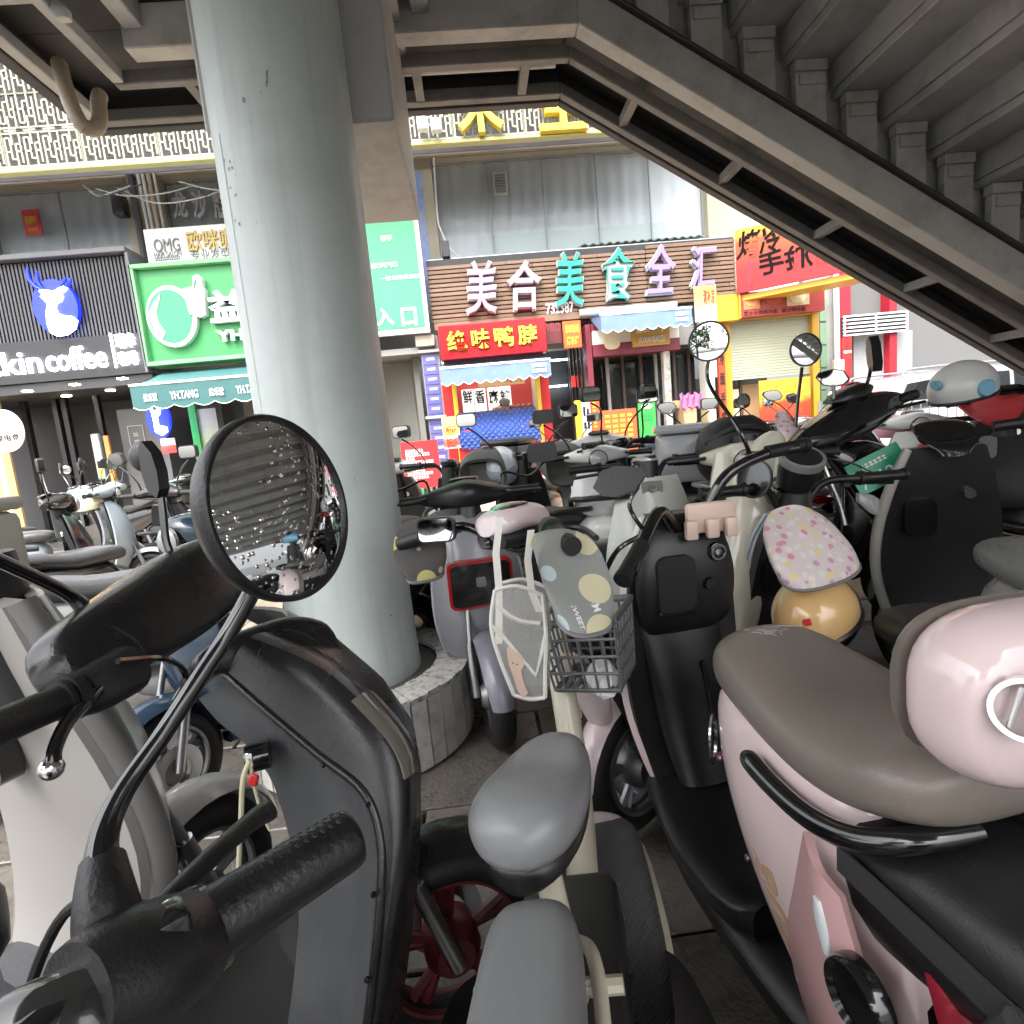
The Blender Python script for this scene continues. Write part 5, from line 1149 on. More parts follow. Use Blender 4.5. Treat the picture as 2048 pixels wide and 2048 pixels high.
    if o['rack']: ob('rear_rack', join(tube([(-.5, .1, .8), (-.95, .09, .84), (-.97, 0, .84), (-.95, -.09, .84), (-.5, -.1, .8)], .008, 8), *[tube([(x, .1, .82), (x, -.1, .82)], .006, 6) for x in (-.6, -.72, -.84)]), o.get('rackm') or chrome, root)
    if o['box']:
        b_ = ob('rear_box', box(-1.06, -.72, -.16, .16, .84, 1.1, .03, 2), o['box'], root); ob('box_lid', box(-1.07, -.71, -.17, .17, 1.102, 1.15, .02, 2), o['box'], b_)
    mw = Matrix.Translation(loc) @ Matrix.Rotation(heading, 4, 'Z') @ Matrix.Rotation(o['lean'], 4, 'X') @ Matrix.Scale(s, 4)
    return root, mw, mw @ SZ
def badge(root, p, rot, r=.02, mat=chrome, mtx=None): pass

def muff(label, mwb, sg, mat, trim, dz=0.0, size=1.0):
    """padded rain cover pulled over one handlebar grip"""
    y = sg*.25
    p0 = mwb @ Vector((.36, y, 1.0))
    t = thing('handlebar_muff', label, 'handlebar cover', tuple(p0), 0, 'rain covers on handlebar grips', world=True)
    q = size
    K = [(.47, sg*.2, 1.06, .0, .03, 0, .0, 0, .03, 2.5), (.45, sg*.2, 1.05, .0, .09*q, 0, .02, 0, .06*q, 2.6), (.38, sg*.23, 1.01, .0, .14*q, 0, .02, 0, .1*q, 2.8), (.3, sg*.26, .97, 0, .15*q, 0, .03, 0, .12*q, 3), (.24, sg*.28, .93, 0, .14*q, 0, .03, 0, .11*q, 3)]
    KK = K+[(.25, sg*.278, .932, 0, .125*q, 0, .03, 0, .095*q, 3), (.33, sg*.25, .975, 0, .1*q, 0, .02, 0, .07*q, 2.6)]
    ob('cover', xf(loft(KK, 22, 24), mwb), mat, t)
    k = K[-1]; ring = []
    for j in range(25):
        a = 2*PI*j/24; c, s_ = math.cos(a), math.sin(a); p = 3
        ca = math.copysign(abs(c)**(2/p), c); sa = math.copysign(abs(s_)**(2/p), s_); ring.append(tuple(mwb @ Vector((k[0]+k[3]*ca+k[6]*sa, k[1]+k[4]*ca+k[7]*sa, k[2]+k[5]*ca+k[8]*sa))))
    ob('hem', tube(ring, .006, 6, straight=True), trim, t)
    return t
def dots_mat(name, base, cols, scale=14, th=.36):
    m = M(name, base, .7, var=.06, bump=.15, bs=200)
    nt = m.node_tree; N = nt.nodes; L = nt.links; b = N['Principled BSDF']; src = b.inputs['Base Color'].links[0].from_socket
    tc = N.new('ShaderNodeTexCoord'); v = N.new('ShaderNodeTexVoronoi'); v.inputs['Scale'].default_value = scale; v.inputs['Randomness'].default_value = .75; L.new(tc.outputs['Object'], v.inputs['Vector'])
    r = N.new('ShaderNodeValToRGB'); r.color_ramp.interpolation = 'CONSTANT'; sp = N.new('ShaderNodeSeparateColor'); L.new(v.outputs['Color'], sp.inputs[0]); L.new(sp.outputs[0], r.inputs[0])
    e = r.color_ramp.elements; e[0].color = (*cols[0], 1); e[1].position = 1/len(cols); e[1].color = (*cols[1 % len(cols)], 1)
    for i in range(2, len(cols)): k = e.new(i/len(cols)); k.color = (*cols[i], 1)
    lt = N.new('ShaderNodeMath'); lt.operation = 'LESS_THAN'; L.new(v.outputs['Distance'], lt.inputs[0]); lt.inputs[1].default_value = th
    mx = N.new('ShaderNodeMix'); mx.data_type = 'RGBA'; L.new(lt.outputs[0], mx.inputs[0]); L.new(src, mx.inputs[6]); L.new(r.outputs[0], mx.inputs[7]); L.new(mx.outputs[2], b.inputs['Base Color'])
    return m
def helmet(label, c, yaw, mat, r=.13, visor=None, tilt=0.0, roll=0.0, group=None, extra=None):
    t = thing('helmet', label, 'helmet', c, yaw, group); t.rotation_euler = (roll, tilt, yaw)
    prof = [(0, r)]+[(r*math.sin(rad(a)), r*math.cos(rad(a))) for a in range(10, 111, 10)]
    sh = lathe(prof+[(r*.86, -.3*r), (r*.8, -.2*r)], 32, 'z'); sh = ([(v[0]*1.12, v[1]*.95, v[2]*.98) for v in sh[0]], sh[1])
    ob('shell', sh, mat, t)
    ob('rim', tube([(1.12*r*.95*math.cos(2*PI*k/24), .95*r*.95*math.sin(2*PI*k/24), -.335*r) for k in range(25)], .008, 6, straight=True), black_pl, t)
    if visor: ob('visor', sheet([[(1.17*r*math.cos(a)*c2, .99*r*math.sin(a)*c2, z) for a in [rad(-60+12*k) for k in range(11)]] for z, c2 in ((.35*r, .95), (.1*r, 1.03), (-.2*r, 1.02), (-.5*r, .93))], .003), visor, t)
    return t
# ------------------------------------------------------------------ the near scooters
def pd(px, py, d): return Vector((0, 0, CAM_H)) + (_f + _r*((px-1024)/FPX) - _u*((py-1024)/FPX))*d
scuffed = M('scuffed_black_plastic', (.0105, .0105, .011), .27, var=.3, vs=7, bump=.1, bs=300, dirt=.3, dcol=(.03, .029, .028), ds=3.5, scr=.3)
grey_inner = M('grey_inner_plastic', (.06, .062, .065), .36, var=.15, vs=5, bump=.12, bs=350, scr=.5, dirt=.3, dcol=(.1, .1, .1), ds=5)
red_rim = M('red_rim', (.16, .02, .025), .4, var=.2, dirt=.4, dcol=(.05, .02, .02))
# --- scooter the photographer leans over: grip, lever and big round mirror in the lower left corner
own, mwo, mwob = scooter('near_scooter', 'black scooter nearest the lens with big wet round mirror and rubber grip', (-.345, .085), rad(133), dict(body=scuffed, mir=(None, None), bars=False, light=None, floor=black_pl))
MC = pd(552, 1018, .36)
n_ = Vector((.92, -.4, .13)).normalized()
mm = Matrix.Translation(MC) @ (-n_).to_track_quat('X', 'Z').to_matrix().to_4x4()
def own_part(name, g, mat, parent=None):
    inv = mwo.inverted(); return ob(name, xf(g, inv), mat, parent or own)
RM = .0585
hd = own_part('mirror', xf(lathe([(0, .03), (.025, .028), (.045, .02), (RM-.002, .006), (RM+.0012, -.001), (RM+.0016, -.0075), (RM+.0004, -.0098), (RM-.0018, -.0098), (RM-.0026, -.007), (RM-.003, -.003), (0, -.003)], 72, 'x'), mm), black_pl)
RG = RM-.0024; RC = .26
gl_ = own_part('glass', xf(lathe([(RG*i/30, -.0078-(math.sqrt(RC*RC-(RG*i/30)**2)-math.sqrt(RC*RC-RG*RG))) for i in range(31)], 72, 'x'), mm), mirror_wet, hd)
st_ = [MC+n_*(-.02)+Vector((0, 0, -.03)), pd(505, 1180, .372), pd(452, 1275, .365), pd(390, 1370, .35), pd(318, 1480, .335), pd(243, 1590, .315), pd(205, 1690, .3), pd(212, 1800, .285), pd(235, 1900, .275)]
own_part('mirror_stem', tube(st_, [.006, .0058, .0055, .0055, .0055, .006, .0075, .011, .014], 14), black_gl)
own_part('stem_boot', tube([pd(205, 1720, .298), pd(210, 1800, .285), pd(222, 1880, .278)], [.0105, .014, .016], 16), rubber)
gp0, gp1 = pd(370, 1885, .3), pd(712, 1668, .37)
own_part('handle_grip', tube([gp0, gp0.lerp(gp1, .3), gp0.lerp(gp1, .7), gp0.lerp(gp1, .93), gp0.lerp(gp1, .985), gp1], [.0205, .0195, .019, .0185, .0155, .009], 24), M('worn_rubber_grip', (.008, .008, .0085), .34, var=.25, bump=.15, bs=250, dirt=.25, dcol=(.025, .025, .025)))
gd_ = (gp1-gp0).normalized(); up_ = (Vector((0, 0, 1))-gd_*gd_.z).normalized(); sd_ = gd_.cross(up_)
dots = []
for i in range(15):
    for j in range(3):
        a = rad(68+j*17); c = gp0.lerp(gp1, .16+i*.052+(j % 2)*.026)+(up_*math.sin(a)+sd_*math.cos(a)*-1)*.0188
        dots.append(xf(lathe([(0, .0008), (.0016, .0005), (.0022, -.0004)], 8), Matrix.Translation(c) @ (up_*math.sin(a)-sd_*math.cos(a)).to_track_quat('Z', 'X').to_matrix().to_4x4()))
dk_ = own_part('grip_studs', join(*dots), rubber); dk_['kind'] = 'stuff'
own_part('switch_housing', tube([pd(150, 2010, .25), pd(225, 1965, .265), pd(315, 1925, .283), pd(400, 1870, .31)], [.025, .029, .029, .0235], 24), black_pl)
own_part('housing_collar', tube([pd(366, 1893, .299), pd(396, 1872, .309)], .0255, 24), black_gl)
own_part('brake_lever_near', tube([pd(285, 1850, .31), pd(345, 1790, .325), pd(425, 1712, .35), pd(500, 1645, .385), pd(535, 1622, .4)], [.009, .0075, .0075, .008, .0095], 12, flat=.75), black_pl)
own_part('throttle_cable', tube([pd(300, 1960, .27), pd(220, 2020, .26), pd(120, 2070, .27), pd(40, 2150, .3)], .0035, 8), rubber)
own_part('brake_hose', tube([pd(265, 1840, .3), pd(190, 1800, .33), pd(120, 1840, .36), pd(60, 1980, .38), pd(40, 2150, .38)], .0035, 8), rubber)
own_part('switch_block', xf(box(-.014, .014, -.011, .011, -.013, .013, .004, 2), Matrix.Translation(pd(318, 1880, .277)) @ Matrix.Rotation(.7, 4, 'Z')), black_gl)
own_part('lever_pivot', tube([pd(240, 1885, .297), pd(300, 1835, .312)], [.014, .011], 14), black_pl)
own_part('handlebar_tube', tube([pd(150, 2010, .25), Vector((-.3, .1, 1.0)), Vector((-.36, .05, .98)), Vector((-.5, -.05, 1.0))], .012, 12), black_gl)
own_part('speedometer', loft([(*pd(20, 2130, .245), .03, .02, 0, -.01, .02, .015, 3), (*pd(85, 2060, .24), .025, .012, 0, -.008, .015, .012, 3), (*pd(118, 2015, .24), .012, .006, 0, -.004, .008, .007, 3)], 8, 20), M('scratched_clear_plastic', (.02, .021, .02), .2, coat=.5, var=.3))
# --- black scooter with the wide leg shield
s1, mw1, mw1b = scooter('black_scooter', 'scuffed black scooter with grey inner leg shield left of the column', (-.39, .97), rad(40), dict(body=scuffed, shield=False, inner=grey_inner, rim=red_rim, s=.98, wide=1.02, tall=.03, mir=(None, None), bars=False, steer=rad(-24), lean=-.04, light=None, fend=scuffed, mz=1.24, mout=.24))
for o in [c for c in s1.children if c.name.startswith('handlebar_cowl')]: pass
i1 = mw1.inverted(); i1b = mw1b.inverted()
# deep handlebar cowl hood, shield lip, turn lens, key lock
s1p = lambda nm, g, m: ob(nm, xf(g, i1), m, s1)
def ck(px, py, d, h, dep, p=3):
    c = pd(px, py, d); up = (_u*.86-_r*.5).normalized(); fw = Vector((-.25, .97, 0)).cross(up).normalized()
    return (*c, *(up*h), *(fw*dep), p)
s1p('handlebar_cowl', loft([ck(100, 1345, .62, .016, .02), ck(120, 1335, .635, .036, .03), ck(180, 1302, .68, .05, .045), ck(268, 1250, .76, .06, .06), ck(355, 1192, .85, .068, .065), ck(420, 1150, .92, .06, .05), ck(455, 1130, .96, .035, .03), ck(465, 1124, .97, .015, .015)], 30, 28), scuffed)
s1p('cowl_seam', tube([pd(236, 1322, .63), pd(330, 1318, .7), pd(372, 1352, .74), pd(350, 1400, .74)], .004, 6), black_gl)
s1p('grip_shroud', loft([ck(245, 1345, .66, .03, .03, 2.4), ck(190, 1375, .63, .028, .028, 2.4), ck(150, 1392, .61, .022, .022, 2.2)], 8, 18), black_pl)
s1p('grip', join(tube([pd(150, 1392, .605), pd(60, 1428, .56), pd(-60, 1480, .5)], .0175, 18), tube([pd(155, 1390, .607), pd(135, 1398, .597)], .025, 18), tube([pd(128, 1400, .594), pd(118, 1404, .589)], .022, 18)), rubber)
s1p('brake_lever', tube([pd(285, 1340, .7), pd(235, 1352, .66), pd(185, 1390, .61), pd(135, 1445, .57), pd(108, 1500, .545), pd(104, 1530, .54)], [.008, .0085, .0075, .007, .007, .0085], 12), black_gl)
s1p('lever_ball', xf(lathe([(0, .011)]+[(.011*math.sin(rad(a)), .011*math.cos(rad(a))) for a in range(20, 161, 20)]+[(0, -.011)], 18), Matrix.Translation(pd(103, 1537, .54))), chrome)
s1p('mirror_stem', tube([pd(345, 1115, .86), pd(332, 1080, .86), pd(326, 1020, .86), pd(318, 960, .86)], .0058, 8), black_gl)
mgeo = Matrix.Translation(pd(312, 942, .86)) @ Matrix.Rotation(rad(232), 4, 'Z') @ Matrix.Rotation(rad(90), 4, 'X')
mirror_head(s1, 'leaf', (0, 0, 0), 0, 0, .55, None, i1 @ mgeo)
SR = [((400, 1395, 1.0), (452, 1348, .92), (500, 1276, .92), (560, 1268, 1.0)), ((440, 1440, 1.0), (545, 1430, .88), (635, 1335, .89), (665, 1322, 1.0)), ((500, 1490, 1.0), (640, 1510, .85), (735, 1420, .86), (772, 1415, .98)),
      ((548, 1560, 1.0), (730, 1585, .82), (800, 1512, .84), (832, 1502, .96)), ((580, 1660, 1.0), (763, 1690, .8), (816, 1640, .82), (838, 1625, .95)), ((600, 1780, .98), (760, 1820, .78), (806, 1790, .8), (830, 1780, .93)),
      ((598, 1900, .96), (748, 1950, .77), (786, 1930, .79), (812, 1920, .92)), ((575, 2080, .92), (730, 2100, .76), (765, 2090, .78), (790, 2080, .9)), ((540, 2300, .92), (705, 2330, .78), (735, 2320, .8), (760, 2310, .9))]
SW = [[pd(*q) for q in r_] for r_ in SR]
def smooth_rows(cols, n=4, m=5):
    rows = [[tuple(r_[c]) if isinstance(c, int) else c for c in cols] for r_ in SW]
    A = [[tuple(cr(rr, t/m)) for t in range((len(rr)-1)*m+1)] for rr in rows]
    return [[tuple(cr([A[i][j] for i in range(len(A))], t/n)) for j in range(len(A[0]))] for t in range((len(A)-1)*n+1)]
s1p('leg_shield', sheet(smooth_rows([1, 2, 3]), .006), scuffed)
FARV = Vector((-.64, .77, 0))*.3
fr_rows = [[tuple(r_[3]), tuple(r_[3]+FARV*.5+Vector((.05, .04, 0))), tuple(r_[3]+FARV)] for r_ in SW]
s1p('front_panel', sheet([[tuple(cr(rr, t/4)) for t in range(9)] for rr in fr_rows], .008), scuffed)
ir = [[tuple(r_[0]), tuple(r_[0].lerp(r_[1], .5)+Vector((.03, .03, 0))), tuple(r_[1])] for r_ in SW]
A_ = [[tuple(cr(rr, t/5)) for t in range(11)] for rr in ir]
s1p('inner_panel', sheet([[tuple(cr([A_[i][j] for i in range(len(A_))], t/4)) for j in range(11)] for t in range((len(A_)-1)*4+1)], .01), grey_inner)
s1p('far_edge', sheet([[tuple(r_[0]), tuple(r_[0]+Vector((.05, .08, 0)))] for r_ in SW], .01), scuffed)
s1p('shield_lip', tube([tuple(r_[1]) for r_ in SW], .0075, 10), scuffed)
s1p('lip_groove', tube([tuple(r_[1].lerp(r_[2], .16)+Vector((0, -.002, .001))) for r_ in SW], .0022, 6), black_gl)
s1p('top_cover', loft([(*pd(395, 1380, 1.0), .0, .02, .0, .01, 0, .012, 2.4), (*pd(440, 1325, .97), .03, .06, 0, .01, 0, .025, 2.6), (*pd(500, 1290, .97), .05, .08, 0, .0, 0, .03, 2.8), (*pd(580, 1290, 1.0), .05, .07, 0, .0, 0, .028, 2.6), (*pd(640, 1320, 1.03), .03, .04, 0, 0, 0, .01, 2.4)], 18, 22), scuffed)
def srf(r, w):
    cols = [cr([tuple(q[c]) for q in SW], r) for c in (1, 2, 3)]; return Vector(cr(cols, 1+w))
def lnp(r, w, off=.006):
    n = (srf(r, w+.05)-srf(r, w-.05)).cross(srf(r+.05, w)-srf(r-.05, w)).normalized()
    if n.dot(Vector((.75, -.6, .3))) < 0: n = -n
    return srf(r, w)+n*off
s1p('turn_lens', sheet([[tuple(lnp(1.75+1.6*a/12, -.12+.62*b_/6)) for b_ in range(7)] for a in range(13)], .005), M('smoked_lens', (.13, .118, .1), .15, coat=.6, var=.25))
for px, py, d in ((745, 1610, .808), (755, 1790, .772), (742, 1960, .76), (655, 1530, .84)): s1p('screw', xf(lathe([(0, .002), (.004, .0015), (.0045, -.002)], 10), Matrix.Translation(pd(px-8, py, d)) @ Matrix.Rotation(rad(90), 4, 'X')), black_gl)
s1p('key_lock', xf(lathe([(0, -.012), (.012, -.012), (.013, -.016), (.022, -.018), (.024, -.01), (.024, .02), (0, .02)], 24, 'x'), Matrix.Translation(pd(515, 1512, .955)) @ Matrix.Rotation(rad(15), 4, 'Z')), black_gl)
ob('mirror_stem', xf(tube([pd(190, 1290, .74), pd(172, 1225, .73), pd(130, 1185, .71), pd(0, 1122, .63), pd(-90, 1085, .58)], [.011, .011, .0085, .008, .008], 12), i1), black_gl, s1)
ob('stem_boot', xf(tube([pd(192, 1300, .745), pd(184, 1255, .735), pd(172, 1222, .73)], [.018, .0165, .0145], 14), i1), rubber, s1)
kt = thing('key_tag', 'red key tag on a cream cord hanging from the black scooter lock', 'key tag', tuple(pd(490, 1540, .93)), world=True)
ob('cord', join(tube([pd(500, 1520, .93), pd(486, 1560, .93), pd(482, 1640, .94), pd(478, 1720, .95), pd(474, 1800, .96)], .0042, 8), tube([pd(500, 1520, .93), pd(508, 1570, .94), pd(522, 1620, .95), pd(540, 1660, .96)], .003, 8)), M('cream_cord', (.55, .52, .35), .6), kt)
ob('tag', xf(box(-.008, .008, -.003, .003, -.011, .011, .003, 1), Matrix.Translation(pd(507, 1560, .928)) @ Matrix.Rotation(.4, 4, 'Y')), print_red, kt)
ob('key', xf(box(-.006, .006, -.001, .001, -.012, .012, .001, 1), Matrix.Translation(pd(498, 1520, .93))), chrome, kt)
# --- beige scooter at the left edge
beige = paint('beige_paint', (.32, .305, .29), .3); beige_in = M('beige_inner', (.31, .295, .28), .4, var=.06)
sL, mwL, mwLb = scooter('beige_scooter', 'pale beige scooter leg shield cut off by the left edge', (-.87, .98), rad(62), dict(body=beige, inner=beige_in, s=1.08, wide=1.1, tall=.05, mir=(None, None), seat=grey_seat, floor=grey_inner, steer=rad(8), bars=False, light=None))
grey_trim = M('grey_trim', (.16, .155, .145), .45, var=.1)
for sg in (-1, 1):
    ob('shield_edge', tube([(.4, sg*.135, .26), (.455, sg*.182, .36), (.478, sg*.214, .52), (.462, sg*.208, .68), (.43, sg*.172, .84), (.405, sg*.122, .98)], .02, 10), grey_trim, sL)
# ------------------------------------------------------------------ small pink and cream e-bike with grey saddle
pink = paint('pale_pink_paint', (.58, .47, .48), .26, dirt=.1)
creamp = paint('cream_frame_paint', (.6, .56, .44), .3, dirt=.25)
H_M = rad(80); LM = -.12
rootm = (.125, .765, 0)
eb = thing('pink_e_bike', 'small pink and cream e-bike with grey saddle, basket and long rear pad', 'e-bike', rootm, H_M, 'scooters parked under and beside the footbridge')
eb.rotation_euler = (LM, 0, H_M)
mwm = Matrix.Translation(rootm) @ Matrix.Rotation(H_M, 4, 'Z') @ Matrix.Rotation(LM, 4, 'X')
STM = rad(-44)
Sm = Matrix.Translation((.7, 0, 0)) @ Matrix.Rotation(STM, 4, 'Z') @ Matrix.Translation((-.7, 0, 0))
wheel(eb, -.42, alu, .2, .03); wheel(eb, .9, alu, .2, .03, Sm)
vin = M('grey_saddle_vinyl', (.2, .205, .21), .32, var=.06, bump=.14, bs=420)
sk = [(.172, 0, .702, 0, .006, 0, 0, 0, .004, 2.1), (.168, 0, .703, 0, .03, 0, 0, 0, .018, 2.2), (.145, 0, .708, 0, .056, 0, 0, 0, .035, 2.3), (.09, 0, .714, 0, .08, 0, 0, 0, .046, 2.4), (.02, 0, .718, 0, .096, 0, 0, 0, .05, 2.5), (-.05, 0, .724, 0, .101, 0, 0, 0, .053, 2.5), (-.105, 0, .728, 0, .09, 0, 0, 0, .05, 2.4), (-.138, 0, .726, 0, .062, 0, 0, 0, .036, 2.3), (-.152, 0, .722, 0, .03, 0, 0, 0, .018, 2.2), (-.155, 0, .72, 0, .006, 0, 0, 0, .004, 2.1)]
sk = [(k[0]*.9, 0, k[2], 0, k[4]*.8, 0, 0, 0, k[8]*.92, k[9]) for k in sk]
sg_ = loft(sk, 40, 36)
def dent(v):
    x, y, z = v
    if z > .71: z -= .018*math.exp(-((x-.03)/.06)**2-((y+.01)/.05)**2)
    return (x, y, z)
RS = Matrix.Rotation(rad(-13), 4, 'Z')
ob('saddle', xf(([dent(v) for v in sg_[0]], sg_[1]), RS), vin, eb)
ob('saddle_base', xf(loft([(k[0]*.95, 0, k[2]-.045, 0, k[4]*.86, 0, 0, 0, min(.02, k[8]), 3) for k in sk], 20, 20), RS), black_pl, eb)
pk = [(-.158, 0, .66, 0, .006, 0, 0, 0, .004, 2.2), (-.162, 0, .66, 0, .05, 0, 0, 0, .02, 2.6), (-.185, 0, .665, 0, .085, 0, 0, 0, .04, 3), (-.25, 0, .67, 0, .1, 0, 0, 0, .045, 3.6), (-.45, 0, .675, 0, .105, 0, 0, 0, .045, 4), (-.66, 0, .68, 0, .1, 0, 0, 0, .04, 3.6), (-.7, 0, .68, 0, .06, 0, 0, 0, .02, 3)]
pk = [(k[0], 0, k[2], 0, k[4]*.56, 0, 0, 0, k[8], k[9]) for k in pk]
ob('rear_pad', loft(pk, 22, 28), M('grey_pad_vinyl', (.18, .185, .19), .4, var=.06, bump=.14, bs=420), eb)
ob('rear_rack', join(*[tube([(-.1, s*.03, .56), (-.16, s*.055, .6), (-.26, s*.066, .612), (-.5, s*.067, .618), (-.7, s*.05, .622), (-.73, 0, .622)], .009, 10) for s in (-1, 1)], tube([(-.2, -.09, .6), (-.2, .09, .6)], .01, 8), tube([(-.3, -.1, .6), (-.36, -.12, .42), (-.42, -.1, .22)], .012, 10), tube([(-.3, .1, .6), (-.36, .12, .42), (-.42, .1, .22)], .012, 10)), creamp, eb)
ob('frame', join(tube([(.72, 0, .8), (.62, 0, .6), (.5, 0, .42), (.3, 0, .36), (.08, 0, .38), (-.1, 0, .48), (-.16, 0, .62)], .033, 16), tube([(-.05, 0, .4), (-.06, 0, .66)], .02, 12)), creamp, eb)
fb_ = loftx([(.46, .3, .1, .02, 4), (.4, .3, .125, .022, 5), (.15, .295, .14, .022, 5), (-.05, .3, .125, .022, 5), (-.1, .3, .08, .02, 4)], 12, 22)
rib = M('ribbed_floor_mat', (.1, .103, .107), .55, var=.12, dirt=.3, dcol=(.12, .115, .11), ds=8)
def ribs(m):
    N = m.node_tree.nodes; L = m.node_tree.links; tc = N.new('ShaderNodeTexCoord'); w = N.new('ShaderNodeTexWave'); w.bands_direction = 'DIAGONAL'; w.inputs['Scale'].default_value = 95
    L.new(tc.outputs['Object'], w.inputs[0]); b = N.new('ShaderNodeBump'); b.inputs['Distance'].default_value = .004; L.new(w.outputs['Fac'], b.inputs['Height']); L.new(b.outputs[0], N['Principled BSDF'].inputs['Normal'])
ribs(rib)
ob('footboard', fb_, rib, eb)
ob('footboard_skirt', loftx([(.47, .262, .1, .018, 4), (.4, .262, .135, .018, 5), (.15, .258, .152, .018, 5), (-.1, .262, .13, .018, 4)], 10, 20), creamp, eb)
ob('floor_nose', loftx([(.5, .3, .06, .012, 2.4), (.47, .305, .09, .02, 3), (.44, .3, .1, .02, 3)], 4, 16), pink, eb)
for s in (-1, 1):
    ob('side_cover', loft([(.06, s*.155, .33, .02, 0, 0, 0, .02, .03, 2.4), (-.05, s*.17, .36, .03, 0, 0, 0, .03, .06, 2.6), (-.2, s*.165, .36, .03, 0, 0, 0, .035, .07, 2.6), (-.32, s*.15, .33, .02, 0, 0, 0, .02, .03, 2.4)], 14, 16), black_pl, eb)
    ob('tail_cover', loft([(-.26, s*.17, .3, 0, .015, 0, 0, 0, .05, 2.2), (-.36, s*.175, .27, 0, .018, 0, 0, 0, .05, 2.2), (-.48, s*.16, .22, 0, .006, 0, 0, 0, .01, 2.2)], 8, 14), pink, eb)
    ob('foot_peg', tube([(-.08, s*.14, .3), (-.08, s*.22, .3)], .016, 10), black_pl, eb)
ob('battery_case', box(-.2, .1, -.08, .08, .39, .5, .02, 2), black_pl, eb)
fe = fender(.9, .235, 15, 170, .045, .02); fe = ([(x, y, z-.015) for x, y, z in fe[0]], fe[1]); ob('fender', xf(fe, Sm), pink, eb)
ob('front_cover', xf(loft([(.74, 0, .62, 0, .05, 0, .03, 0, .0, 2.4), (.78, 0, .5, 0, .065, 0, .035, 0, 0, 2.4), (.8, 0, .4, 0, .04, 0, .03, 0, 0, 2.4)], 8, 16), Sm), pink, eb)
ob('fork', xf(join(*[tube([(.9, s*.055, .2), (.86, s*.055, .4), (.78, s*.04, .6)], .014, 8) for s in (-1, 1)], tube([(.8, 0, .58), (.7, 0, .82), (.66, 0, .98)], .02, 12)), Sm), black_pl, eb)
ob('stem_post', xf(tube([(.74, 0, .72), (.68, 0, .9), (.65, 0, 1.0)], .024, 14), Sm), black_pl, eb)
bz = 1.02
ob('handlebar', xf(tube([(.5, -.34, bz+.0), (.54, -.26, bz+.015), (.6, -.17, bz+.02), (.64, -.09, bz-.03), (.645, 0, bz-.06), (.64, .09, bz-.03), (.6, .17, bz+.02), (.54, .26, bz+.015), (.5, .34, bz)], .0145, 12), Sm), black_gl, eb)
for s in (-1, 1):
    ob('grip', xf(join(tube([(.555, s*.24, bz+.016), (.49, s*.36, bz-.002)], .0195, 16), tube([(.565, s*.222, bz+.017), (.552, s*.246, bz+.015)], .027, 16)), Sm), rubber, eb)
    ob('brake_lever', xf(tube([(.6, s*.2, bz+.01), (.63, s*.25, bz), (.58, s*.34, bz-.01)], .007, 8), Sm), black_pl, eb)
pod = ob('headlight_pod', xf(loft([(.55, 0, 1.035, 0, .03, 0, .005, 0, .012, 2.2), (.575, 0, 1.045, 0, .075, 0, .0, 0, .03, 2.4), (.64, 0, 1.05, 0, .085, 0, 0, 0, .036, 2.4), (.7, 0, 1.04, 0, .075, 0, 0, 0, .036, 2.4), (.735, 0, 1.03, 0, .04, 0, 0, 0, .02, 2.2)], 16, 24), Sm), pink, eb)
ob('pod_base', xf(loft([(.56, 0, 1.01, 0, .06, 0, 0, 0, .025, 2.6), (.64, 0, 1.005, 0, .08, 0, 0, 0, .03, 2.6), (.71, 0, 1.0, 0, .06, 0, 0, 0, .025, 2.6)], 10, 18), Sm), black_pl, pod)
ob('screen', xf(loft([(.585, 0, 1.074, 0, .02, 0, .0, 0, .004, 2.4), (.625, 0, 1.083, 0, .055, 0, 0, 0, .006, 2.4), (.66, 0, 1.083, 0, .05, 0, 0, 0, .006, 2.4), (.69, 0, 1.075, 0, .02, 0, 0, 0, .004, 2.4)], 10, 18), Sm), screen_m, pod)
ob('ignition_lock', xf(lathe([(0, -.012), (.014, -.012), (.016, 0), (0, 0)], 18, 'x', (.556, .02, 1.005)), Sm), chrome, eb)
ob('mirror_stem', xf(tube([(.6, .2, bz+.02), (.58, .24, bz+.05), tuple(Sm.inverted() @ mwm.inverted() @ at(880, 1058, Y=1.52))], .006, 8), Sm), black_gl, eb)
mirror_head(eb, 'rect', (0, 0, 0), 0, 0, .8, mirror_m, mwm.inverted() @ Matrix.Translation(at(872, 1060, Y=1.5)) @ Matrix.Rotation(rad(80), 4, 'Z') @ Matrix.Rotation(rad(4), 4, 'Y'))
# basket
bkm = M('grey_basket_plastic', (.11, .115, .12), .45, var=.08)
bt = .86; gs = []
def brect(z, sx, sy, cx=.9): return [(cx-sx, -sy, z), (cx+sx, -sy, z), (cx+sx, sy, z), (cx-sx, sy, z)]
BC = at(1168, 1222, Y=1.34); WB = Matrix.Translation(BC) @ Matrix.Rotation(rad(62), 4, 'Z') @ Matrix.Rotation(rad(-6), 4, 'X'); IB = mwm.inverted() @ WB
def brect(z, sx, sy): return [(-sx, -sy, z), (sx, -sy, z), (sx, sy, z), (-sx, sy, z)]
bt = 0
BS = Matrix.Scale(.86, 4); IB = IB @ BS
basket = ob('basket_rim', xf(tube([*brect(bt, .105, .115), brect(bt, .105, .115)[0]], .011, 8, straight=True), IB), bkm, eb)
for z, k in ((bt-.05, .97), (bt-.1, .93), (bt-.15, .89), (bt-.2, .84)):
    ob('basket_hoop', xf(tube([*brect(z, .105*k, .115*k), brect(z, .105*k, .115*k)[0]], .0045, 6, straight=True), IB), bkm, basket)
top = []
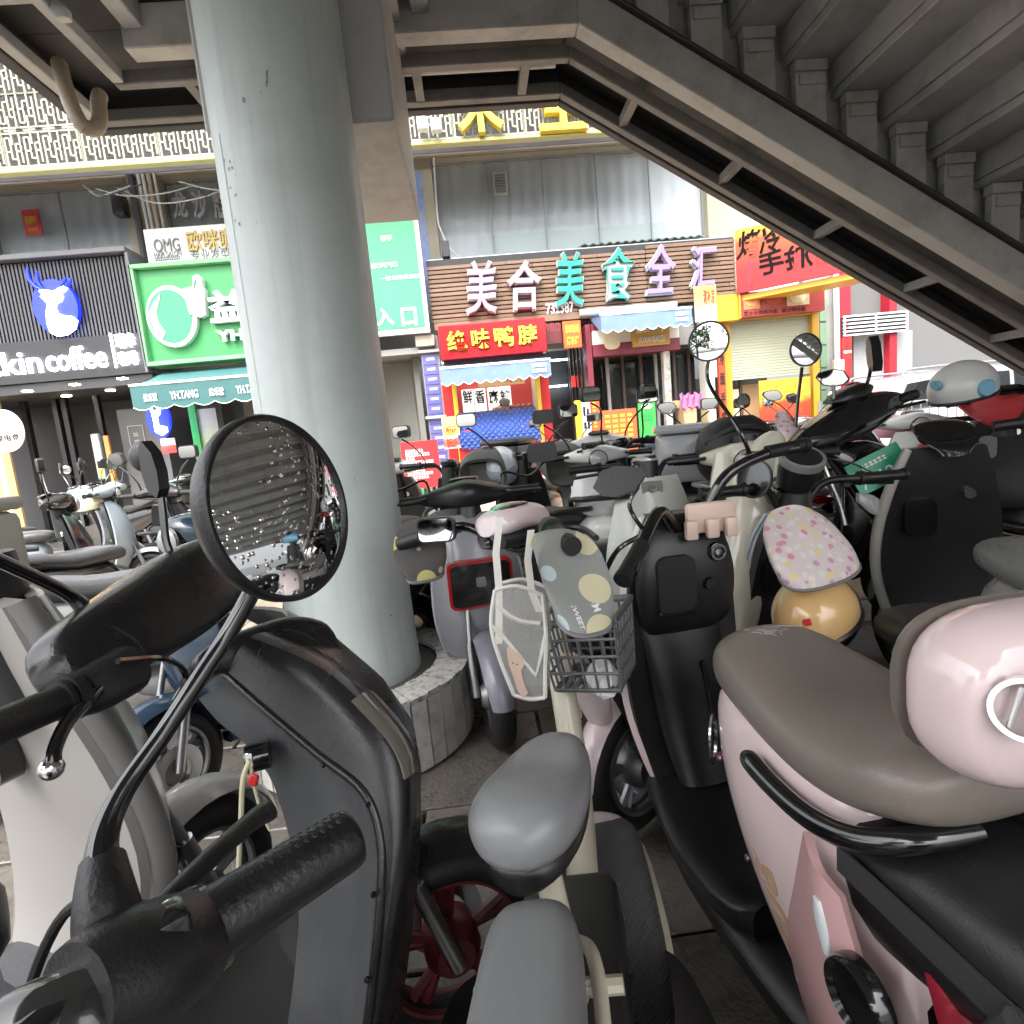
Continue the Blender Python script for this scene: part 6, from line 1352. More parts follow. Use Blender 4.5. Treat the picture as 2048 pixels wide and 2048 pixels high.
for a, b_ in zip(brect(bt, .105, .115), brect(bt, .105, .115)[1:]+brect(bt, .105, .115)[:1]):
    for i in range(6): top.append(tuple(a[k]+(b_[k]-a[k])*i/6 for k in range(3)))
for p in top: ob('basket_rod', xf(tube([p, (p[0]*.84, p[1]*.84, bt-.2)], .004, 6), IB), bkm, basket)
for i in range(8): ob('basket_floor_bar', xf(box(-.088, .088, -.095+i*.026, -.082+i*.026, bt-.206, bt-.199), IB), bkm, basket, smooth=False)
for i in range(4): ob('basket_floor_bar', xf(box(-.08+i*.05, -.07+i*.05, -.095, .095, bt-.212, bt-.207), IB), bkm, basket, smooth=False)
WM = mwm @ Sm
lt = thing('crumpled_paper', 'crumpled white paper litter lying in the grey front basket', 'litter', tuple(WB @ Vector((-.02, -.02, -.198))))
ob('wad', ([(x+random.uniform(-.006, .006), y+random.uniform(-.006, .006), z+random.uniform(-.006, .006)) for x, y, z in loft([(0, 0, 0, .03, 0, 0, 0, .04, 0, 2.2), (0, 0, .03, .045, 0, 0, 0, .05, 0, 2.2), (0, .0, .07, .02, 0, 0, 0, .03, 0, 2.2)], 6, 12)[0]], loft([(0, 0, 0, .03, 0, 0, 0, .04, 0, 2.2), (0, 0, .03, .045, 0, 0, 0, .05, 0, 2.2), (0, .0, .07, .02, 0, 0, 0, .03, 0, 2.2)], 6, 12)[1]), print_white, lt, smooth=False)
# clear patterned rain muffs
def film_mat(name, base, cols, scale, alpha, th=.42):
    m = dots_mat(name, base, cols, scale, th); N = m.node_tree.nodes; L = m.node_tree.links; b = N['Principled BSDF']
    b.inputs['Roughness'].default_value = .15
    lt = [n for n in N if n.type == 'MATH' and n.operation == 'LESS_THAN'][0]; mr = N.new('ShaderNodeMapRange'); mr.inputs[3].default_value = alpha; mr.inputs[4].default_value = .92
    L.new(lt.outputs[0], mr.inputs[0]); L.new(mr.outputs[0], b.inputs['Alpha']); return m
film = film_mat('clear_patterned_film', (.3, .31, .29), [(.62, .58, .32), (.5, .58, .6), (.62, .6, .52), (.6, .55, .36)], 13, .72)
film2 = film_mat('dark_egg_film', (.1, .095, .09), [(.6, .52, .16), (.6, .45, .35), (.58, .52, .2), (.5, .5, .48)], 14, .8)
white_tr = M('white_binding', (.72, .7, .64), .6, var=.06); grey_bind = M('grey_binding', (.17, .165, .17), .7, var=.06)
MUFFK = {}
def pmuff(label, pts, mat, trim):
    """bag shape through world points: list of (centre, side half vector, other half vector)"""
    t = thing('handlebar_muff', label, 'handlebar cover', tuple(pts[-1][0]), 0, 'rain covers on handlebar grips', world=True)
    pe_, pl_ = Vector(pts[-2][0]), Vector(pts[-1][0]); a_, b2 = Vector(pts[-1][1]), Vector(pts[-1][2])
    PK = [(*c, *a, *b_, 2.4) for c, a, b_ in pts]
    MUFFK[t.name] = PK
    ob('cover', loft(PK+[(*(pl_.lerp(pe_, .05)), *(a_*.86), *(b2*.8), 2.4), (*(pl_.lerp(pe_, .7)), *(a_*.6), *(b2*.6), 2.4)], 26, 26), mat, t)
    c, a, b_ = pts[-1]; ring = [tuple(Vector(c)+Vector(a)*math.copysign(abs(math.cos(q))**.83, math.cos(q))+Vector(b_)*math.copysign(abs(math.sin(q))**.83, math.sin(q))) for q in [2*PI*k/24 for k in range(25)]]
    ob('hem', tube(ring, .005, 6, straight=True), trim, t); return t
gr_ = WM @ Vector((.5, -.34, bz))+Vector((-.01, -.045, -.03)); e1 = Vector((.1, 0, 0)); 
mf = .74
mfo = pmuff('translucent grey rain cover with yellow and cream patches on the right grip above the basket', [(gr_+Vector(c)*mf, Vector(a)*mf, Vector(b_)*mf) for c, a, b_ in (((-.06, .1, .05), (.03, 0, 0), (0, .01, .02)), ((-.02, .07, .045), (.065, .02, 0), (0, .02, .035)), ((.01, .02, .0), (.09, .03, 0), (-.01, .04, .06)), ((.02, -.02, -.07), (.085, .03, 0), (-.02, .05, .05)), ((.02, -.05, -.14), (.06, .02, 0), (-.02, .045, .02)))], film, grey_bind)
for tx, t0, t1, a0, a1 in (('CREAM', .42, .72, 4.75, 4.95), ('SWEET', .62, .88, 4.25, 4.4), ('CATI', .3, .55, 4.2, 4.35)): text_on(MUFFK[mfo.name], tx, t0, t1, a0, a1, print_white, mfo, .002)
gl2 = WM @ Vector((.5, .34, bz))
pmuff('dark rain cover with yellow egg patches hanging on the left grip', [(gl2+Vector((.06, .06, .04)), Vector((.04, 0, 0)), Vector((0, .01, .02))), (gl2+Vector((.04, .04, .02)), Vector((.07, 0, 0)), Vector((0, .03, .03))), (gl2+Vector((.04, .0, -.04)), Vector((.075, .02, 0)), Vector((0, .04, .03))), (gl2+Vector((.05, -.02, -.1)), Vector((.05, .02, 0)), Vector((0, .03, .01)))], film2, grey_bind)
# clear tote bag hung on the bar
tb = WM @ Vector((.62, .03, .98))
bag = thing('clear_tote_bag', 'clear plastic tote bag with cream straps and pink bear hanging from the handlebar', 'bag', tuple(tb), 0, world=True)
bq = lambda px, py, d: pd(px, py, d)
film_c = M('clear_vinyl', (.5, .5, .48), .12, var=.15, vs=6, alpha=.38, spec=.8, bump=.5, bs=14)
F0 = [[(990, 1180), (1035, 1172), (1085, 1190)], [(982, 1250), (1035, 1262), (1092, 1270)], [(1000, 1320), (1045, 1330), (1090, 1335)], [(1028, 1390), (1060, 1398), (1090, 1395)]]
d0 = 1.24
front = [[tuple(bq(x, y, d0-.0*i)) for x, y in r_] for i, r_ in enumerate(F0)]
def fine(rows, n=4):
    A = [[tuple(cr([tuple(p) for p in r_], t/n)) for t in range((len(r_)-1)*n+1)] for r_ in rows]
    return [[tuple(cr([A[i][j] for i in range(len(A))], t/n)) for j in range(len(A[0]))] for t in range((len(A)-1)*n+1)]
fr_ = fine(front); ob('front_film', sheet(fr_, .002), film_c, bag)
bk_ = [[(x+.02, y+.07, z-.005) for x, y, z in r_] for r_ in fr_]; ob('back_film', sheet(bk_, .002), film_c, bag)
ob('side_film', sheet([[fr_[i][0], bk_[i][0]] for i in range(len(fr_))], .002), film_c, bag); ob('side_film', sheet([[fr_[i][-1], bk_[i][-1]] for i in range(len(fr_))], .002), film_c, bag)
for nm, ix in (('binding', [r_[0] for r_ in fr_]), ('binding', [r_[-1] for r_ in fr_]), ('binding', fr_[0]), ('binding', fr_[-1]), ('binding', bk_[0])): ob(nm, tube(ix, .005, 6, straight=True), white_tr, bag)
fl_ = [fr_[4][0], fr_[5][2], fr_[9][6], fr_[4][-1]]; ob('flap_binding', tube(fl_, .006, 6, straight=True), white_tr, bag); ob('flap_binding', tube([fr_[2][1], fr_[3][4], fr_[3][7]], .006, 6), white_tr, bag)
for s0, s1_, tp in ((fr_[0][1], fr_[6][1], (1000, 1035)), (fr_[0][6], fr_[2][7], (1062, 1060))):
    c = bq(*tp, d0+.03); ob('strap', sheet([[tuple(Vector(p)+Vector((-.008, 0, 0))), tuple(Vector(p)+Vector((.008, 0, 0)))] for p in [s1_, s0, tuple(Vector(s0).lerp(c, .5)+Vector((-.008, 0, 0))), tuple(c)]], .003), white_tr, bag)
bear = M('bear_pink_print', (.62, .45, .36), .5)
def bdisc(nm, cx, cy, rx, ry, rot, d, m):
    P = []
    for k in range(20): a = 2*PI*k/20; x, y = rx*math.cos(a), ry*math.sin(a); P.append(tuple(bq(cx+x*math.cos(rot)-y*math.sin(rot), cy+x*math.sin(rot)+y*math.cos(rot), d)))
    return ob(nm, sheet([P+[P[0]], [tuple(Vector(p).lerp(bq(cx, cy, d), .98)) for p in P+[P[0]]]], .001), m, bag)
ob('bear_print', ([tuple(bq(*p, d0-.006)) for p in ((1013, 1296), (1020, 1290), (1026, 1302), (1036, 1306), (1042, 1314), (1048, 1318), (1048, 1332), (1042, 1340), (1046, 1360), (1056, 1386), (1048, 1396), (1036, 1384), (1026, 1352), (1018, 1330), (1014, 1310))], [tuple(range(15))]), bear, bag, smooth=False)
for p in ((1026, 1326), (1034, 1329)): ob('bear_eye', ([tuple(bq(p[0]+1.6*math.cos(2*PI*k/10), p[1]+1.6*math.sin(2*PI*k/10), d0-.0065)) for k in range(10)], [tuple(range(10))]), print_black, bag, smooth=False)
# ------------------------------------------------------------------ pink scooter at the right with brown seat
pinkg = paint('pink_gloss_paint', (.72, .57, .565), .12, dirt=.06); pinkd = paint('dusty_pink_panel', (.55, .33, .33), .25, dirt=.08)
brown = M('brown_seat_vinyl', (.185, .157, .134), .36, var=.06, bump=.15, bs=420)
HP = rad(97.5)
rp_ = (.57, 1.02, 0)
ps_ = thing('pink_scooter', 'glossy pale pink scooter with brown seat and chrome ringed emblem backrest', 'scooter', rp_, HP, 'scooters parked under and beside the footbridge')
mwp = Matrix.Translation(rp_) @ Matrix.Rotation(HP, 4, 'Z')
SP = Matrix.Translation((.5, 0, 0)) @ Matrix.Rotation(rad(20), 4, 'Z') @ Matrix.Translation((-.5, 0, 0))
wheel(ps_, -.62, alu); wheel(ps_, .68, alu, mtx=SP, disc=True)
ob('fender', xf(fender(.68, .26, 5, 165, .07), SP), pinkg, ps_)
for px_, pz_ in ((-.02, .6), (-.22, .64), (-.1, .45)):
    for s in (-1, 1): ob('screw', lathe([(0, .002), (.005, .0015), (.006, -.002)], 12, 'y', (px_, s*.171, pz_)), steel, ps_)
ob('fork', xf(join(*[tube([(.68, y, .215), (.56, y*.8, .6)], .016, 8) for y in (-.075, .075)]), SP), black_pl, ps_)
sgeo = loftx([(.132, .742, .005, .004, 2.1), (.13, .742, .04, .022, 2.2), (.11, .742, .088, .05, 2.4), (.06, .74, .125, .064, 2.6), (-.06, .725, .145, .062, 2.8), (-.18, .712, .155, .06, 2.8), (-.28, .72, .158, .06, 2.8), (-.36, .745, .152, .058, 2.8), (-.41, .755, .12, .045, 2.6), (-.425, .755, .05, .015, 2.2)], 40, 32)
ob('seat', sgeo, brown, ps_)
scuff = M('seat_scuff', (.36, .33, .29), .8, var=.4, vs=60)
sq = []
for i in range(26):
    c = Vector((.055+random.gauss(0, .012), .01+random.gauss(0, .02), 0)); a = random.uniform(0, PI); l = random.uniform(.004, .014)
    zz = .803; sq.append(tube([(c.x-math.cos(a)*l, c.y-math.sin(a)*l, zz-.001), (c.x, c.y, zz+.0008), (c.x+math.cos(a)*l, c.y+math.sin(a)*l, zz-.001)], .0011, 5))
so = ob('seat_scuff', join(*sq), scuff, ps_); so['kind'] = 'stuff'
BKEY = [(-.1, 0, .7, .1, 0, 0, 0, .08, 0, 2.6), (-.1, 0, .69, .21, 0, 0, 0, .135, 0, 2.8), (-.13, 0, .6, .235, 0, 0, 0, .158, 0, 2.8), (-.19, 0, .48, .235, 0, 0, 0, .17, 0, 2.7), (-.28, 0, .36, .21, 0, 0, 0, .172, 0, 2.6), (-.38, 0, .25, .15, 0, 0, 0, .155, 0, 2.5), (-.42, 0, .2, .08, 0, 0, 0, .1, 0, 2.4)]
ob('body_panel', loft(BKEY, 30, 40), pinkg, ps_)
ob('rear_housing', loftx([(-.2, .56, .13, .1, 3), (-.4, .58, .15, .1, 3), (-.62, .62, .14, .08, 3), (-.8, .64, .09, .05, 2.6)], 14, 20), black_pl, ps_)
ob('battery_guard', loftx([(-.3, .36, .12, .12, 4), (-.5, .38, .12, .12, 4), (-.6, .42, .1, .08, 4)], 8, 18), black_gl, ps_)
for s in (-1, 1):
    ob('shock_absorber', tube([(-.6, s*.12, .24), (-.5, s*.125, .42), (-.44, s*.13, .56)], [.026, .026, .02], 14), M('red_spring', (.3, .015, .03), .4, var=.2, bump=.6, bs=80), ps_)
    gsc = sheet(fine([[(x, s*y, z) for (x, y, z) in r_] for r_ in (((-.26, .168, .62), (-.3, .185, .6), (-.34, .18, .585)), ((-.25, .178, .53), (-.33, .2, .52), (-.4, .19, .5)), ((-.24, .185, .43), (-.36, .212, .42), (-.49, .195, .41)), ((-.28, .185, .33), (-.42, .212, .32), (-.57, .19, .33)), ((-.36, .175, .24), (-.48, .195, .23), (-.6, .175, .25)))]), .014)
    sc = ob('side_scoop', gsc, pinkd, ps_)
    ob('scoop_light', loft([(-.315, s*.2, .565, .006, 0, .0, 0, .004, 0, 2.4), (-.328, s*.205, .54, .012, 0, 0, 0, .004, 0, 2.4), (-.345, s*.21, .51, .006, 0, 0, 0, .004, 0, 2.4)], 6, 12), M('pale_lens', (.6, .64, .65), .2), sc)
    pt_ = ob('charge_port', lathe([(0, 0), (.036, 0), (.044, .007), (.048, .0), (.048, -.02), (0, -.02)], 32, 'y', (0, 0, 0)), black_gl, sc)
    for v in pt_.data.vertices: v.co = Vector((v.co.x-.395, s*(v.co.y+.214), v.co.z+.495))
    ob('grab_rail', tube([(-.115, s*.173, .664), (-.13, s*.176, .662), (-.19, s*.176, .652), (-.27, s*.172, .65), (-.34, s*.155, .664), (-.39, s*.11, .69), (-.41, s*.04, .7)], [.006, .0165, .017, .017, .017, .017, .012], 14), black_gl, ps_)
    ob('oval_emblem', xf(lathe([(.026, 0), (.034, 0), (.035, .004), (.028, .006)], 28, 'y', closed=True), Matrix.Translation((.085, s*.118, .57)) @ Matrix.Rotation(-s*.75, 4, 'Z') @ Matrix.Scale(1.6, 4, (0, 0, 1))), chrome, ps_)
# logo script on the flank
sl_ = M('gold_pink_script', (.5, .33, .2), .35)
text_on(BKEY, 'Liuang', .8, .5, 1.3, 1.62, sl_, ps_, swap=False, offset=.02)
# backrest
BX = .1
bkp = ob('backrest', mv(loft([(-.47, 0, .9, 0, .05, 0, 0, 0, .05, 2.4), (-.485, 0, .9, 0, .125, 0, 0, 0, .088, 2.8), (-.53, 0, .9, 0, .148, 0, 0, 0, .104, 2.9), (-.58, 0, .9, 0, .138, 0, 0, 0, .095, 2.8), (-.6, 0, .9, 0, .08, 0, 0, 0, .06, 2.4)], 18, 34), BX), pinkg, ps_)
ob('backrest_pad', mv(loft([(-.44, 0, .895, 0, .06, 0, 0, 0, .06, 2.4), (-.455, 0, .895, 0, .118, 0, 0, 0, .088, 2.8), (-.485, 0, .897, 0, .139, 0, 0, 0, .1, 2.9)], 8, 30), BX), brown, bkp)
em = Matrix.Translation((-.509, .108, .925)) @ Matrix.Rotation(rad(-46), 4, 'Z') @ Matrix.Rotation(rad(12), 4, 'Y') @ Matrix.Scale(.8, 4)
ob('emblem_ring', xf(lathe([(.034, -.004), (.041, -.004), (.042, .012), (.035, .012)], 36, 'x', closed=True), em), chrome, bkp)
[ob('emblem_bar', xf(tube([(.003, dx, -.026), (.001, dx*.3, .028)], .0035, 8), em), chrome, bkp) for dx in (-.018, .018)]
ob('carrier_strap', join(box(-.62, -.3, .15, .154, .585, .625), tube([(-.4, .17, .3), (-.55, .16, .62)], .016, 8)), M('black_webbing', (.03, .03, .032), .8, var=.1, bump=.3, bs=300), ps_)
ob('tail_light', loftx([(-.86, .58, .06, .025, 2.6), (-.93, .58, .05, .02, 2.4)], 4, 14), red_lens, ps_)
# leg shield with black inner
Rp = [(.22, .4, .1, .04), (.34, .47, .145, .07), (.5, .53, .172, .08), (.7, .535, .17, .08), (.88, .5, .145, .06), (1.0, .46, .1, .03)]
ob('leg_shield', shieldsheet(Rp, .02), pinkg, ps_)
Rq = [(.24, .36, .115, 0), (.36, .42, .145, .005), (.52, .45, .165, .006), (.7, .455, .162, .005), (.88, .435, .14, .005), (1.01, .41, .098, .004)]
ob('inner_panel', shieldsheet(Rq, .03), black_pl, ps_)
ob('white_piping', join(*[tube([(r_[1]+.004, s*r_[2]*1.012, r_[0]) for r_ in Rq], .0045, 6) for s in (-1, 1)]), white_pt, ps_)
ob('inner_console', loft([(.44, 0, 1.0, 0, .07, 0, .02, 0, 0, 3), (.415, 0, .94, 0, .118, 0, .035, 0, 0, 3), (.405, 0, .84, 0, .138, 0, .042, 0, 0, 3), (.415, 0, .73, 0, .13, 0, .036, 0, 0, 3), (.435, 0, .68, 0, .1, 0, .02, 0, 0, 3)], 18, 26), black_pl, ps_)
ob('storage_pocket', prism(rrect(.105, .15, .028, 5, .045, .83), .357, .375, 'x', .008), M('pocket_dark', (.006, .006, .006), .6), ps_)
ob('pocket_lip', tube([(.355, -.005, .765), (.351, .008, .757), (.351, .085, .757), (.355, .098, .765)], .005, 8), black_gl, ps_)
bd = ob('round_badge', lathe([(0, -.006), (.018, -.006), (.024, -.004), (.026, .004), (0, .004)], 28, 'x', (.365, -.075, .9)), black_gl, ps_)
ob('badge_ring', lathe([(.017, -.0075), (.0215, -.0075), (.0215, -.006), (.017, -.006)], 28, 'x', (.365, -.075, .9), closed=True), chrome, bd); ob('badge_center', lathe([(0, -.0085), (.008, -.008), (.009, -.006)], 18, 'x', (.365, -.075, .9)), chrome, bd)
ob('ignition_lock', lathe([(0, -.012), (.014, -.012), (.018, 0), (0, 0)], 18, 'x', (.365, -.045, .82)), black_gl, ps_)
ob('knee_bulge', loft([(.445, 0, .7, 0, .12, 0, .02, 0, .0, 2.2), (.43, 0, .58, 0, .11, 0, .04, 0, 0, 2.2), (.41, 0, .46, 0, .1, 0, .045, 0, 0, 2.2), (.37, 0, .36, 0, .09, 0, .04, 0, 0, 2.2), (.33, 0, .3, 0, .08, 0, .03, 0, 0, 2.2)], 16, 22), black_pl, ps_)
ob('vent_slot', tube([(.392, -.03, .6), (.384, -.035, .54), (.368, -.04, .46)], .008, 8), black_gl, ps_)
ob('footboard', loftx([(.4, .27, .15, .035, 4), (.2, .255, .18, .03, 4), (.0, .26, .18, .035, 4), (-.08, .28, .15, .05, 4)], 12, 22), black_pl, ps_)
ob('sill', loftx([(.42, .22, .1, .04, 3), (.2, .205, .17, .04, 3), (-.2, .22, .175, .05, 3), (-.5, .26, .14, .05, 3)], 10, 18), black_pl, ps_)
pbz = 1.0
TBp = Matrix.Translation((0, 0, 0)) @ SP
TL = Matrix.Translation((.4, 0, pbz)) @ Matrix.Rotation(rad(-13), 4, 'X') @ Matrix.Translation((-.4, 0, -pbz))
def pb(g): return xf(g, TBp @ TL)
ob('handlebar', pb(tube([(.3, .33, pbz), (.34, .24, pbz+.03), (.38, .13, pbz+.06), (.41, .06, pbz-.02), (.42, 0, pbz-.08), (.41, -.06, pbz-.02), (.38, -.13, pbz+.06), (.34, -.24, pbz+.08), (.3, -.33, pbz+.07)], .0155, 12)), black_gl, ps_)
for s, dz in ((1, .0), (-1, .07)):
    ob('grip', pb(join(tube([(.335, s*.25, pbz+.028+dz*.8), (.295, s*.36, pbz-.002+dz)], .0185, 16), tube([(.298, s*.35, pbz+dz), (.293, s*.364, pbz-.004+dz)], .021, 16))), rubber, ps_)
    ob('brake_lever', pb(tube([(.37, s*.2, pbz+.03+dz), (.41, s*.26, pbz+.01+dz), (.38, s*.35, pbz-.02+dz)], .0065, 8)), black_gl, ps_)
ob('steering_neck', loftz([(.86, .44, 0, .05, .06, 2.4), (.96, .42, 0, .04, .045, 2.2)], 6, 14), black_pl, ps_)
LMp = at(1236, 962, Y=1.7); lb_ = mwp @ (TBp @ TL @ Vector((.37, .2, pbz+.03)))
ob('mirror_stem', xf(tube([lb_, lb_+Vector((-.03, .02, .07)), LMp+Vector((.06, -.01, -.02)), LMp+Vector((.02, 0, 0))], .0055, 8), mwp.inverted()), black_gl, ps_)
mirror_head(ps_, 'leaf', mwp.inverted() @ LMp, 2.6, -.25, 1.0, None)
RMp = at(1418, 683, Y=1.62); i_p = mwp.inverted()
rb_ = mwp @ (TBp @ TL @ Vector((.35, -.2, pbz+.1)))
ob('mirror_stem', xf(tube([rb_, rb_+Vector((-.03, 0, .07)), RMp+Vector((-.005, 0, -.12)), RMp+Vector((0, 0.01, -.05))], .0055, 8), i_p), black_gl, ps_)
mirror_head(ps_, 'round', i_p @ RMp, -.7, 0, .98)
hold = M('peach_plastic', (.62, .46, .38), .35, var=.05)
phm = thing('phone_holder', 'peach coloured phone clamp fixed on the pink scooter handlebar', 'phone holder', tuple(mwp @ (TBp @ TL @ Vector((.38, .0, 1.0)))), world=True)
hc = mwp @ (TBp @ TL @ Vector((.36, -.01, pbz-.0)))
ob('cradle', mv(box(-.06, .07, -.012, .012, -.05, .03, .01, 2), hc.x, hc.y, hc.z), hold, phm)
for dx in (-.055, .0, .05): ob('jaw', mv(box(dx-.016, dx+.016, -.035, -.012, -.06, -.01, .006, 2), hc.x, hc.y, hc.z), hold, phm)
for o in phm.children: pass
pinkcap = tag(ob('pink_tag', mv(box(-.03, .03, -.008, .008, -.006, .006, .002, 1), *at(1450, 1510, Y=1.2)), M('magenta_plastic', (.4, .08, .3), .4)), 'small magenta plastic strip under the pink scooter seat nose', 'tag')
# ------------------------------------------------------------------ the rest of the parked rows
grey_p = paint('slate_grey_paint', (.22, .225, .25), .3); lgrey = paint('silver_grey_paint', (.4, .41, .43), .3)
palegreen = paint('pale_sage_paint', (.47, .49, .44), .25); whitep = paint('white_scooter_paint', (.66, .66, .63), .25, .2)
creamy = paint('cream_gloss_paint', (.56, .53, .43), .2, .08); blue_p = paint('deep_blue_paint', (.016, .035, .06), .2); blackp = paint('black_gloss_paint', (.007, .007, .0075), .14, .1)
greybeige = paint('grey_beige_paint', (.38, .36, .33), .3); skyp = paint('ice_blue_paint', (.28, .33, .37), .3); lilac = paint('lilac_pink_paint', (.55, .45, .5), .3)
white_seat = M('wet_white_seat_cover', (.6, .61, .62), .3, var=.15, vs=30, wet=120)
wet_seat = M('wet_grey_seat', (.2, .2, .19), .3, var=.2, vs=40, wet=200)
wet_dark = M('wet_dark_seat', (.06, .06, .062), .35, var=.5, vs=18, wet=90)
Q = rad
def bxy(px, py, Y): p = at(px, py, Y=Y); return (p.x, p.y)
# grey scooter facing the camera beside the column
sC, mC, mCb = scooter('grey_scooter', 'slate grey scooter facing out beside the column with red framed square headlight', (-.06, 2.42), Q(278), dict(body=grey_p, light='square', mir=('rect', 'rect'), inner=black_pl, fend=paint('grey_fender', (.2, .2, .24), .35), trim=lgrey, rim=alu, mz=1.16, mout=.36, seat=black_seat, cowl=black_pl))
ob('red_pinstripe', join(*[tube([(.5+.01, s*.12, .9), (.565, s*.13, .78)], .004, 6) for s in (-1, 1)]), red_lens, sC)
# sage scooter facing the camera, behind the e-bike
sG, mG, mGb = scooter('sage_scooter', 'pale sage green scooter facing out with small round badge on its flat shield', bxy(1292, 940, 2.45), Q(268), dict(body=palegreen, light=None, mir=(None, None), tall=.08, wide=1.12, inner=black_pl, steer=Q(15), seat=black_seat, bar='tube', barz=1.04))
ob('badge_panel', prism(rrect(.09, .06, .005, 2, 0, .965), .47, .484, 'x'), M('grey_badge_panel', (.2, .21, .2), .4), sG); ob('badge', lathe([(.012, .485), (.019, .485), (.019, .492), (.012, .492)], 24, 'x', (0, 0, .965), closed=True), chrome, sG)
ob('turn_lens', box(.505, .535, .13, .165, .66, .82, .01, 2), clear_lens, sG)
# white seated scooter seen from behind
scooter('white_scooter', 'white scooter with rain soaked white seat cover seen from behind', (.83, 3.75), Q(78), dict(body=whitep, seat=white_seat, s=1.06, z0=.07, mir=(None, 'rect'), rim=alu, wide=1.05, tail=False))
# black scooter with cow covers
cowm = M('grey_canvas', (.11, .11, .1), .75, var=.12, bump=.3, bs=150); cow_tr = M('black_binding', (.02, .02, .02), .7)
sB, mB, mBb = scooter('dark_scooter', 'black scooter with grey canvas grip covers and silver ringed dashboard', bxy(1042, 925, 3.75), Q(94), dict(body=blackp, z0=.07, s=1.0, mir=('rect', 'rect'), bar='tube', mz=1.3, mout=.34, rim=alu, tall=.02))
ob('dash_ring', xf(loft([(.4, 0, 1.05, .05, 0, .0, 0, .065, 0, 3), (.398, 0, 1.062, .05, 0, 0, 0, .065, 0, 3)], 2, 20), mB.inverted() @ mBb), chrome, sB)
for sg, lb_ in ((1, 'grey canvas grip cover with pale pink print on the left of the silver dashboard'), (-1, 'grey canvas grip cover with pale pink print right of the silver dashboard')):
    mu = muff(lb_, mBb, sg, cowm, cow_tr)
    ob('pink_print', xf(loft([(.40, sg*.22, 1.118, .03, 0, 0, 0, .035, 0, 2.2), (.395, sg*.22, 1.124, .024, 0, 0, 0, .03, 0, 2.2)], 2, 14), mBb), M('faded_pink_print', (.45, .36, .37), .7), mu)
helmet('silver helmet with visor hanging on the dark scooter handlebar', tuple(mBb @ Vector((.42, .14, .98))), Q(-100), M('silver_helmet', (.62, .66, .72), .25, coat=.5, var=.05), .13, M('helmet_visor', (.5, .55, .6), .1, alpha=.5, var=0), tilt=.5)
# e-bikes beside the red notice board
scooter('commuter_e_bike', 'dark e-bike with brown grip by the red notice board', bxy(895, 930, 3.9), Q(55), dict(body=blackp, z0=.07, bar='tube', mir=('rect', None), light='round', rim=alu, wide=.75, steer=Q(18), seat=black_seat, glass=mirror_m))
scooter('chrome_light_scooter', 'white scooter half hidden behind the column edge', bxy(800, 1010, 4.4), Q(80), dict(body=whitep, z0=.07, bar='cowl', mir=('round', None), rim=alu))
# tall black scooter with square mirrors
scooter('square_mirror_scooter', 'black scooter with pale pink edged shield and square mirrors in front of menu board', bxy(1235, 880, 3.5), Q(100), dict(body=blackp, z0=.07, s=1.04, mir=('rect', 'rect'), bar='tube', mz=1.32, mout=.24, steer=Q(20), trim=lilac, light='round'))
# light covered scooter and black topbox scooter
sW, mW, mWb = scooter('covered_scooter', 'scooter with pale grey rain cape thrown over its handlebar and grey plate box', bxy(1335, 850, 4.3), Q(75), dict(body=skyp, z0=.07, mir=(None, 'rect'), wide=.9, box=lgrey))
cp = []
for j in range(7):
    cp.append([tuple(mWb @ Vector((.42+.05*j*(1 if i < 5 else .4)*(-.8), -.3+.6*i/9, 1.08-.075*j+.025*math.sin(i*2+j)+(-.03*abs(i-4.5))))) for i in range(10)])
tag(ob('rain_cape', sheet(cp, .006), M('pale_rain_cape', (.5, .56, .6), .35, var=.15)), 'pale grey blue rain cape draped over a scooter handlebar', 'rain cape')
bgm = M('black_nylon', (.012, .012, .013), .55, var=.3, bump=.3, bs=40)
bp_ = thing('black_bag', 'bulging black carry bag with green tag sitting behind the pink scooter handlebar', 'bag', tuple(at(1470, 890, Y=2.5)))
ob('sack', loft([(0, 0, -.16, .12, 0, 0, 0, .1, 0, 2.6), (0, 0, -.1, .16, 0, 0, 0, .13, 0, 2.8), (0, 0, .0, .17, 0, 0, 0, .14, 0, 2.6), (0, 0, .08, .14, 0, 0, 0, .12, 0, 2.4), (.01, 0, .13, .07, 0, 0, 0, .06, 0, 2.2)], 16, 22), bgm, bp_)
ob('strap', tube([(-.16, -.05, .02), (-.05, -.13, .08), (.08, -.13, .06), (.16, -.06, .0)], .012, 8), bgm, bp_); ob('green_tag', box(-.13, -.09, -.16, -.15, -.06, -.04, .004, 1), M('green_tag', (.12, .5, .05), .4), bp_)
bkt = thing('black_crate_scooter', 'black scooter carrying a load under the black bag', 'scooter', tuple(at(1470, 890, Y=2.5))[:2]+(0,))
bpos = at(1470, 890, Y=2.5); bkt.location = (bpos.x, bpos.y, 0); WORLD[bkt.name] = Vector(bkt.location)
bpz = bpos.z
bkt.name = 'loaded_scooter'; WORLD['loaded_scooter'] = Vector(bkt.location)
ob('carrier', mv(box(-.16, .16, -.14, .14, -.19, -.165, .006, 1), bpos.x, bpos.y, bpz), steel, bkt)
ob('carrier_post', join(tube([(bpos.x, bpos.y-.05, .25), (bpos.x, bpos.y, bpz-.19)], .03, 10)), black_pl, bkt)
ob('body_panel', mv(loftx([(-.35, .4, .08, .1, 2.6), (-.2, .5, .15, .2, 2.8), (.1, .55, .16, .24, 2.8), (.3, .5, .1, .15, 2.6)], 14, 18), bpos.x, bpos.y+.1, .05), creamy, bkt)
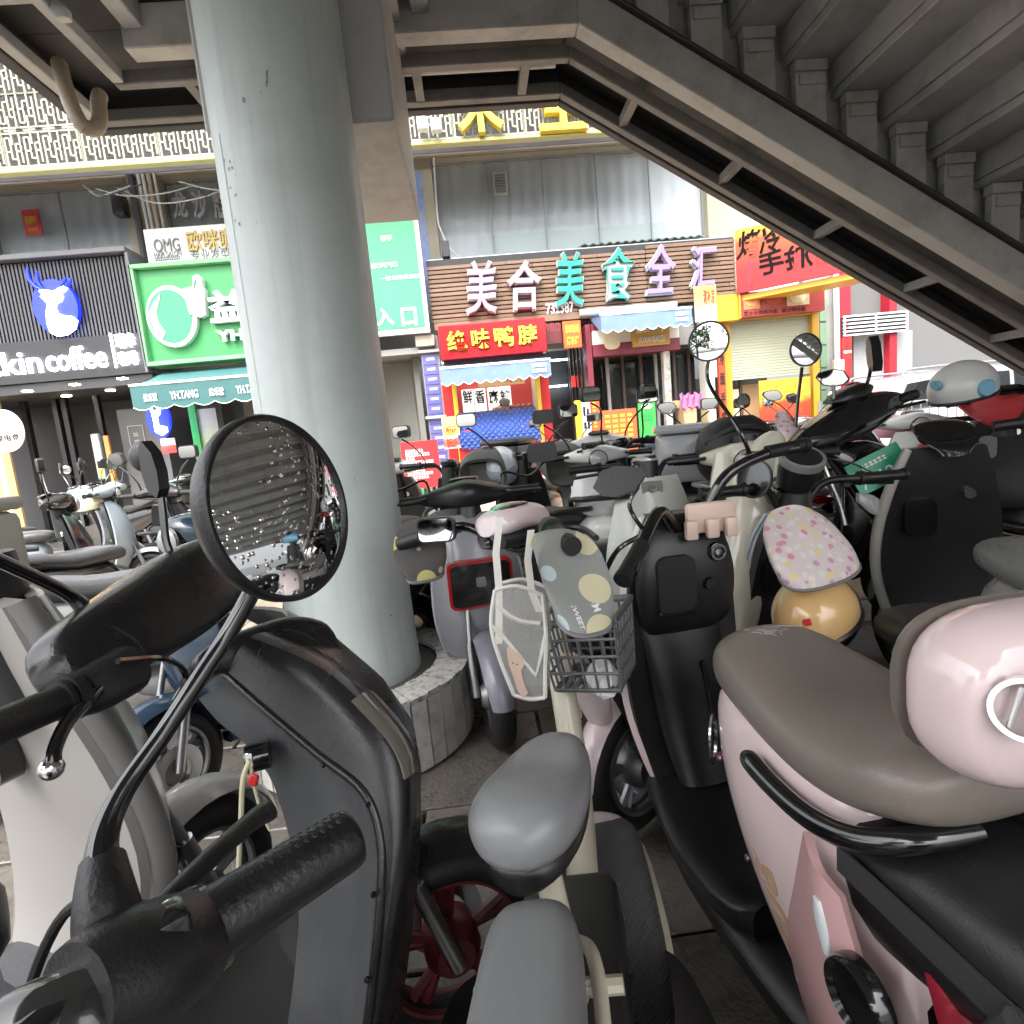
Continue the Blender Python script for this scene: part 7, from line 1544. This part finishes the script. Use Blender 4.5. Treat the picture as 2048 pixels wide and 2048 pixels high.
for dx in (-.35, .45): wheel_g = lathe([(.17+.04*math.cos(2*PI*k/12), .04*math.sin(2*PI*k/12)) for k in range(12)], 28, 'y', (bpos.x+dx, bpos.y+.1, .21), closed=True); ob('tyre', wheel_g, tyre_m, bkt)
# cream front beside it
sF, mF, mFb = scooter('cream_scooter', 'glossy cream scooter facing out with curved headlight hood behind the pink one', bxy(1490, 905, 2.3), Q(262), dict(body=creamy, inner=creamy, light='round', mir=(None, None), tall=.1, z0=.06, wide=1.1, cowl=creamy, rim=alu, steer=Q(-20), seat=M('taupe_seat', (.2, .16, .14), .5)))
iF = mF.inverted()
def fk(px, py, d, w, dep): c = pd(px, py, d); return (*c, *(_r*w), *(Vector((0, 1, 0))*dep), 2.6)
ob('front_hood', xf(loft([fk(1548, 862, 2.05, .012, .02), fk(1540, 880, 2.05, .045, .05), fk(1522, 930, 2.02, .075, .075), fk(1506, 1000, 2.0, .085, .08), fk(1492, 1090, 1.98, .088, .08), fk(1478, 1180, 1.96, .08, .07), fk(1470, 1260, 1.95, .06, .05), fk(1468, 1290, 1.95, .02, .02)], 30, 26), iF), creamy, sF)
ob('hood_lip', xf(loft([fk(1562, 905, 1.96, .01, .012), fk(1556, 940, 1.95, .02, .02), fk(1546, 1000, 1.94, .022, .02), fk(1538, 1060, 1.94, .01, .012)], 12, 14), iF), creamy, sF)
# scooter with the patterned covers and orange helmet
flor = dots_mat('printed_muff_cloth', (.62, .53, .53), [(.6, .25, .34), (.68, .64, .56), (.66, .56, .26), (.52, .3, .36), (.66, .62, .62)], 42, .4)
sD, mD, mDb = scooter('patterned_cover_scooter', 'grey edged scooter with pink patterned grip covers and black inner panel', bxy(1592, 985, 1.76), Q(96), dict(body=lgrey, s=.98, inner=black_pl, mir=(None, None), bar='tube', dash=False, steer=Q(-8), seat=black_seat, trim=skyp, wide=.84))
ob('dash_pod', xf(lathe([(0, .052), (.055, .055), (.06, .05), (.064, .0), (.055, -.06), (.03, -.08), (0, -.08)], 36, 'z', (0, 0, 0)), mD.inverted() @ mDb @ Matrix.Translation((.37, 0, 1.075)) @ Matrix.Rotation(-.55, 4, 'Y')), black_pl, sD)
ob('dash_ring', xf(lathe([(.058, .03), (.069, .03), (.069, .054), (.058, .056)], 36, 'z', closed=True), mD.inverted() @ mDb @ Matrix.Translation((.37, 0, 1.075)) @ Matrix.Rotation(-.55, 4, 'Y')), M('ring_silver', (.4, .4, .41), .3, metal=.6), sD)
mirror_head(sD, 'round', (.38, .16, 1.06), -1.2, .2, 1.1, black_gl)
def cmuff(label, px, py, Y, w, h, tilt):
    c = at(px, py, Y=Y); ax = Vector((w/2*math.cos(tilt), .03, w/2*math.sin(tilt))); 
    def pt(dy, k, dz, th): return (c+Vector((0, dy, dz)), ax*k, Vector((0, th, h*.28)))
    return pmuff(label, [(c+Vector((-.02, .08, h*.42)), ax*.3, Vector((0, .02, .012))), (c+Vector((-.02, .06, h*.36)), ax*.6, Vector((0, .04, .03))), (c+Vector((-.01, .03, h*.12)), ax*.92, Vector((0, .07, .05))), (c+Vector((0, 0, -h*.15)), ax*1.05, Vector((0, .075, .04))), (c+Vector((.01, -.02, -h*.42)), ax*1.0, Vector((.0, .06, .02)))], flor, grey_bind)
cmuff('large pink patterned padded grip cover above the orange helmet', 1622, 1088, 1.42, .24, .17, .1)
cmuff('pink patterned grip cover behind the black scooter stem', 1590, 870, 2.3, .12, .2, .5)
org = M('orange_helmet', (.66, .42, .18), .22, coat=.6, var=.04)
hO = helmet('glossy pale orange helmet hung below the patterned grip cover', tuple(at(1630, 1226, Y=1.45)), Q(-150), org, .112, None, tilt=.35, roll=.2)
for k, (a, m) in enumerate(((.2, print_red), (.0, print_yel), (-.25, print_white))):
    ob('sticker', sheet([[tuple(Vector((1.125*math.cos(b_)*math.cos(e), .955*math.sin(b_)*math.cos(e), .985*math.sin(e)))*.1125) for b_ in (.25+a*.8, .35+a*.8, .45+a*.8)] for e in (.3-k*.12, .38-k*.12, .46-k*.12)], .001), m, hO)
# black scooter with green plate facing the camera
sH, mH, mHb = scooter('plated_scooter', 'glossy black scooter facing out with tilted green number plate', bxy(1700, 850, 2.85), Q(298), dict(body=blackp, z0=.1, s=1.08, mir=(None, None), light='strip', bars=False, neck=False, wide=1.15, trim=chrome, mz=1.3))
iH = mH.inverted()
hp = lambda nm, g, m: ob(nm, xf(g, iH), m, sH)
def hk(px, py, d, h, dep, p=2.8):
    c = pd(px, py, d); return (*c, *(_u*h), *(Vector((-.1, 1, 0))*dep), p)
hp('handlebar_cowl', loft([hk(1572, 900, 2.3, .012, .02), hk(1600, 885, 2.3, .045, .05), hk(1650, 862, 2.35, .075, .09), hk(1705, 835, 2.4, .09, .1), hk(1760, 812, 2.45, .065, .08), hk(1795, 800, 2.5, .03, .04), hk(1805, 797, 2.5, .01, .01)], 26, 26), blackp)
hp('cowl_brow', loft([hk(1655, 805, 2.4, .008, .03), hk(1680, 795, 2.4, .03, .06), hk(1715, 785, 2.42, .04, .06), hk(1740, 775, 2.45, .012, .02)], 12, 18), black_pl)
hp('grip', tube([pd(1785, 803, 2.45), pd(1832, 788, 2.45)], .022, 14), rubber)
hp('brake_lever', tube([pd(1780, 818, 2.4), pd(1810, 812, 2.38), pd(1850, 803, 2.38)], .007, 8), black_gl)
for pts, kind, c, yw, sz in ((((1720, 795), (1735, 765), (1742, 735)), 'leaf', (1752, 706), 2.3, 1.25), (((1590, 870), (1596, 800), (1604, 735)), 'round', (1610, 700), 1.2, 1.2), (((1668, 800), (1667, 780), (1666, 770)), 'leaf', (1667, 755), .5, .8)):
    hp('mirror_stem', tube([pd(x, y, 2.38) for x, y in pts], .007, 8), black_gl)
    mirror_head(sH, kind, (0, 0, 0), 0, 0, sz, None, iH @ Matrix.Translation(pd(*c, 2.38)) @ Matrix.Rotation(yw+rad(90)-1.2, 4, 'Z') @ Matrix.Rotation(rad(-55) if sz > 1.2 else 0, 4, 'X'))
hp('front_panel', loft([hk(1655, 905, 2.4, .02, .03), hk(1690, 925, 2.4, .085, .05), hk(1730, 950, 2.42, .15, .06), hk(1775, 975, 2.45, .17, .06), hk(1815, 985, 2.5, .1, .04)], 16, 22), blackp)
hp('chrome_strip', tube([pd(1642, 915, 2.3), pd(1660, 960, 2.3), pd(1680, 1010, 2.3), pd(1690, 1050, 2.3)], .009, 8), chrome)
hp('chrome_strip', tube([pd(1650, 915, 2.3), pd(1700, 925, 2.28), pd(1745, 945, 2.28)], .005, 8), chrome)
hp('lamp_lens', loft([hk(1715, 995, 2.28, .02, .01), hk(1745, 1010, 2.28, .04, .015), hk(1775, 1020, 2.3, .02, .01)], 8, 14), clear_lens)
ppos = at(1758, 938, Y=2.2)
pl2 = thing('number_plate', 'green number plate with white characters on the glossy black scooter', 'number plate', tuple(ppos)); pl2.rotation_euler = (rad(-15), rad(-24), rad(-12))
ob('plate', box(-.11, .11, 0, .004, -.07, .07, .003, 1), plate_g, pl2); text('海124', -.09, .09, -.055, .01, -.003, .003, print_white, pl2, offset=.01); print_line(-.06, .05, .025, .045, -.003, print_white, pl2, 6)
ob('bracket', box(-.03, .03, .005, .02, -.05, .05), black_pl, pl2, smooth=False)
# grey-beige scooter with wet seat, right side
sJ, mJ, mJb = scooter('grey_beige_scooter', 'grey beige scooter with broad black leg shield and rain beaded grey seat', (1.79, 2.04), Q(70), dict(body=greybeige, inner=M('matte_black_panel', (.011, .011, .012), .4, var=.15), seat=wet_seat, s=1.08, wide=1.0, tall=.04, mir=(None, 'leaf'), rim=alu, bars=False, neck=False, light=None, steer=Q(10)))
ob('dash_cluster', loft([(.36, 0, .96, .0, .05, 0, .03, 0, .02, 2.6), (.39, 0, 1.01, 0, .085, 0, .04, 0, .03, 2.6), (.44, 0, 1.03, 0, .09, 0, .04, 0, .035, 2.6), (.49, 0, 1.0, 0, .06, 0, .03, 0, .03, 2.4)], 14, 22), black_gl, sJ)
ob('shield_edge', tube([(.4, .13, .24), (.45, .172, .36), (.472, .2, .52), (.458, .195, .68), (.43, .16, .84), (.41, .112, .97)], .021, 12), greybeige, sJ)
ob('grip', tube([(.37, -.12, 1.03), (.35, -.25, 1.04), (.33, -.36, 1.03)], .018, 12), rubber, sJ)
hW = helmet('white helmet with pale blue side discs hanging over the grey scooter handlebar', tuple(at(1925, 775, Y=2.35)), Q(170), M('white_helmet', (.62, .62, .61), .35, coat=.3, var=.04), .118, None, tilt=.2, roll=-.15)
lb2 = M('pale_blue_plastic', (.18, .42, .58), .35, var=.05)
ob('side_disc', lathe([(0, .012), (.03, .012), (.036, .004), (.036, -.012), (0, -.012)], 28, 'y', (-.02, .11, .0)), lb2, hW); ob('side_disc', lathe([(0, .012), (.03, .012), (.036, .004), (.036, -.012), (0, -.012)], 28, 'y', (0, -.11, -.01)), lb2, hW)
ob('vent', prism(ell(.03, .02, 20, .03, .05), .115, .13, 'x', .004), lb2, hW)
# far right: motorbike with red cover, and a dark scooter cut by the frame
sR, mR, mRb = scooter('red_draped_scooter', 'black scooter with red cloth over its handlebar at the right edge', bxy(2010, 790, 3.6), Q(75), dict(body=blackp, z0=.07, s=1.1, mir=(None, 'rect'), wide=1.1, rim=alu))
rc = [[tuple(mRb @ Vector((.5-.1*j, .34-.5*i/9, 1.07+.02*math.sin(i*1.9+j)-.05*j*(.6+.3*math.sin(i))))) for i in range(10)] for j in range(6)]
tag(ob('red_cloth', sheet(rc, .008), M('red_cloth', (.4, .012, .02), .6, var=.15, vs=12)), 'bright red cloth draped over the scooter handlebar at the right edge', 'cloth')
scooter('dark_edge_scooter', 'dark scooter with blue panel cut off by the right edge', (1.92, 1.12), Q(62), dict(body=grey_p, s=1.05, mir=(None, None), cowl=lb2, wide=1.1, inner=black_pl))
bal = thing('pink_ball_charm', 'round pink helmet hanging among the far scooters', 'helmet', tuple(at(1783, 858, Y=4.0)))
ob('shell', lathe([(0, .11)]+[(.11*math.sin(rad(a)), .11*math.cos(rad(a))) for a in range(15, 131, 12)], 28, 'z'), M('pink_helmet', (.7, .32, .42), .4, var=.04), bal)
sY, mY, mYb = scooter('cream_seat_scooter', 'white scooter with small red triangle mark behind the grey shield', bxy(1830, 835, 3.6), Q(250), dict(body=whitep, z0=.07, mir=(None, None), tall=.02, wide=1.1))
ob('red_mark', prism([(-.03, .87), (.03, .87), (0, .81)], .53, .545, 'x'), print_red, sY)
scooter('far_white_scooter', 'white scooter standing before the railing and white car', bxy(1770, 800, 5.2), Q(215), dict(body=whitep, z0=.07, mir=('leaf', 'leaf'), inner=black_pl))
scooter('far_silver_scooter', 'silver scooter with clear windscreen in front of the shutter', bxy(1600, 800, 6.0), Q(60), dict(body=lgrey, z0=.07, mir=('round', 'round')))
scooter('far_black_scooter', 'black scooter parked just before the roast poster', bxy(1530, 810, 5.0), Q(110), dict(body=blackp, z0=.07, mir=('leaf', 'leaf')))
scooter('far_topbox_scooter', 'black scooter with black rear box at the foot of the food stall', bxy(1130, 850, 5.6), Q(60), dict(body=blackp, z0=.07, mir=('rect', 'rect'), box=black_pl))
scooter('crossbar_scooter', 'black scooter with leaf mirrors squeezed between cream and glossy black ones', bxy(1625, 825, 4.6), Q(85), dict(body=blackp, z0=.07, mir=('leaf', 'leaf'), bar='cowl', mz=1.3, mout=.34, seat=black_seat))
scooter('brown_seat_scooter', 'grey scooter with brown seat between the sage and the pink scooters', bxy(1410, 880, 4.3), Q(95), dict(body=lgrey, z0=.07, mir=('leaf', 'round'), bar='tube', seat=M('taupe_seat2', (.16, .13, .115), .5)))
scooter('light_front_scooter', 'white scooter facing out behind the sage one', bxy(1195, 930, 3.4), Q(262), dict(body=whitep, z0=.07, mir=(None, 'rect'), light='round', seat=white_seat))
# ---------------- left of the column
sBl, mBl, mBlb = scooter('blue_scooter', 'dark blue scooter turned towards the camera behind the round mirror', (-1.06, 2.12), Q(232), dict(body=blue_p, fend=blue_p, rim=alu, mir=('round', 'round'), mz=1.3, mout=.3, cowl=blue_p, light='round', steer=Q(10)))
scooter('wet_seat_scooter', 'dark scooter with rain spotted long black seat beyond the beige one', (-1.12, 3.05), Q(35), dict(body=lgrey, seat=wet_dark, z0=.0, mir=('leaf', 'rect'), glass=mirror_m, s=1.05))
scooter('pink_box_scooter', 'pink scooter tail with beige rear box at the left edge', (-3.02, 2.5), Q(155), dict(body=lilac, box=M('beige_box_plastic', (.42, .39, .33), .5, var=.08), mir=(None, None), s=1.05))
for nm, lbl, px, py, Y, hd, op in (('ice_blue_scooter', 'ice blue scooter standing sideways on the beige paving', 215, 1035, 5.2, 20, dict(body=skyp, z0=.07, mir=('rect', 'round'), light='round', seat=wet_dark)),
                               ('rack_scooter', 'scooter with white wire rear rack in front of the coffee shop', 235, 985, 6.6, 200, dict(body=lgrey, z0=.07, mir=('round', 'round'), rack=True, rackm=white_pt)),
                               ('shopside_scooter', 'black scooter with pale round mirror against the coffee shop', 185, 975, 7.6, 160, dict(body=blackp, z0=.07, mir=('round', 'round'))),
                               ('doorway_scooter', 'black scooter standing by the tea shop green base', 372, 965, 6.4, 110, dict(body=blackp, z0=.07, mir=('round', 'leaf')))):
    scooter(nm, lbl, bxy(px, py, Y), Q(hd), op)
for nm, lbl, px, py, Y, hd, op in (('kerbside_scooter', 'dark scooter with square mirrors beside the ice blue one', 120, 1050, 4.0, 35, dict(body=blackp, z0=.07, mir=('rect', 'rect'), seat=wet_dark)),
                               ('pillar_scooter', 'black scooter nearest the column on the paving behind the round mirror', 330, 1000, 4.0, 70, dict(body=blackp, z0=.07, mir=('leaf', 'rect'), seat=wet_dark)),
                               ('middle_scooter', 'slate scooter parked before the coffee shop light box', 165, 1010, 6.0, 50, dict(body=grey_p, z0=.07, mir=('round', 'rect')))):
    scooter(nm, lbl, bxy(px, py, Y), Q(hd), op)
hy = helmet('pale yellow helmet resting on the ice blue scooter', tuple(at(172, 1010, Y=5.15)), 0, M('pale_yellow_helmet', (.72, .66, .42), .35, var=.05), .14)
# small cream bicycle
cb_ = thing('cream_bicycle', 'small cream bicycle with bare frame on the beige paving at left', 'bicycle', (at(75, 1090, Y=4.6).x, 4.6, .07), Q(25))
crm_p = paint('cream_bike_paint', (.4, .36, .2), .35)
for x in (-.42, .42):
    t_ = ob('tyre', lathe([(.2+.014*math.cos(2*PI*k/10), .014*math.sin(2*PI*k/10)) for k in range(10)], 36, 'y', (x, 0, .215), closed=True), tyre_m, cb_)
    ob('spokes', join(*[tube([(x, 0, .215), (x+.19*math.cos(2*PI*k/14), 0, .215+.19*math.sin(2*PI*k/14))], .0025, 5) for k in range(14)]), chrome, t_)
ob('frame', join(tube([(.32, 0, .62), (-.02, 0, .26), (-.42, 0, .215)], .02, 10), tube([(-.02, 0, .26), (-.12, 0, .6)], .018, 10), tube([(.3, 0, .66), (.42, 0, .215)], .018, 10), tube([(-.12, 0, .55), (-.42, 0, .215)], .012, 8)), crm_p, cb_)
ob('handlebar', join(tube([(.3, 0, .62), (.28, 0, .78)], .015, 8), tube([(.24, -.26, .8), (.28, -.1, .79), (.28, .1, .79), (.24, .26, .8)], .012, 8)), crm_p, cb_)
ob('saddle', loftx([(.0, .64, .025, .02, 2.2), (-.1, .65, .05, .025, 2.4), (-.22, .66, .08, .03, 2.4), (-.25, .66, .04, .015, 2.2)], 10, 14), black_seat, cb_); ob('crank', join(tube([(-.02, -.07, .26), (.06, -.08, .14)], .008, 6), tube([(-.02, .07, .26), (-.1, .08, .38)], .008, 6)), steel, cb_)
# ------------------------------------------------------------------ railing, car, stall keeper, trees
rlm = M('galvanised_rail', (.22, .22, .22), .4, metal=.3, var=.1)
xr_0 = at(1640, 850, Y=7.0).x; xr_1 = xr_0+3.2
fen = thing('metal_railing', 'pale metal railing of thin upright bars in front of the white car', 'railing', ((xr_0+xr_1)/2, 7, .12), world=True)
for z in (.28, 1.18): ob('rail', tube([(xr_0, 7, z), (xr_1, 7, z)], .018, 8), rlm, fen)
n = 26
for i in range(n+1): x = xr_0+(xr_1-xr_0)*i/n; ob('post' if i % 8 == 0 else 'bar', tube([(x, 7, .12), (x, 7, 1.3 if i % 8 == 0 else 1.18)], .022 if i % 8 == 0 else .008, 8), rlm, fen)
# white estate car, side on
carp = M('white_car_paint', (.26, .26, .27), .15, coat=.8, var=.02)
cx0 = at(1690, 760, Y=9.0).x
car = thing('white_car', 'white estate car parked side on behind the railing', 'car', (cx0+2.2, 9.0, -.05), 0)
cl = [(-2.2, .62, .6, .18, 3), (-2.15, .7, .8, .35, 4), (-1.6, .72, .88, .42, 5), (0, .72, .9, .42, 5), (1.3, .7, .88, .38, 5), (1.95, .64, .82, .3, 4), (2.2, .58, .6, .18, 3)]
ob('body', loftx(cl, 30, 28), carp, car)
ob('cabin', loftx([(-2.05, 1.1, .6, .1, 3), (-1.95, 1.25, .72, .28, 4), (-1.2, 1.32, .74, .36, 5), (.1, 1.32, .74, .36, 5), (.6, 1.2, .7, .28, 4), (1.1, 1.0, .65, .08, 3)], 26, 26), carp, car)
cg = M('car_glass', (.02, .022, .025), .05, coat=.5, var=0)
for P in (((-1.9, 1.12), (-1.72, 1.5), (-1.05, 1.56), (-1.0, 1.14)), ((-.92, 1.14), (-.97, 1.56), (-.1, 1.56), (-.06, 1.14)), ((.02, 1.14), (-.02, 1.55), (.3, 1.45), (.8, 1.14))):
    for y0, y1 in ((-.752, -.735), (.735, .752)): ob('side_window', prism(P, y0, y1, 'y', .004), cg, car)
for x in (-1.35, 1.4):
    for y in (-.82, .82):
        t_ = ob('tyre', lathe([(.2, -.1), (.31, -.1), (.33, -.06), (.33, .06), (.31, .1), (.2, .1)], 32, 'y', (x, y, .38), closed=True), tyre_m, car)
        ob('hub_cap', lathe([(0, -.11), (.08, -.11), (.2, -.1), (.2, .1), (.08, .11), (0, .11)], 28, 'y', (x, y, .38)), alu, t_)
for y in (-.62, .62): ob('roof_rail', tube([(-1.7, y, 1.66), (-1.5, y, 1.72), (-.2, y, 1.72), (.0, y, 1.66)], .02, 8), steel, car)
for y in (-.8, .8): ob('tail_light', box(-2.19, -2.05, y-.06, y+.06, .85, 1.05, .02, 2), red_lens, car); ob('headlight', box(2.0, 2.14, y-.1, y+.08, .7, .84, .02, 2), clear_lens, car)
for x in (-.95, .0): ob('door_handle', box(x+.12, x+.3, -.915, -.885, .98, 1.01, .006, 1), carp, car)
# stall keeper behind the counter: one skinned body
pe = thing('person', 'person in dark red apron bending over behind the blue blanket at the stall', 'person', tuple(at(1012, 860, Y=D+.75))[:2]+(.5,), 0)
J = [(0, .1, .92), (0, .0, 1.08), (0, -.18, 1.2), (0, -.27, 1.24), (0, -.36, 1.25), (0, -.45, 1.22), (.19, -.17, 1.22), (.25, -.28, 1.05), (.18, -.45, 1.0), (-.19, -.17, 1.22), (-.25, -.28, 1.05), (-.16, -.46, 1.0), (.1, .1, .88), (.11, .05, .5), (.11, .08, .06), (-.1, .1, .88), (-.11, .05, .5), (-.11, .08, .06), (.11, -.06, .04), (-.11, -.06, .04), (.16, -.52, .98), (-.14, -.53, .98)]
E_ = [(0, 1), (1, 2), (2, 3), (3, 4), (4, 5), (2, 6), (6, 7), (7, 8), (2, 9), (9, 10), (10, 11), (0, 12), (12, 13), (13, 14), (0, 15), (15, 16), (16, 17), (14, 18), (17, 19), (8, 20), (11, 21)]
Rr = [.15, .15, .16, .06, .1, .075, .075, .055, .04, .075, .055, .04, .1, .075, .05, .1, .075, .05, .04, .04, .035, .035]
me = bpy.data.meshes.new('body'); me.from_pydata(J, E_, []); bo = bpy.data.objects.new('body', me); COL.objects.link(bo); bo.parent = pe
sk_ = bo.modifiers.new('skin', 'SKIN'); bo.modifiers.new('sub', 'SUBSURF').levels = 1
for i, r_ in enumerate(Rr): me.skin_vertices[0].data[i].radius = (r_, r_*.8)
me.skin_vertices[0].data[0].use_root = True
me.materials.append(M('skin_tone', (.5, .33, .25), .5, var=.06))
ob('hair', loft([(0, -.33, 1.3, .085, 0, 0, 0, .06, .06, 2.2), (0, -.39, 1.34, .1, 0, 0, 0, .07, .07, 2.2), (0, -.46, 1.32, .085, 0, 0, 0, .055, .05, 2.2), (0, -.5, 1.28, .03, 0, 0, 0, .02, .02, 2.2)], 10, 18), M('black_hair', (.012, .01, .01), .5), pe)
ob('apron_top', loft([(0, .08, .75, .19, 0, 0, 0, .14, 0, 2.6), (0, .06, .95, .18, 0, 0, 0, .14, .02, 2.6), (0, -.04, 1.1, .18, 0, 0, 0, .12, .06, 2.6), (0, -.18, 1.2, .18, 0, 0, 0, .09, .1, 2.4), (0, -.25, 1.24, .1, 0, 0, 0, .05, .07, 2.2)], 14, 20), M('dark_red_apron', (.28, .02, .03), .7, var=.1), pe)
# street trees behind the camera, seen only in the scooter mirrors
leafm = M('leaf_green', (.07, .13, .03), .6, var=.4, vs=3); bark = M('bark', (.1, .08, .06), .8, var=.3)
for i, (x, y, h) in enumerate(((-3.5, -8.5, 6.5), (-6.3, -4.2, 4.6), (8.5, -6.0, 6.0))):
    t_ = thing('street_tree', ('leafy green street tree reflected in the near round mirror', 'leafy green street tree reflected in the pink scooter round mirror', 'leafy green street tree beyond the foot of the stair')[i], 'tree', (x, y, -.06), 0, 'street trees')
    ob('trunk', join(tube([(0, 0, 0), (.05, 0, h*.3), (0, .05, h*.55), (.05, 0, h*.85)], [.16, .13, .09, .03], 10), *[tube([(0, 0, h*.45), (math.cos(a)*.6, math.sin(a)*.6, h*.6), (math.cos(a)*1.3, math.sin(a)*1.3, h*.75)], [.06, .04, .015], 7) for a in (.3, 2.2, 4.1, 5.4)]), bark, t_)
    V, Fc = [], []
    for k in range(2600):
        a = random.uniform(0, 2*PI); e = random.uniform(-.6, 1.0); r_ = 1.9*random.uniform(.35, 1)**.5*(1+.25*math.sin(3*a+e*4))
        c = Vector((r_*math.cos(a)*math.cos(e*1.2), r_*math.sin(a)*math.cos(e*1.2), h*.62+r_*.85*math.sin(e*1.2)))
        u = Vector((random.gauss(0, 1), random.gauss(0, 1), random.gauss(0, 1))).normalized(); w = u.orthogonal().normalized(); s_ = random.uniform(.08, .17); o_ = len(V)
        V += [tuple(c-u*s_), tuple(c+w*s_*.5), tuple(c+u*s_), tuple(c-w*s_*.5)]; Fc.append((o_, o_+1, o_+2, o_+3))
    me = bpy.data.meshes.new('crown'); me.from_pydata(V, [], Fc); me.materials.append(leafm); co = bpy.data.objects.new('crown', me); COL.objects.link(co); co.parent = t_
bpy.data.scenes.remove(TS)
